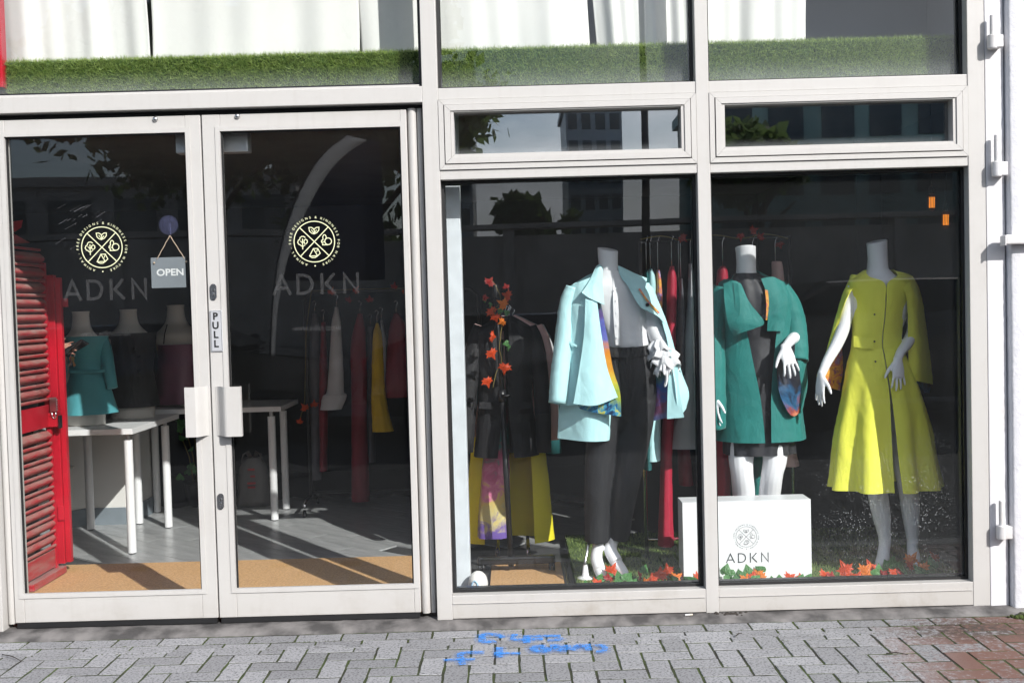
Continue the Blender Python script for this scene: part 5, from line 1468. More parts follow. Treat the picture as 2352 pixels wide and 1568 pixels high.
# autumn leaf garland wound on that rail
gl = empty('leaf_garland', (xa, YR, 1.0), 'dim autumn leaf garland on the rail behind the right door', 'garland', 'autumn leaf garlands')
rn = random.Random(15)
for (px, py) in ((702, 938), (688, 970), (720, 930), (800, 690), (760, 672), (850, 690), (905, 660), (815, 668), (930, 672)):
    put_leaf(at(px, py, YR - 0.05), rn.uniform(0.035, 0.05), 'maple', rn.choice(['orange', 'red', 'red']), gl, (R(rn.uniform(60, 110)), R(rn.uniform(-40, 40)), R(rn.uniform(-30, 30))))
MB().tube([at(690, 960, YR-0.03), at(700, 920, YR-0.04), at(703, 760, YR-0.03), at(715, 668, YR-0.02), at(820, 664, YR-0.03), at(930, 662, YR-0.03)], 0.003, 6).build('vine', M['vine'], gl, smooth=True)

# ================================================================== WINDOW DISPLAY
# ------------------------------------------------------------------ black wheeled rail, seen end on
RK = 0.84
rk = empty('garment_rack', (-0.03, RK, 0.022), 'black wheeled garment rack standing end-on at the left of the window', 'clothes rail')
bx0, bx1 = at(1098, 1318, RK).x, at(1276, 1308, RK).x
MB().bevbox(bx0, bx1, RK-0.022, RK+0.022, 0.062, 0.104, 0.010).build('foot_bar', M['plastic_black'], rk)
pb, ptp = at(1174, 1300, RK), at(1138, 655, RK)
pm = at(1153, 908, RK)
MB().tube([pb, pm], 0.0150, 12).build('post', M['plastic_black'], rk, smooth=True)
MB().tube([pm, ptp], 0.0105, 12).build('extension_post', M['plastic_black'], rk, smooth=True)
MB().tube([pm + Vector((0,0,-0.03)), pm + Vector((0,0,0.03))], 0.021, 12).build('collar', M['plastic_black'], rk, smooth=True)
MB().tube([pm + Vector((0,-0.02,0)), pm + Vector((0.045,-0.03,0))], 0.008, 10).build('clamp_lever', M['plastic_black'], rk, smooth=True)
MB().lathe((ptp.x, RK, ptp.z - 0.002), [(0.0135, -0.06), (0.0145, -0.055), (0.0145, 0.0), (0.011, 0.006), (0.004, 0.008)], 14).build('end_cap', M['plastic_black'], rk, smooth=True)
MB().tube([ptp + Vector((0,0.0,-0.01)), Vector((ptp.x, 2.05, ptp.z - 0.01))], 0.0125, 12).build('hanging_bar', M['plastic_black'], rk, smooth=True)
MB().tube([(ptp.x + 0.045, 2.05, 0.10), (ptp.x, 2.05, ptp.z)], 0.013, 12).build('post', M['plastic_black'], rk, smooth=True)
MB().bevbox(bx0 - 0.02, bx1 - 0.02, 2.03, 2.07, 0.062, 0.104, 0.010).build('foot_bar', M['plastic_black'], rk)
for sx in (0.03, -0.14):
    MB().tube([(bx1 - 0.17 + sx, RK + 0.02, 0.085), (bx1 - 0.17 + sx, 2.03, 0.085)], 0.010, 10).build('shelf_bar', M['chrome'], rk, smooth=True)
for (x, y) in ((bx0 + 0.02, RK), (bx1 - 0.02, RK), (bx0, 2.05), (bx1 - 0.04, 2.05)):
    for s_ in (-1, 1):
        w = MB().lathe((0,0,0), [(0.010, -0.007), (0.020, -0.0065), (0.0225, -0.002), (0.0225, 0.004), (0.017, 0.007)], 16)
        o = w.build('caster', M['plastic_black'], rk, smooth=True)
        o.data.transform(Matrix.Translation((x + 0.010*s_, y, 0.0455)) @ Matrix.Rotation(R(90), 4, 'Y'))
    MB().lathe((x, y, 0.048), [(0.012, 0), (0.014, 0.008), (0.010, 0.0135)], 10).build('caster_stem', M['plastic_black'], rk, smooth=True)

HG = 'garments on the wheeled rack in the window'
def jacket(name, label, Y, m, cx, sh_y, hem_y, half, lap=None, pock=True, len_sl=None, sl_out=12, dy=0.0):
    o = empty(name, (at(cx, hem_y, Y).x, Y, at(cx, hem_y, Y).z), label, 'jacket', HG)
    H = half
    top = sh_y
    loft('body', [(cx, top-16, 16, 0.035, 0, 0.5), (cx, top-2, H*0.55, 0.05, 0, 0.25), (cx, top+22, H*0.94, 0.062, 0, 0.14), (cx, top+90, H*0.86, 0.075, 0, 0.10), (cx+1, (top+hem_y)/2+30, H*0.84, 0.078, 0, 0.10, 0.01), (cx+2, hem_y-60, H*0.92, 0.088, 0, 0.18, 0.02), (cx+2, hem_y, H*1.0, 0.095, 0, 0.26, 0.03)], Y, m, o, nf=5, n=44)
    for s_ in (-1, 1):
        q = MB(); e = len_sl or (hem_y - 8)
        ptube(q, [(cx + s_*H*0.80, top+6, 0, 12), (cx + s_*H*0.95, top+50, 0, 19), (cx + s_*(H+sl_out*0.8), (top+e)/2, -0.01, 20), (cx + s_*(H+sl_out*1.3), e, -0.03, 17)], Y, flat=0.75)
        rumple(q.build('sleeve', m, o, smooth=True), 0.005)
    c = at(cx, top-14, Y)
    MB().tube([c, c + Vector((0,0,0.035)), c + Vector((0.012,0,0.055)), c + Vector((0,0,0.07))], 0.0028, 6).build('hanger_hook', M['chrome'], o, smooth=True)
    if lap:
        sheet('lapel', [[(cx-4, top-12, -0.045), (cx-22, top+2, -0.06)], [(cx-12, top+70, -0.085), (cx-44, top+62, -0.082)], [(cx-10, top+140, -0.094), (cx-16, top+142, -0.094)]], Y, m, o, thick=0.004)
        sheet('lapel', [[(cx+4, top-12, -0.045), (cx+22, top+2, -0.06)], [(cx+12, top+70, -0.085), (cx+44, top+62, -0.082)], [(cx+10, top+140, -0.094), (cx+16, top+142, -0.094)]], Y, m, o, thick=0.004)
    if pock:
        for s_ in (-1, 1):
            sheet('pocket_flap', [[(cx + s_*28, hem_y-122, -0.092), (cx + s_*58, hem_y-124, -0.075)], [(cx + s_*28, hem_y-106, -0.096), (cx + s_*60, hem_y-108, -0.078)]], Y, m, o, thick=0.004)
    return o
jb = jacket('hanging_jacket', 'black single-breasted blazer at the front of the wheeled rack', 0.98, M['black_cloth'], 1160, 742, 1046, 74, lap=True)
jp = jacket('hanging_jacket', 'pale pink jacket hanging just behind the black blazer', 1.10, M['pink'], 1168, 741, 1000, 82, pock=False, sl_out=13, len_sl=1010)
jg = jacket('hanging_jacket', 'soft grey jacket showing a sliver behind the pink one', 1.32, M['grey_cloth'], 1170, 742, 1000, 84, pock=False, sl_out=10, len_sl=960)
jt = jacket('hanging_jacket', 'dark teal coat far back on the wheeled rack', 1.50, M['dteal'], 1178, 748, 1150, 80, pock=False, sl_out=12, len_sl=1040)
# garments showing below the blazer
def skirt(label, rows, Y, m, nf=5, n=40, open_=0.0, name='hanging_dress'):
    o = empty(name, (at(rows[-1][0], rows[-1][1], Y).x, Y, at(rows[-1][0], rows[-1][1], Y).z), label, 'dress', HG)
    loft('cloth', rows, Y, m, o, nf=nf, n=n, thick=0.004)
    c = at(rows[0][0], rows[0][1], Y)
    MB().tube([c, c + Vector((0,0,0.05)), c + Vector((0.012,0,0.07)), c + Vector((0,0,0.085))], 0.0028, 6).build('hanger_hook', M['chrome'], o, smooth=True)
    return o
skirt('bright yellow coat dress hanging below the blazer', [(1165,735,16,0.03,0,0.3), (1166,770,60,0.06,0,0.4), (1168,900,66,0.08,0,0.45), (1168,1050,86,0.10,0,0.62,0.02), (1170,1240,102,0.12,0,0.60,0.03)], 1.20, M['yellow2'], nf=4)
skirt('multicoloured printed silk dress inside the yellow coat', [(1142,780,14,0.03,0), (1142,880,20,0.045,0), (1142,1000,27,0.05,0,0,0.02), (1136,1120,33,0.055,0,0,0.05), (1135,1232,37,0.06,0,0,0.07)], 1.05, M['print_pink'], nf=5)
q = [o for o in scene.objects if o.get('label') == 'multicoloured printed silk dress inside the yellow coat'][0]

# autumn leaf garland wound round the rack post
gl = empty('leaf_garland', (ptp.x, RK - 0.03, 1.0), 'orange maple leaf garland wound round the black rack post', 'garland', 'autumn leaf garlands')
Y = RK - 0.05
vp = [(1128,640), (1140,660), (1150,690), (1134,715), (1152,735), (1150,770), (1147,800), (1152,830), (1140,855), (1132,890)]
MB().tube(catmull([at(px, py, Y + 0.02*math.sin(k*1.9)) for k, (px, py) in enumerate(vp)], 4), 0.0022, 6).build('vine', M['vine'], gl, smooth=True)
for (px, py, s_, cl, rz) in ((1123,650,0.046,'red',35), (1168,680,0.050,'orange',-70), (1160,700,0.052,'yellow',-60), (1128,712,0.050,'orange',150), (1138,726,0.046,'orange',170), (1163,660,0.030,'red',-20),
                             (1156,738,0.036,'yellow',-120), (1130,772,0.046,'orange',100), (1128,808,0.052,'orange',150), (1160,840,0.054,'orange',-170), (1119,872,0.050,'orange',165), (1112,684,0.030,'red',90)):
    rn = random.Random(px*3 + py)
    put_leaf(at(px, py, Y - 0.012), s_, 'maple', cl, gl, (R(82 + rn.uniform(-22, 22)), R(rz), R(rn.uniform(-25, 25))))
for (px, py, s_, rz) in ((1166,788,0.030,-100), (1168,800,0.030,-60), (1150,716,0.030,-40), (1126,700,0.026,80), (1112,690,0.024,60), (1166,720,0.028,-50)):
    rn = random.Random(px*5 + py)
    put_leaf(at(px, py, Y - 0.008), s_, 'ivy', 'green', gl, (R(85 + rn.uniform(-22, 22)), R(rz), R(rn.uniform(-25, 25))))

# ------------------------------------------------------------------ mannequins
def mannequin(label, Y, cx, base_y):
    c = at(cx, base_y, Y)
    return empty('mannequin', (c.x, Y, TZ), label, 'mannequin', 'headless white mannequins in the window')

# ---- aqua coat
Y = 0.54
m1 = mannequin('headless mannequin in an aqua coat, white frilled blouse and black trousers', Y, 1400, 1328)
b = MB()
b.rings([[at(1396, 572, Y) + Vector((23.5*mpp(Y)*math.cos(R(a)), 0.052*math.sin(R(a)), 0.006*math.cos(R(a))*-1.6 + 0.010*math.sin(R(a)))) for a in range(0, 360, 15)]] +
        [[at(cx, py, Y) + Vector((rx*mpp(Y)*math.cos(R(a)), ry*math.sin(R(a)), 0)) for a in range(0, 360, 15)] for cx, py, rx, ry in
         ((1396,585,23,0.051), (1397,605,22,0.049), (1398,628,23,0.052), (1402,640,34,0.060), (1410,656,62,0.075), (1418,680,70,0.085), (1424,715,66,0.088), (1432,755,54,0.078), (1436,795,50,0.074), (1436,840,64,0.090), (1434,880,74,0.098), (1430,915,72,0.092), (1430,945,40,0.06))], True)
ptube(b, [(1402,880,0,38), (1388,960,0,35), (1378,1060,-0.01,27), (1374,1120,0.0,24), (1372,1190,0.02,21), (1374,1245,0.0,13), (1370,1280,-0.015,14), (1377,1306,-0.05,14)], Y, n=14)
ptube(b, [(1370,1272,0.03,10), (1373,1296,-0.02,13), (1381,1318,-0.06,13), (1387,1327,-0.09,8)], Y, n=12)
ptube(b, [(1462,880,0,38), (1456,960,-0.02,35), (1444,1060,-0.05,27), (1436,1120,-0.04,24), (1420,1190,0.0,20), (1408,1240,0.01,14), (1402,1262,0.0,15), (1416,1290,-0.04,15)], Y, n=14)
ptube(b, [(1397,1256,0.03,10), (1412,1286,-0.02,14), (1430,1312,-0.06,13), (1440,1324,-0.09,8)], Y, n=12)
ptube(b, [(1330,668,0,17), (1314,712,0.01,16), (1306,750,0.01,14), (1304,800,0.0,12), (1304,840,0.0,9)], Y)
hand(b, at(1304, 838, Y), (-0.02,0.1,-1), (0,-1,0), (1,0,0), 0.9, 0.3)
ptube(b, [(1482,668,0,17), (1496,720,0.0,16), (1508,770,-0.03,13), (1525,815,-0.08,10)], Y)
hand(b, at(1526, 820, Y-0.085), (0.08,-0.1,-1), (0,-1,0), (-1,0,0), 0.95, 0.3)
voxel(b.build('body', M['mannequin'], m1, smooth=True), 0.0042, 3)
bl = loft('blouse', [(1398,622,26,0.060,0,0), (1402,640,44,0.070,0,0), (1410,660,66,0.086,0,0,0.01), (1420,690,70,0.096,0,0,0.015), (1426,725,66,0.096,0,0,0.02), (1433,765,56,0.088,0,0,0.03), (1437,792,55,0.086,0,0,0.035), (1438,798,50,0.080,0,0,0.03)], Y, M['blouse'], m1, nf=11)
sheet('placket', [[(1408,640,-0.075), (1418,640,-0.073)], [(1408,690,-0.103), (1420,690,-0.103)], [(1410,740,-0.102), (1422,740,-0.102)], [(1414,792,-0.094), (1425,792,-0.094)]], Y, M['blouse'], bl)
for py in (662, 690, 718, 746, 774):
    MB().disc(at(1415 + (py-690)*0.03, py, Y-0.111), 0.0038, depth=0.003, n=10).build('button', M['plinth'], bl)
q = MB(); ptube(q, [(1478,672,0,22), (1492,715,-0.01,24), (1505,760,-0.03,21), (1520,790,-0.06,16)], Y, n=28, sm=9)
rumple(q.build('blouse_sleeve', M['blouse'], m1, smooth=True), 0.006, fx=18, fz=12)
# frilled cuff: gathered ruffles round the wrist
def ruffle(cx, cy, d, rin, rout, drop, seed):
    rn = random.Random(seed)
    ph = [rn.uniform(0, 6.28) for _ in range(5)]
    n, m = 120, 7
    c = at(cx, cy, Y + d); k = mpp(Y)
    rings = []
    for j in range(m):
        t = j/(m-1)
        ring = []
        for i in range(n):
            th = 2*math.pi*i/n
            w = math.sin(6*th + ph[0] + 0.9*math.sin(2*th + ph[3])) + 0.45*math.sin(9*th + ph[1]) + 0.12*math.sin(15*th + ph[2])
            r_ = (rin + (rout - rin)*t**0.8)*k*(1 + 0.14*t*w + 0.18*t*math.sin(th*2 + ph[4]))
            z_ = -drop*k*t**1.3 + 0.009*t*math.sin(7*th + ph[3] + 1.5*w*0.4) + 0.010*t*w
            ring.append((c.x + r_*math.cos(th), c.y + 0.85*r_*math.sin(th), c.z + z_))
        rings.append(ring)
    o = MB().rings(rings, False).build('cuff_frill', M['blouse'], m1, smooth=True)
    o.modifiers.new('thickness', 'SOLIDIFY').thickness = 0.0015
for k, a_ in enumerate(((1516,778,-0.07,9,25,26), (1521,792,-0.075,9,30,30), (1526,806,-0.08,10,31,34), (1530,822,-0.085,10,27,36))):
    ruffle(*a_, 60 + k)
tr = MB()
tr.rings([[at(cx, py, Y) + Vector((rx*mpp(Y)*math.cos(R(a)), ry*math.sin(R(a)), 0)) for a in range(0, 360, 12)] for cx, py, rx, ry in ((1437,790,51,0.080), (1438,800,53,0.084), (1437,850,70,0.102), (1435,900,78,0.108), (1432,945,77,0.102), (1431,985,60,0.08))], True)
ptube(tr, [(1398,920,0,43), (1388,1000,-0.005,42), (1376,1100,-0.01,34), (1371,1180,0.0,29), (1370,1244,0.0,27.5)], Y, n=20)
ptube(tr, [(1466,920,0,43), (1455,1000,-0.02,40), (1440,1100,-0.04,32), (1428,1180,-0.01,27), (1421,1234,0.02,25)], Y, n=20)
voxel(tr.build('trousers', M['black_cloth'], m1, smooth=True), 0.007, 3)
sheet('waistband', [[(1386,794,-0.062), (1412,797,-0.090), (1438,798,-0.097), (1466,796,-0.088), (1489,792,-0.058)], [(1384,816,-0.068), (1412,820,-0.096), (1438,821,-0.103), (1466,819,-0.094), (1492,814,-0.062)]], Y, M['black_cloth'], m1)
# coat: back, fronts, collar, sleeves, painted silk lining
sheet('coat_back', [[(1316,652,0.03), (1360,628,0.075), (1398,622,0.085), (1436,628,0.075), (1484,652,0.03)], [(1306,720,0.05), (1360,720,0.13), (1405,720,0.14), (1450,720,0.13), (1500,720,0.05)], [(1296,820,0.05), (1350,820,0.14), (1410,820,0.15), (1470,820,0.14), (1520,820,0.05)], [(1286,910,0.04), (1340,915,0.13), (1400,920,0.15), (1480,930,0.15), (1548,945,0.05)]], Y, M['aqua'], m1, fold=0.008, nf=3, thick=0.004)
sheet('coat_side', [[(1308,658,-0.012), (1336,646,-0.045), (1368,634,-0.052)], [(1301,700,-0.022), (1328,700,-0.075), (1356,694,-0.095)], [(1292,780,-0.032), (1322,782,-0.082), (1352,780,-0.100)], [(1281,860,-0.042), (1310,862,-0.086), (1342,862,-0.100)], [(1265,925,-0.052), (1298,931,-0.092), (1332,930,-0.100)]], Y, M['aqua'], m1, rum=0.006, thick=0.004)
sheet('coat_front', [[(1345,686,-0.122), (1358,690,-0.130), (1371,689,-0.130)], [(1341,770,-0.145), (1360,772,-0.158), (1381,766,-0.150)], [(1330,850,-0.165), (1362,856,-0.182), (1395,846,-0.172)], [(1317,927,-0.170), (1366,931,-0.208), (1419,912,-0.196)]], Y, M['aqua'], m1, rum=0.004, thick=0.004)
sheet('front_hanging_panel', [[(1300,880,-0.02), (1345,890,-0.10), (1388,895,-0.118), (1404,893,-0.10)], [(1286,930,-0.02), (1345,940,-0.115), (1390,945,-0.125), (1405,945,-0.09)], [(1281,1006,-0.01), (1340,1013,-0.115), (1388,1013,-0.125), (1404,1009,-0.085)]], Y, M['aqua'], m1, thick=0.005)
sheet('lining', [[(1362,690,-0.100), (1379,690,-0.106)], [(1372,770,-0.128), (1394,768,-0.135)], [(1386,850,-0.152), (1408,846,-0.160)], [(1400,910,-0.175), (1424,900,-0.180)], [(1410,952,-0.172), (1427,956,-0.176)]], Y, M['print_blue'], m1)
sheet('lining', [[(1322,915,-0.130), (1352,922,-0.155), (1400,916,-0.175), (1422,908,-0.178)], [(1332,938,-0.132), (1360,946,-0.155), (1400,952,-0.172), (1426,956,-0.176)]], Y, M['print_hem'], m1)
sheet('collar', [[(1370,612,-0.030), (1378,608,-0.040), (1384,620,-0.056)], [(1352,648,-0.085), (1366,650,-0.098), (1384,654,-0.108)], [(1336,672,-0.115), (1356,686,-0.132), (1388,700,-0.140)]], Y, M['aqua'], m1, thick=0.005)
sheet('collar', [[(1368,614,0.01), (1396,606,0.055), (1424,612,0.01)], [(1366,634,0.012), (1396,628,0.062), (1428,634,0.012)]], Y, M['aqua'], m1, thick=0.005)
sheet('collar', [[(1420,610,-0.030), (1446,622,-0.050), (1486,640,-0.075)], [(1422,626,-0.050), (1448,644,-0.090), (1482,660,-0.115)], [(1430,642,-0.070), (1450,664,-0.110), (1472,676,-0.130)]], Y, M['aqua'], m1, thick=0.005)
q = MB(); ptube(q, [(1318,660,0,17), (1306,700,0.0,22), (1297,770,-0.02,23), (1288,850,-0.05,24), (1281,926,-0.07,22)], Y, n=28, sm=9, flat=1.15, caps=False)
o = rumple(q.build('coat_sleeve', M['aqua'], m1, smooth=True), 0.006); o.modifiers.new('thickness', 'SOLIDIFY').thickness = 0.004
sheet('pocket_welt', [[(1295,779,-0.058), (1310,785,-0.082), (1328,793,-0.108)], [(1295,784,-0.062), (1310,790,-0.086), (1327,798,-0.111)]], Y, M['aqua'], m1, thick=0.004)
# the other front, pulled back over the shoulder, and its wide sleeve
sheet('coat_front', [[(1436,640,-0.075), (1462,650,-0.090), (1490,650,-0.05)], [(1450,672,-0.120), (1482,672,-0.118), (1508,682,-0.055)], [(1470,704,-0.140), (1500,706,-0.125), (1526,728,-0.055)], [(1490,716,-0.140), (1516,730,-0.122), (1536,760,-0.05)]], Y, M['aqua'], m1, thick=0.005)
sheet('wide_sleeve', [[(1486,650,-0.05), (1500,662,-0.03), (1506,676,0.03)], [(1512,716,-0.090), (1528,734,-0.050), (1530,740,0.04)], [(1530,770,-0.110), (1546,792,-0.06), (1540,800,0.05)], [(1544,840,-0.120), (1566,856,-0.06), (1556,862,0.05)], [(1552,905,-0.125), (1582,900,-0.06), (1570,905,0.05)], [(1556,960,-0.10), (1576,938,-0.06), (1566,940,0.05)]], Y, M['aqua'], m1, thick=0.005)
sheet('wide_sleeve_inner', [[(1540,830,-0.105), (1556,832,-0.115)], [(1534,890,-0.105), (1560,890,-0.12)], [(1532,962,-0.10), (1571,958,-0.12)]], Y, M['aqua'], m1, thick=0.004)
sheet('sleeve_lining', [[(1470,738,-0.02), (1488,740,-0.03), (1504,752,-0.03)], [(1474,800,0.0), (1498,806,-0.03), (1520,812,-0.03)], [(1490,870,0.02), (1516,876,-0.06), (1542,866,-0.085)], [(1486,930,0.02), (1518,932,-0.07), (1546,926,-0.095)], [(1478,968,0.02), (1512,964,-0.06), (1548,954,-0.09)]], Y, M['print_sleeve'], m1, fold=0.006, nf=2)
MB().disc(at(1487, 700, Y-0.142), 0.009, depth=0.006, n=16).build('button', M['plastic_black'], m1)
sheet('piping', [[(1466,664,-0.128), (1470,662,-0.128)], [(1484,690,-0.141), (1488,688,-0.140)], [(1512,720,-0.132), (1516,718,-0.130)]], Y, M['print_orange'], m1, thick=0.003)
# stand rod with its foot
c = at(1345, 1326, Y - 0.02)
MB().tube(catmull([at(1352,1246,Y+0.02), at(1348,1270,Y), at(1344,1290,Y-0.02), at(1343,1305,Y-0.02)], 4), 0.007, 10).build('stand_rod', M['steel'], m1, smooth=True)
MB().lathe((c.x, c.y, TZ + 0.006), [(0.042, 0), (0.042, 0.006), (0.030, 0.009), (0.018, 0.014), (0.011, 0.065), (0.008, 0.07)], 22).build('stand_foot', M['white_top'], m1, smooth=True)

# ---- emerald coat, behind the plinth
Y = 0.66
m2_ = mannequin('headless mannequin in an emerald coat over a black dress, behind the white plinth', Y, 1735, 1330)
b = MB()
b.rings([[at(cx, py, Y) + Vector((rx*mpp(Y)*math.cos(R(a)), ry*math.sin(R(a)), tz*math.cos(R(a)) - 0.008*math.sin(R(a))*(1 if py < 570 else 0))) for a in range(0, 360, 15)] for cx, py, rx, ry, tz in
         ((1712,567,23.5,0.054,0), (1713,580,22.5,0.052,0), (1714,605,22,0.050,0), (1714,628,23,0.054,0), (1716,640,36,0.062,0), (1722,654,66,0.078,0), (1728,680,72,0.088,0), (1732,715,66,0.090,0), (1736,760,52,0.078,0), (1738,800,52,0.078,0), (1740,860,70,0.098,0), (1740,905,74,0.1,0), (1740,945,46,0.06,0))], True)
ptube(b, [(1712,890,0,37), (1704,980,-0.01,34), (1702,1050,-0.03,29), (1704,1085,-0.025,26), (1708,1130,0.01,26), (1712,1180,0.02,21), (1714,1235,0.02,13), (1712,1262,0.0,14), (1714,1285,-0.04,14), (1716,1300,-0.08,9)], Y, n=16)
ptube(b, [(1772,890,0,37), (1778,980,-0.02,34), (1780,1050,-0.05,28), (1774,1085,-0.045,25), (1768,1130,0.0,25), (1764,1180,0.02,20), (1762,1235,0.02,13), (1760,1262,0.0,14), (1762,1285,-0.04,14), (1764,1300,-0.08,9)], Y, n=16)
ptube(b, [(1790,668,0,17), (1816,720,0.0,17), (1830,765,-0.02,15), (1816,782,-0.13,12), (1804,796,-0.195,9.5)], Y)
hand(b, at(1804, 796, Y-0.198), (0.18,-0.25,-1), (-1,-0.3,-0.1), (-0.2,1,0), 1.02, 0.22, 0.14)
ptube(b, [(1660,668,0,17), (1644,730,0.0,17), (1638,790,-0.02,15), (1636,850,-0.05,12), (1640,915,-0.09,9)], Y)
hand(b, at(1640, 912, Y-0.09), (0.05,-0.15,-1), (0.3,-1,0), (1,0,0), 0.95, 0.3)
voxel(b.build('body', M['mannequin'], m2_, smooth=True), 0.0042, 3)
dr = loft('dress', [(1714,628,26,0.060,0,0,0.02), (1716,642,44,0.072,0,0,0.03), (1722,664,60,0.092,0,0,0.035), (1728,700,66,0.104,0,0,0.03), (1734,760,58,0.092,0,0), (1738,800,58,0.092,0,0), (1740,880,74,0.112,0,0,0.01), (1742,960,80,0.118,0,0,0.03), (1745,1040,80,0.122,0,0,0.05)], Y, M['black_silk'], m2_, nf=13, n=96)
loft('coat', [(1722,640,58,0.085,0.015,0.75), (1728,654,78,0.098,0.01,0.80), (1734,690,86,0.118,0.0,0.62), (1738,760,82,0.118,0.0,0.42), (1740,830,88,0.130,0.0,0.26,0.008), (1743,900,94,0.142,0.0,0.14,0.012), (1746,960,98,0.150,0.0,0.09,0.016), (1748,1008,101,0.156,0.0,0.07,0.02)], Y, M['teal_coat'], m2_, nf=6, n=72, thick=0.005)
sheet('lapel', [[(1662,652,-0.085), (1684,645,-0.100), (1702,652,-0.108)], [(1664,690,-0.135), (1694,690,-0.150), (1722,694,-0.156)], [(1672,740,-0.150), (1706,738,-0.178), (1755,740,-0.180)], [(1686,772,-0.145), (1704,764,-0.172), (1730,755,-0.182)]], Y, M['teal_coat'], m2_, thick=0.005)
sheet('lapel_fold', [[(1684,648,-0.110), (1696,652,-0.125)], [(1688,700,-0.155), (1700,704,-0.168)], [(1684,756,-0.155), (1694,760,-0.165)]], Y, M['teal_coat'], m2_, thick=0.005)
sheet('collar', [[(1684,634,-0.04), (1690,628,0.02), (1714,618,0.062), (1740,622,0.03), (1748,634,-0.02)], [(1672,652,-0.075), (1680,650,0.02), (1714,642,0.080), (1770,640,0.03), (1782,650,-0.04)]], Y, M['teal_coat'], m2_, thick=0.005)
sheet('lapel', [[(1748,640,-0.088), (1776,636,-0.085), (1800,648,-0.06)], [(1764,690,-0.126), (1786,690,-0.128), (1808,690,-0.105)], [(1762,760,-0.126), (1782,760,-0.132), (1800,760,-0.125)]], Y, M['teal_coat'], m2_, thick=0.005)
sheet('facing', [[(1757,665,-0.122), (1764,667,-0.124)], [(1760,700,-0.132), (1766,700,-0.133)], [(1759,735,-0.132), (1762,735,-0.132)]], Y, M['print_orange'], m2_)
q = MB(); ptube(q, [(1790,662,0,24), (1812,700,0.0,25), (1824,745,-0.01,27), (1830,790,-0.04,27), (1832,830,-0.07,25)], Y, n=28, sm=9, caps=False)
o = rumple(q.build('coat_sleeve', M['teal_coat'], m2_, smooth=True), 0.008); o.modifiers.new('thickness', 'SOLIDIFY').thickness = 0.004
sheet('bell_cuff', [[(1818,768,-0.10), (1834,770,-0.09), (1846,790,-0.05)], [(1830,820,-0.11), (1842,826,-0.10), (1852,840,-0.04)], [(1836,880,-0.11), (1846,888,-0.10), (1853,890,-0.04)], [(1837,940,-0.10), (1841,946,-0.09), (1844,930,-0.05)]], Y, M['teal_coat'], m2_, thick=0.005)
sheet('cuff_lining', [[(1796,796,-0.145), (1812,784,-0.12), (1826,790,-0.10)], [(1785,850,-0.165), (1812,846,-0.135), (1836,850,-0.115)], [(1789,900,-0.175), (1816,896,-0.150), (1840,895,-0.120)], [(1805,938,-0.170), (1822,938,-0.150), (1838,930,-0.120)], [(1816,953,-0.165), (1825,955,-0.150), (1836,948,-0.120)]], Y, M['print_dark'], m2_)
q = MB(); ptube(q, [(1662,662,0,24), (1646,710,0.0,26), (1638,770,-0.01,28), (1634,850,-0.04,30), (1634,930,-0.06,32), (1640,985,-0.06,26)], Y, n=28, sm=9, caps=False)
o = rumple(q.build('coat_sleeve', M['teal_coat'], m2_, smooth=True), 0.008); o.modifiers.new('thickness', 'SOLIDIFY').thickness = 0.004

# ---- lime yellow dress coat
Y = 0.54
m3 = mannequin('headless mannequin in a lime yellow cape-sleeved coat dress at the right', Y, 2060, 1310)
b = MB()
b.rings([[at(cx, py, Y) + Vector((rx*mpp(Y)*math.cos(R(a)), ry*math.sin(R(a)), (0.010*math.cos(R(a)) + 0.006*math.sin(R(a)))*(1 if py < 560 else 0))) for a in range(0, 360, 15)] for cx, py, rx, ry in
         ((2014,554,23,0.052), (2015,570,22.5,0.051), (2016,595,22,0.049), (2016,618,24,0.054), (2018,634,38,0.062), (2020,650,66,0.078), (2020,680,72,0.088), (2020,715,66,0.090), (2018,755,54,0.078), (2018,790,52,0.076), (2020,840,68,0.094), (2024,890,74,0.098), (2028,930,46,0.06))], True)
ptube(b, [(1996,880,0,36), (2000,980,0.0,34), (2008,1070,-0.01,27), (2014,1120,0.0,23), (2024,1180,0.02,21), (2032,1235,0.02,14), (2030,1265,0.01,13.5), (2026,1290,-0.03,15), (2016,1308,-0.08,9)], Y, n=16)
ptube(b, [(2056,880,0,36), (2068,980,-0.01,34), (2080,1070,-0.03,27), (2086,1120,-0.02,23), (2092,1180,0.01,20), (2096,1235,0.02,13.5), (2096,1260,0.01,13), (2100,1284,-0.03,14), (2102,1300,-0.08,9)], Y, n=16)
ptube(b, [(1962,660,0,17), (1948,700,0.0,16), (1938,750,-0.01,15), (1922,790,-0.03,14), (1900,830,-0.06,11.5), (1886,862,-0.08,9.5)], Y)
hand(b, at(1886, 862, Y-0.082), (-0.12,-0.12,-1), (0.3,-1,0), (0.9,0.3,0), 0.98, 0.18, 0.06)
ptube(b, [(2078,655,0,17), (2094,700,0.01,16), (2098,755,0.0,15), (2086,785,-0.06,13), (2068,810,-0.11,10.5), (2062,826,-0.13,9.5)], Y)
hand(b, at(2062, 826, Y-0.132), (-0.02,-0.12,-1), (-1,-0.4,-0.1), (0,1,0), 0.98, 0.15, 0.13)
voxel(b.build('body', M['mannequin'], m3, smooth=True), 0.0042, 3)
loft('bodice', [(2016,620,33,0.062,0.014,1.10), (2018,634,56,0.078,0.010,0.62), (2019,650,71,0.098,0,0.06), (2017,690,63,0.108,0,0.02), (2015,730,58,0.104,0,0.02), (2013,770,55,0.092,0,0.02), (2013,800,57,0.092,0,0.02)], Y, M['yellow'], m3, n=64, thick=0.004)
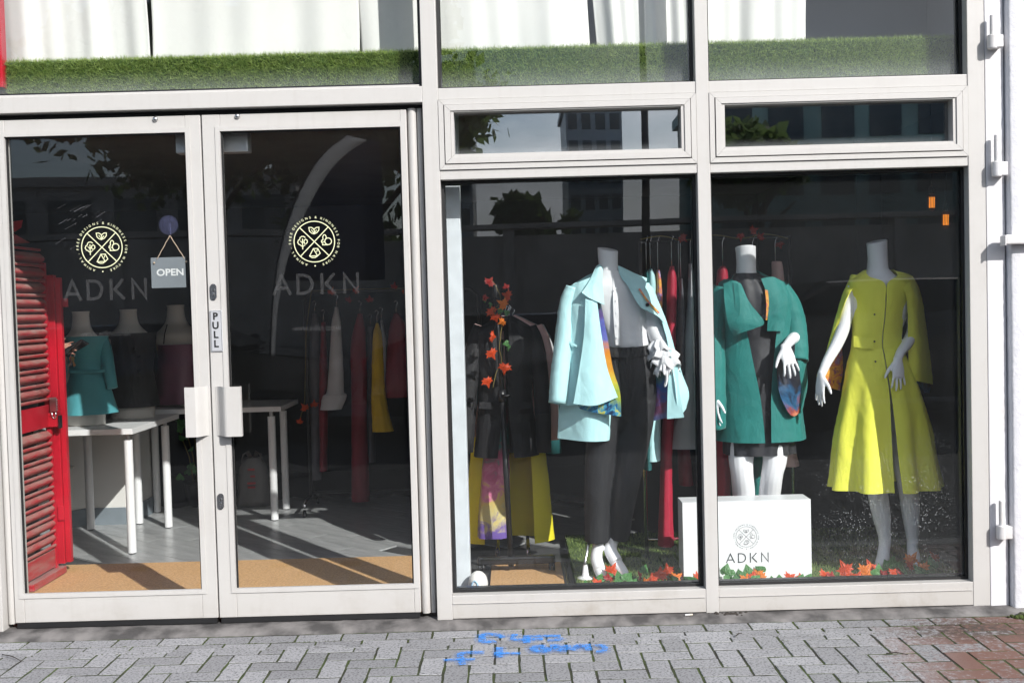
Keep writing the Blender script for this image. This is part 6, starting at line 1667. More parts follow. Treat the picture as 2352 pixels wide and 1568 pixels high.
loft('skirt', [(2013,799,57.5,0.093,0,0.02), (2017,840,71,0.112,0,0.02,0.01), (2024,900,86,0.130,0,0.025,0.04), (2028,980,102,0.15,0,0.045,0.075), (2031,1060,111,0.17,0,0.055,0.105), (2034,1118,119,0.185,0,0.065,0.125)], Y, M['yellow'], m3, nf=9, n=110, ph=0.9, thick=0.004)
sheet('waist_belt', [[(1961,771,-0.055), (1985,775,-0.088), (2009,776,-0.100)], [(1961,796,-0.058), (1985,800,-0.090), (2009,801,-0.102)]], Y, M['yellow'], m3, thick=0.005)
for (px, py, d) in ((2009,722,-0.119), (2009,784,-0.107), (2011,830,-0.123)):
    MB().disc(at(px, py, Y+d), 0.0045, depth=0.004, n=14).build('button', M['plastic_black'], m3)
def cape(pts, name='cape_sleeve', m='yellow', **kw):
    return sheet(name, pts, Y, M[m], m3, thick=0.004, **kw)
cape([[(1976,634,-0.02), (1958,630,0.0), (1952,634,0.05)], [(1950,676,-0.055), (1938,668,0.01), (1944,672,0.08)], [(1940,700,-0.065), (1926,704,0.01), (1936,710,0.10)], [(1932,720,-0.04), (1914,750,0.02), (1926,760,0.12)], [(1922,770,0.0), (1896,812,0.03), (1918,826,0.12)], [(1906,820,0.02), (1876,864,0.04), (1910,880,0.12)]])
cape([[(1912,800,0.06), (1934,800,0.10)], [(1890,850,0.05), (1936,850,0.11)], [(1884,874,0.05), (1930,884,0.11)], [(1904,890,0.06), (1928,897,0.10)]], 'sleeve_lining', 'print_orange')
cape([[(2058,622,-0.03), (2076,626,-0.02), (2096,634,0.03)], [(2072,660,-0.085), (2092,654,-0.06), (2110,662,0.03)], [(2083,690,-0.085), (2104,690,-0.06), (2120,700,0.04)], [(2086,770,-0.075), (2110,770,-0.06), (2131,775,0.05)], [(2087,830,-0.065), (2112,830,-0.06), (2138,830,0.06)], [(2087,871,-0.06), (2112,876,-0.055), (2142,882,0.06)]])
cape([[(2100,872,-0.03), (2136,878,0.07)], [(2112,888,-0.02), (2136,892,0.06)], [(2124,902,0.0), (2134,902,0.04)]], 'sleeve_lining', 'print_dark')

# ------------------------------------------------------------------ white plinth with the shop's emblem
a, b_ = at(1567, 1152, 0.36), at(1862, 1142, 0.36)
pz = at(1700, 1150, 0.36).z
pt = empty('display_plinth', ((a.x+b_.x)/2, 0.43, TZ), 'low white display plinth printed with the shop emblem and ADKN', 'plinth')
MB().bevbox(a.x, b_.x, 0.36, 0.50, TZ + 0.002, pz, 0.0015).build('box', M['plinth'], pt)
c = at(1714, 1232, 0.3590)
t = MB(); emblem(t, (c.x, c.z), 23.8*mpp(0.36), 0.3590, 0.0015, tsize=0.0095); t.build('emblem', M['logo_dark'], pt, fix=False)
a, b_ = at(1669, 1291, 0.3590), at(1766, 1288, 0.3590)
t = MB(); letters_adkn(t, a.x, b_.x, a.z, 20*mpp(0.36), 0.3590, 0.0050); t.build('shop_name', M['logo_dark'], pt, fix=False)

# ------------------------------------------------------------------ rail along the back with clothes
YB = 0.90
br = empty('clothes_rail', (at(1640,545,YB).x, YB, 0.012), 'chrome clothes rail at the back of the window between the mannequins', 'clothes rail')
a, b_ = at(1470, 556, YB), at(1812, 543, YB)
MB().tube([(a.x, YB, 0.02), (a.x, YB, a.z), (b_.x, YB, b_.z), (b_.x, YB, 0.02)], 0.011, 12).build('rail', M['chrome'], br, smooth=True)
MB().tube([(a.x, YB, 0.16), (b_.x, YB, 0.16)], 0.009, 10).build('lower_bar', M['chrome'], br, smooth=True)
for x in (a.x, b_.x):
    MB().tube([(x, YB-0.22, 0.03), (x, YB+0.22, 0.03)], 0.010, 10).build('foot', M['chrome'], br, smooth=True)
BG = 'garments on the chrome rail at the back of the window'
HB = [(1488,'dteal'), (1502,'aqua')]
def bk(label, rows, m, ph=0.0, Y=YB, nf=3, fold=0.03):
    o = hung(label, rows, Y, m, 'garment', BG, ph=ph, nf=nf, fold=fold, depth=0.06, hang=False)
    c = at((rows[0][0]+rows[0][1])/2, rows[0][2], Y)
    zr = at((rows[0][0]+rows[0][1])/2, 550, Y).z
    MB().tube([c, Vector((c.x, Y, zr - 0.015)), Vector((c.x + 0.012, Y, zr + 0.016)), Vector((c.x, Y, zr + 0.026)), Vector((c.x - 0.012, Y, zr + 0.016))], 0.0025, 6).build('hanger_hook', M['chrome'], o, smooth=True)
    return o
bk('dark teal garment first on the back rail', [(1483,1487,622), (1478,1490,660), (1478,1492,900), (1478,1496,1076)], M['dteal'])
bk('aqua sleeved top second on the back rail', [(1492,1496,618), (1486,1506,650), (1488,1512,760), (1480,1516,960), (1478,1516,1056)], M['aqua'], ph=1)
bk('painted silk scarf third on the back rail', [(1510,1513,620), (1508,1518,660), (1506,1520,760), (1506,1520,860)], M['print_orange'], ph=2)
bk('bright crimson satin dress fourth on the back rail', [(1540,1546,612), (1534,1552,640), (1532,1552,720), (1526,1548,900), (1516,1542,1100), (1512,1548,1250)], M['crimson'], ph=3)
bk('dark grey chiffon garment fifth on the back rail', [(1562,1566,640), (1558,1570,700), (1556,1572,860)], M['dgrey_cloth'], ph=4)
bk('long white strappy dress sixth on the back rail', [(1584,1588,606), (1580,1592,680), (1574,1598,780), (1562,1606,900), (1540,1616,1010), (1536,1622,1028)], M['grey_cloth'], ph=5, nf=5)
bk('crimson dress hanging left of the emerald coat', [(1656,1664,612), (1646,1672,650), (1644,1676,900), (1646,1678,1138)], M['crimson'], ph=1)
bk('long emerald trousers showing between the mannequin legs', [(1726,1734,640), (1722,1752,800), (1722,1756,1160), (1724,1756,1240)], M['teal_coat'], ph=2)
bk('pale pink dress hanging right of the emerald coat', [(1778,1784,604), (1774,1800,640), (1784,1824,1000), (1790,1834,1068)], M['pink'], ph=3)
bk('dark red trousers behind the white strappy dress', [(1560,1570,900), (1556,1580,1000), (1560,1592,1112)], M['burgundy'], ph=4, Y=YB+0.1)
bk('teal printed garment at the right of the white strappy dress', [(1606,1612,630), (1600,1618,760), (1594,1626,930), (1590,1630,975)], M['dteal'], ph=6)

# leaf garland along the back rail
gl = empty('leaf_garland', (1.2, YB, 1.8), 'dim autumn leaf garland along the chrome back rail', 'garland', 'autumn leaf garlands')
MB().tube(catmull([at(px, py, YB - 0.03) for px, py in ((1470,550), (1520,542), (1570,552), (1640,540), (1700,548), (1760,538), (1810,548))], 4), 0.003, 6).build('vine', M['vine'], gl, smooth=True)
rn = random.Random(44)
for (px, py) in ((1565,545), (1605,565), (1702,540), (1728,530), (1745,546), (1790,560)):
    put_leaf(at(px, py, YB - 0.06), rn.uniform(0.035, 0.05), 'maple', 'red', gl, (R(rn.uniform(60, 110)), R(rn.uniform(-180, 180)), R(rn.uniform(-30, 30))))

# ------------------------------------------------------------------ leaf garland along the window floor
gl = empty('leaf_garland', (1.2, 0.35, 0.016), 'long maple and ivy leaf garland lying along the window floor', 'garland', 'autumn leaf garlands')
YG = 0.30
path = [(1340,1352), (1390,1340), (1450,1348), (1500,1345), (1560,1340), (1620,1343), (1680,1335), (1740,1338), (1800,1335), (1870,1330), (1940,1328), (2000,1322), (2060,1320), (2110,1312), (2150,1300)]
MB().tube(catmull([Vector((at(px, py, YG).x, YG + 0.05*math.sin(k*1.3), TZ + 0.012 + 0.02*abs(math.sin(k*2.1)))) for k, (px, py) in enumerate(path)], 5), 0.0026, 6).build('vine', M['vine'], gl, smooth=True)
def fl_leaf(px, py, s_, kind, cl, tilt, rz, Yl):
    p = at(px, py, Yl)
    if p.z < TZ + 0.012: p.z = TZ + 0.012
    rz_ = (rz + 180) % 360 - 180
    put_leaf(p + Vector((0, 0, 0.012)), s_*(0.92 if kind == 'maple' else 1.15), kind, cl, gl, (R(max(tilt, 48)), R(random.Random(px).uniform(-30, 30) + rz_*0.7), R(random.Random(py + px).uniform(-30, 30))))
for (px, py, s_, cl, tilt, rz, Yl) in ((1404,1318,0.062,'orange',62,15,0.42), (1372,1349,0.060,'orange',8,70,0.24), (1410,1353,0.045,'orange',6,110,0.20), (1398,1334,0.045,'red',25,40,0.34), (1482,1344,0.044,'yellow',50,-10,0.22), (1497,1338,0.050,'orange',55,20,0.24), (1516,1330,0.066,'orange',60,30,0.30), (1535,1318,0.055,'orange',70,-15,0.42), (1550,1335,0.060,'yellow',20,60,0.32), (1572,1328,0.045,'orange',30,20,0.38), (1470,1328,0.045,'red',25,70,0.40),
                                  (1602,1336,0.060,'orange',30,70,0.26), (1614,1340,0.052,'orange',70,-20,0.22), (1712,1338,0.050,'yellow',60,30,0.26), (1740,1328,0.058,'yellow',45,-60,0.30), (1752,1334,0.058,'yellow',40,-80,0.27), (1732,1332,0.050,'orange',60,40,0.28), (1812,1334,0.055,'orange',15,75,0.24), (1838,1333,0.04,'orange',15,40,0.26),
                                  (1892,1328,0.055,'orange',35,50,0.30), (1910,1330,0.045,'red',15,80,0.26), (1944,1316,0.068,'orange',68,5,0.36), (1944,1330,0.055,'orange',30,20,0.27), (1986,1318,0.066,'yellow',62,25,0.34), (2002,1312,0.060,'orange',66,-30,0.38), (1992,1330,0.055,'yellow',40,10,0.26), (1970,1332,0.05,'orange',15,60,0.24), (2028,1326,0.050,'red',20,-40,0.30), (2092,1294,0.066,'yellow',70,20,0.46), (2104,1298,0.060,'orange',60,-30,0.48), (2090,1306,0.05,'orange',70,100,0.42), (2122,1312,0.062,'yellow',35,-60,0.36), (2150,1290,0.055,'orange',70,-20,0.55), (2070,1322,0.05,'red',20,50,0.30), (2052,1322,0.045,'orange',20,20,0.28)):
    fl_leaf(px, py, s_, 'maple', cl, tilt, rz, Yl)
for (px, py, s_, tilt, rz, Yl) in ((1350,1350,0.036,40,20,0.22), (1380,1334,0.034,40,20,0.34), (1402,1330,0.034,30,-50,0.36), (1425,1330,0.040,35,30,0.34), (1440,1336,0.050,30,80,0.30), (1426,1346,0.05,20,-30,0.26), (1454,1350,0.045,20,20,0.24), (1478,1316,0.036,65,10,0.48), (1548,1340,0.04,20,-20,0.26), (1566,1318,0.036,60,10,0.45), (1596,1316,0.046,65,-20,0.42), (1604,1340,0.045,25,50,0.25), (1582,1342,0.045,20,-50,0.24),
                                   (1666,1320,0.044,75,10,0.30), (1680,1326,0.044,70,-60,0.29), (1672,1338,0.042,50,70,0.26), (1700,1330,0.046,50,-30,0.28), (1690,1340,0.04,30,10,0.24), (1720,1322,0.044,75,0,0.30), (1750,1318,0.042,65,-70,0.32), (1735,1338,0.04,30,40,0.25), (1775,1342,0.036,20,10,0.22), (1792,1340,0.04,30,-20,0.24), (1842,1336,0.036,20,70,0.24), (1858,1335,0.036,25,30,0.25),
                                   (2020,1318,0.04,75,10,0.34), (2040,1308,0.045,60,-30,0.40), (2050,1300,0.04,75,20,0.44), (2064,1310,0.05,50,40,0.40), (2118,1320,0.05,50,-20,0.33), (2136,1316,0.055,60,30,0.36), (2142,1304,0.05,60,-40,0.44), (2078,1318,0.045,30,10,0.34), (2010,1324,0.04,30,60,0.3)):
    fl_leaf(px, py, s_, 'ivy', 'green', tilt, rz, Yl)

# ------------------------------------------------------------------ egg-shaped ornament by the column
c = at(1099, 1362, 0.150)
eg = empty('egg_ornament', (c.x, 0.150, 0.022), 'white egg-shaped ornament with a pale blue ring by the silver column', 'ornament')
cz = at(1099, 1337, 0.150).z
R0 = 23*mpp(0.15)
MB().lathe((c.x, 0.150, 0), [(R0*math.sin(R(a))*(1.0 if a > 90 else 0.97), cz + (R0*1.18 if a < 90 else R0*1.12)*math.cos(R(a))) for a in range(4, 178, 8)], 30).build('egg', M['egg_white'], eg, smooth=True)
pts = []
for a in range(0, 361, 15):
    x = -0.006 + 0.014*math.cos(R(a)); z_ = -0.006 + 0.024*math.sin(R(a))
    pts.append((c.x + x - 0.008, 0.150 - math.sqrt(max(0, R0*R0 - (x-0.008)**2 - (z_*0.87)**2)) - 0.0005, cz + z_))
MB().tube(pts, 0.0042, 8).build('ring', M['egg_blue'], eg, smooth=True)
MB().lathe((c.x, 0.150, 0.0215), [(0.034, 0), (0.033, 0.008), (0.024, 0.018), (0.020, max(0.02, cz - R0*0.95 - 0.0215))], 24).build('foot', M['egg_blue'], eg, smooth=True)

# ------------------------------------------------------------------ two small glowing orange filament lamps
em = bpy.data.materials.new('glowing_filament'); em.use_nodes = True
nt = em.node_tree; nt.nodes.clear(); eo = N(nt, 'ShaderNodeOutputMaterial'); ee = N(nt, 'ShaderNodeEmission')
ee.inputs['Color'].default_value = (1.0, 0.30, 0.03, 1); ee.inputs['Strength'].default_value = 1.1; nt.links.new(ee.outputs[0], eo.inputs['Surface'])
bulbm = decal_mat('amber_bulb_glass', (0.5, 0.2, 0.04), 0.12)
for (px, py, lab) in ((2140, 465, 'upper of the two small glowing orange filament lamps'), (2172, 505, 'lower of the two small glowing orange filament lamps')):
    Yl = 0.45; c = at(px, py, Yl)
    lp = empty('filament_lamp', (c.x, Yl, c.z), lab, 'lamp', 'orange filament lamps at the right of the window')
    for q in range(4):
        x = c.x + (q-1.5)*0.0075
        MB().tube([(x, Yl, c.z - 0.026), (x + 0.002, Yl, c.z + 0.026)], 0.0024, 6).build('filament', em, lp, smooth=True)
    MB().lathe((c.x, Yl, c.z), [(0.004, -0.045), (0.019, -0.034), (0.021, 0.0), (0.019, 0.030), (0.011, 0.044)], 18).build('bulb', bulbm, lp, smooth=True)
    MB().lathe((c.x, Yl, c.z + 0.0445), [(0.012, 0), (0.012, 0.03), (0.006, 0.036)], 14).build('cap', M['plastic_black'], lp, smooth=True)
    MB().tube([(c.x, Yl, c.z + 0.08), (c.x, Yl, 2.369)], 0.0025, 6).build('flex', M['plastic_black'], lp)
# dark lettering board on the side behind the yellow dress
a, b_ = at(2010, 602, 1.5), at(2140, 597, 1.5)
wb = empty('name_board', ((a.x+b_.x)/2, 1.52, a.z), 'dark board with the faint shop name behind the yellow dress', 'sign')
MB().bevbox(a.x - 0.1, b_.x + 0.1, 1.52, 1.54, a.z - 0.18, 2.369, 0.003).build('board', M['charcoal'], wb)
t = MB(); letters_adkn(t, a.x, b_.x, a.z, 26*mpp(1.5), 1.5185, 0.011); t.build('lettering', M['black_print'], wb, fix=False)

# ================================================================== SMALL THINGS ON THE PAVEMENT
sp = MB(); ov = MB(); zz = 0.0045
def gpt(zx, zy):
    p = ground((1280 + zx/4.523)*0.784, (1830 + zy/4.523)*0.784, 0.0); return p
spi = [0]
def sline(pts, w=0.020):
    w *= 1.25
    P = catmull([gpt(*p) for p in pts], 5) if len(pts) > 2 else [gpt(*pts[0]).lerp(gpt(*pts[1]), k/6) for k in range(7)]
    L, Q = [], []
    rn = random.Random(int(pts[0][0]))
    spi[0] += 1
    for i, p in enumerate(P):
        t = (P[min(i+1, len(P)-1)] - P[max(i-1, 0)]).normalized(); nn = Vector((-t.y, t.x, 0))
        ww = w*rn.uniform(0.42, 0.6)
        z_ = zz + 0.00025*spi[0]
        L.append((p.x + nn.x*ww, p.y + nn.y*ww, z_)); Q.append((p.x - nn.x*ww, p.y - nn.y*ww, z_))
    n = len(L)
    sp.add(L + Q, [(i, i+1, n+i+1, n+i) for i in range(n-1)])
    Lo = [(a[0]*1.55 - b[0]*0.55, a[1]*1.55 - b[1]*0.55, a[2] - 0.0012) for a, b in zip(L, Q)]; Qo = [(b[0]*1.55 - a[0]*0.55, b[1]*1.55 - a[1]*0.55, b[2] - 0.0012) for a, b in zip(L, Q)]
    ov.add(Lo + Qo, [(i, i+1, n+i+1, n+i) for i in range(n-1)])
sline([(600,130), (598,240)], 0.024); sline([(590,135), (700,132), (820,150), (880,180)], 0.026); sline([(590,236), (700,232), (775,220)], 0.026)
sline([(1035,130), (1010,198), (1120,206), (1250,205)], 0.022); sline([(1190,150), (1190,252)], 0.024); sline([(1180,166), (1400,160), (1640,156)], 0.02); sline([(1250,205), (1410,200)], 0.022); sline([(1650,180), (1590,212), (1460,222)], 0.022)
sline([(80,482), (300,474), (505,470)], 0.016); sline([(345,545), (318,460), (315,400), (420,382), (630,378)], 0.022)
sline([(832,310), (830,448)], 0.022); sline([(755,398), (940,394), (1110,394)], 0.018)
sline([(1450,300), (1300,306), (1290,345), (1330,368), (1450,366), (1470,330), (1370,330)], 0.026); sline([(1500,300), (1580,300), (1630,350), (1730,358)], 0.03); sline([(1720,285), (1730,350)], 0.026)
sline([(1795,358), (1850,320), (1890,286), (1925,320)], 0.026); sline([(1990,272), (2012,360)], 0.026); sline([(2100,300), (2180,292), (2230,330), (2190,372), (2110,374)], 0.020)
um = sp.build('utility_marking', M['spray'], label='blue spray-painted utility marking across the paving blocks', cat='marking', fix=False)
ov.build('overspray', M['overspray'], um, fix=False)
# cigarette end, twigs, dirt lump
c = ground(1582, 1413, 0.024)
cg = empty('cigarette_end', c, 'cigarette end lying on the threshold strip under the window', 'litter')
MB().tube([c + Vector((-0.016, 0, 0.004)), c + Vector((0.004, 0.002, 0.004))], 0.0038, 10).build('paper', M['white_print'], cg)
MB().tube([c + Vector((0.0042, 0.002, 0.004)), c + Vector((0.018, 0.003, 0.004))], 0.0039, 10).build('filter', M['butt'], cg)
for k, (p0, p1, lab) in enumerate((((2035,1500), (2085,1502), 'black twig on the paving below the right window'), ((1850,1398), (1865,1388), 'small curled black twig on the threshold below the right window'), ((5,1502), (50,1518), 'dark twig on the paving at the left edge'), ((1690,1460), (1704,1454), 'thin dry twig on the paving below the middle window'))):
    a, b_ = ground(*p0, 0.010), ground(*p1, 0.012)
    m_ = a.lerp(b_, 0.5) + Vector((0, 0.006, 0.004))
    MB().tube(catmull([a, m_, b_], 4), [0.0025]*4 + [0.003] + [0.0018]*4, 6).build('twig', M['twig'], smooth=True, label=lab, cat='twig', group='twigs on the paving')
c = ground(1680, 1408, 0.022); mo = MB(); rn = random.Random(6)
for k in range(26):
    x = c.x + rn.gauss(0, 0.045); y = c.y + rn.gauss(0, 0.008); s_ = rn.uniform(0.005, 0.012)
    mo.lathe((x, y, 0.018), [(s_, 0), (s_*0.8, s_*0.5), (s_*0.3, s_*0.9)], 6)
mo.build('dirt_clump', M['twig'], smooth=True, label='dark clump of rotted leaves on the threshold below the upright', cat='dirt', kind='stuff')

# ================================================================== ACROSS THE STREET (seen mirrored in the glass)
cw = empty('boundary_wall', (0, -11.2, 0), 'long weathered concrete boundary wall across the street', 'wall')
for k in range(-8, 9):
    MB().bevbox(k*3.0, k*3.0 + 2.97, -11.35, -11.2, -0.1, 2.50, 0.01).build('panel', M['conc_wall'], cw)
    MB().bevbox(k*3.0 - 0.10, k*3.0 + 0.08, -11.42, -11.12, -0.1, 2.60, 0.01).build('pier', M['conc_wall'], cw)
MB().bevbox(-26, 28, -11.45, -11.08, 2.601, 2.68, 0.01).build('coping', M['conc_wall'], cw)

def tower(label, x0, x1, y, z1, dep, m, cols, rows_, wz0=2.0, name='tower_block'):
    t = empty(name, ((x0+x1)/2, y, 0), label, 'building')
    MB().box(x0, x1, y-dep, y, -0.1, z1).build('walls', m, t)
    MB().box(x0-0.2, x1+0.2, y-dep-0.2, y+0.2, z1, z1+0.4).build('parapet', m, t)
    w = (x1-x0)/cols; h = (z1-wz0)/rows_
    me = None
    for i in range(cols):
        for j in range(rows_):
            if me is None:
                q = MB().box(0, w*0.66, 0, 0.06, 0, h*0.58)
                me = bpy.data.meshes.new('window'); me.from_pydata(q.v, [], q.f); me.materials.append(M['tower_win'])
            o = bpy.data.objects.new('window', me); COL.objects.link(o); o.parent = t; o.matrix_parent_inverse = WORLD[t.name].inverted()
            o.location = (x0 + w*i + w*0.17, y, wz0 + h*j + h*0.2)
    return t
tower('tall grey tower mirrored in the middle of the window', 4.2, 8.2, -70, 15.4, 8, M['tower'], 4, 7)
tower('grey flats mirrored at the left of the window', -6.6, -2.2, -62, 16.5, 8, M['tower'], 4, 7)
tower('long teal-grey clad building mirrored behind the wall', 7.6, 24.0, -34, 9.1, 8, M['teal_panel'], 9, 3, 2.6, name='low_building')
tower('wide rendered building mirrored in the doors', -34.0, -9.0, -40, 7.0, 8, M['far_brick'], 9, 2, 2.0, name='low_building')

def tree(label, x, y, h, crown_r, n, seed, crown_z=None):
    rn = random.Random(seed)
    t = empty('street_tree', (x, y, 0), label, 'tree', 'trees across the street')
    b = MB()
    b.tube([(x, y, -0.1), (x + 0.05, y, h*0.3), (x - 0.05, y, h*0.55), (x + 0.05, y, h*0.85)], [0.19, 0.15, 0.10, 0.03], 10)
    for k in range(7):
        a = rn.uniform(0, 6.28); z0 = h*rn.uniform(0.35, 0.7)
        b.tube([(x, y, z0), (x + crown_r*0.4*math.cos(a), y + crown_r*0.4*math.sin(a), z0 + h*0.12), (x + crown_r*0.8*math.cos(a), y + crown_r*0.8*math.sin(a), z0 + h*0.2)], [0.07, 0.045, 0.012], 8)
    b.build('trunk', M['bark'], t, smooth=True)
    V, Fc = [], []
    cz = crown_z or h*0.68
    clumps = [(Vector((rn.gauss(0, 0.42), rn.gauss(0, 0.42), rn.gauss(0, 0.36))), rn.uniform(0.25, 0.5)) for _ in range(26)]
    for k in range(n):
        cc, cr = rn.choice(clumps)
        p = cc + Vector((rn.gauss(0, cr*0.45), rn.gauss(0, cr*0.45), rn.gauss(0, cr*0.4)))
        p = Vector((x + p.x*crown_r, y + p.y*crown_r, cz + p.z*crown_r*0.85))
        a = Vector((rn.gauss(0,1), rn.gauss(0,1), rn.gauss(0,1))).normalized(); b_ = a.cross(Vector((rn.gauss(0,1), rn.gauss(0,1), rn.gauss(0,1)))).normalized()
        s_ = rn.uniform(0.09, 0.17)
        i = len(V); V += [p - a*s_, p + b_*s_*0.6, p + a*s_, p - b_*s_*0.6]; Fc.append((i, i+1, i+2, i+3))
    mb = MB(); mb.v = [tuple(v) for v in V]; mb.f = Fc
    mb.build('crown', M['tree_leaf'], t, fix=False)
tree('broad tree mirrored at the top of the left door', -5.4, -13.5, 7.2, 2.3, 17000, 1, 5.2)
tree('broad tree mirrored at the top of the right door', -2.6, -13.2, 7.0, 2.1, 17000, 2, 5.1)
tree('bushy tree mirrored at the left of the right top light', 4.4, -13.8, 4.4, 0.9, 4000, 3, 3.8)
tree('low bush mirrored above the wall in the window', 0.25, -12.4, 3.2, 0.5, 1400, 4, 2.85)

# lamp column
lc = empty('street_lamp', (2.0, -10.4, 0), 'thin steel street lamp across the road', 'street lamp')
MB().tube([(2.0, -10.4, 0), (2.0, -10.4, 3.2), (2.0, -10.4, 6.4)], [0.075, 0.055, 0.045], 12).build('column', M['plastic_black'], lc, smooth=True)
MB().tube([(2.0, -10.4, 6.4), (2.1, -10.2, 6.6), (2.3, -9.7, 6.7)], 0.03, 8).build('arm', M['plastic_black'], lc, smooth=True)
MB().bevbox(2.2, 2.42, -9.85, -9.4, 6.66, 6.76, 0.02).build('lantern', M['plastic_black'], lc)

# feather flag
fg = empty('feather_flag', (-2.35, -7.6, 0), 'white-edged navy feather flag across the pavement', 'flag')
fp = [(612,1000), (618,760), (628,640), (648,540), (682,440), (730,360), (790,310)]
P = [at(px, py, 7.6) for px, py in fp]
P = [Vector((p.x, -7.6, p.z)) for p in P]
P[0].z = -0.12
C = catmull(P, 6)
Wd = [0.05 + 0.28*(k/(len(C)-1))**1.3 for k in range(len(C))]
vs = []
for k, p in enumerate(C): vs += [(p.x, p.y, p.z), (p.x + Wd[k]*0.8, p.y + 0.01*math.sin(k), p.z - Wd[k]*0.2)]
o = MB().add(vs, [(2*k, 2*k+1, 2*k+3, 2*k+2) for k in range(len(C)-1)]).build('edge_band', M['flag_white'], fg, smooth=True)
o.modifiers.new('thickness', 'SOLIDIFY').thickness = 0.003
q = [Vector((v[0], v[1], v[2])) for v in vs[1::2]]
xr = q[-1].x + 0.15
vs2 = []
for p in q: vs2 += [(p.x + 0.004, p.y, p.z), (max(p.x + 0.02, min(xr, p.x + 1.2)), p.y + 0.02, p.z - 0.02)]
half = len(q)//3
o = MB().add(vs2[2*half:], [(2*k, 2*k+1, 2*k+3, 2*k+2) for k in range(len(q)-half-1)]).build('banner', M['flag_blue'], fg, smooth=True)
o.modifiers.new('thickness', 'SOLIDIFY').thickness = 0.003
MB().tube(C, 0.012, 8).build('pole', M['plastic_black'], fg, smooth=True)
MB().lathe((C[0].x, -7.6, -0.119), [(0.22, 0), (0.22, 0.05), (0.05, 0.09)], 20).build('base', M['plastic_black'], fg, smooth=True)

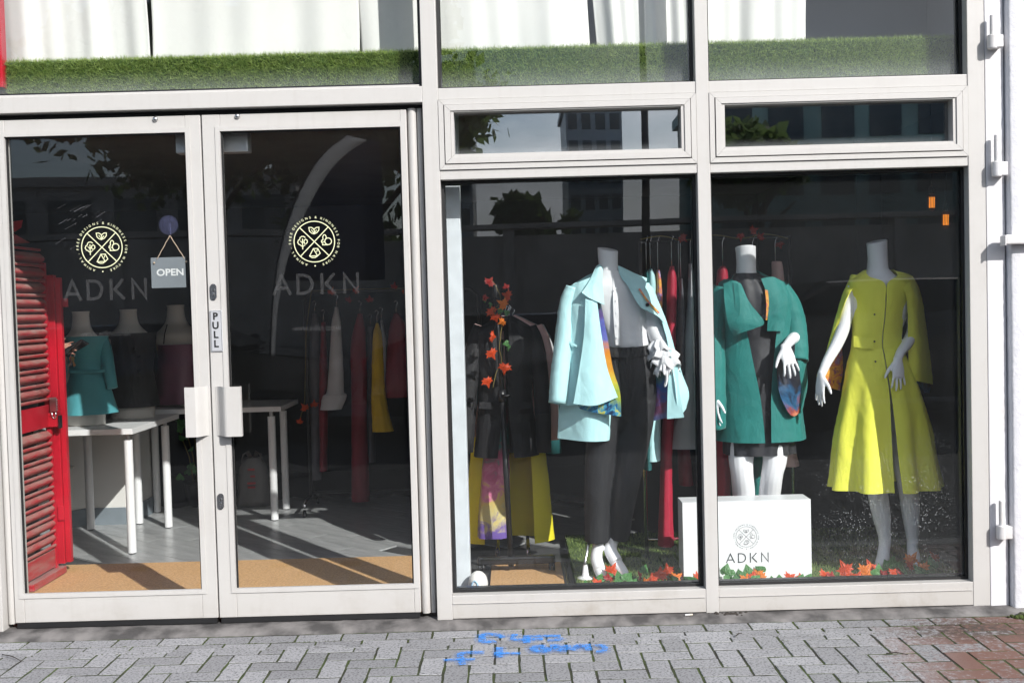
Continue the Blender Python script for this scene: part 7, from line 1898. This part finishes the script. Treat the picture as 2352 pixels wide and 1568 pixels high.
# parked cars
def car(label, x0, y0, L, H, flip=1):
    """side-on car, its length along x; x0 centre, y0 centre line"""
    c = empty('parked_car', (x0, y0, -0.12), label, 'car', 'cars parked across the road')
    z0 = -0.12
    pro = [(-0.50, 0.36), (-0.495, 0.62), (-0.46, 0.70), (-0.27, 0.76), (-0.24, 0.78), (-0.10, 1.0), (0.12, 1.0), (0.28, 0.99), (0.40, 0.80), (0.47, 0.74), (0.495, 0.60), (0.50, 0.38), (0.47, 0.22), (-0.47, 0.22)]
    rings = []
    zb = 0.78
    for yy, sc, ins in ((-0.88, 0.97, 0.14), (-0.80, 1.0, 0.10), (0.0, 1.0, 0.06), (0.80, 1.0, 0.10), (0.88, 0.97, 0.14)):
        r_ = []
        for px, pz in pro:
            k = 1.0
            r_.append((x0 + flip*px*L*sc, y0 + yy*(1.0 if pz <= 0.78 else 0.80), z0 + pz*H*(0.99 if abs(yy) > 0.85 else 1.0)))
        rings.append(r_)
    MB().rings(rings, True).build('body', M['car_paint'], c, smooth=False)
    for s_ in (-1, 1):
        yg = y0 + s_*0.885*0.835
        def poly(pts):
            return MB().add([(x0 + flip*px*L, y0 + s_*(0.885*(0.80 if pz > 0.9 else 0.985) + 0.006), z0 + pz*H) for px, pz in pts] + [(x0 + flip*px*L, y0 + s_*(0.885*(0.80 if pz > 0.9 else 0.985) - 0.02), z0 + pz*H) for px, pz in pts],
                            [(0,1,2,3), (7,6,5,4), (0,4,5,1), (1,5,6,2), (2,6,7,3), (3,7,4,0)])
        poly([(-0.21, 0.795), (-0.095, 0.965), (0.05, 0.97), (0.05, 0.795)]).build('side_window', M['car_glass'], c)
        poly([(0.065, 0.795), (0.065, 0.97), (0.27, 0.955), (0.36, 0.80)]).build('side_window', M['car_glass'], c)
        for wx in (-0.31, 0.31):
            cx_, cz_ = x0 + flip*wx*L, z0 + 0.33
            w = MB().lathe((0,0,0), [(0.21, -0.10), (0.31, -0.10), (0.33, -0.06), (0.33, 0.06), (0.31, 0.10), (0.21, 0.10)], 26).build('wheel', M['tyre'], c, smooth=True)
            w.data.transform(Matrix.Translation((cx_, y0 + s_*0.82, cz_)) @ Matrix.Rotation(R(90), 4, 'X'))
            rm = MB()
            for sp_ in range(8):
                a = R(45*sp_); 
                rm.add([(cx_ + 0.02*math.cos(a+1.57) , y0 + s_*0.915, cz_ + 0.02*math.sin(a+1.57)), (cx_ - 0.02*math.cos(a+1.57), y0 + s_*0.915, cz_ - 0.02*math.sin(a+1.57)), (cx_ + 0.21*math.cos(a) - 0.03*math.cos(a+1.57), y0 + s_*0.905, cz_ + 0.21*math.sin(a) - 0.03*math.sin(a+1.57)), (cx_ + 0.21*math.cos(a) + 0.03*math.cos(a+1.57), y0 + s_*0.905, cz_ + 0.21*math.sin(a) + 0.03*math.sin(a+1.57))], [(0,1,2,3)])
            rm.build('rim', M['rim'], w)
        MB().bevbox(x0 + flip*-0.20*L - 0.05, x0 + flip*-0.20*L + 0.05, y0 + s_*0.90, y0 + s_*1.02, z0 + 0.78*H, z0 + 0.88*H, 0.02).build('door_mirror', M['car_paint'], c)
    # windscreens
    for pts in ([(-0.245, 0.79), (-0.105, 0.985)], [(0.385, 0.81), (0.285, 0.975)]):
        (xa, za), (xb, zb_) = pts
        v = [(x0 + flip*xa*L - flip*0.004*(-1 if xa > 0 else 1), y0 - 0.70, z0 + za*H + 0.012), (x0 + flip*xa*L, y0 + 0.70, z0 + za*H + 0.012), (x0 + flip*xb*L, y0 + 0.60, z0 + zb_*H + 0.012), (x0 + flip*xb*L, y0 - 0.60, z0 + zb_*H + 0.012)]
        o = MB().add(v, [(0,1,2,3)]).build('windscreen', M['car_glass'], c)
        o.modifiers.new('thickness', 'SOLIDIFY').thickness = 0.008
    for yy in (-0.62, 0.62):
        MB().bevbox(x0 - flip*0.497*L - 0.02, x0 - flip*0.497*L + 0.02, y0 + yy - 0.14, y0 + yy + 0.14, z0 + 0.56*H, z0 + 0.66*H, 0.015).build('headlight', M['chrome'], c)
        MB().bevbox(x0 + flip*0.497*L - 0.02, x0 + flip*0.497*L + 0.02, y0 + yy - 0.14, y0 + yy + 0.14, z0 + 0.58*H, z0 + 0.68*H, 0.015).build('tail_light', M['red'], c)
    return c
car('dark estate car parked across the road, mirrored in the right window', 5.0, -8.1, 4.7, 1.76, -1)
car('black saloon parked across the road, mirrored in the doors', -4.3, -8.1, 4.5, 1.45, -1)
car('black hatchback parked across the road between the other two cars', 0.35, -8.1, 4.2, 1.46, -1)
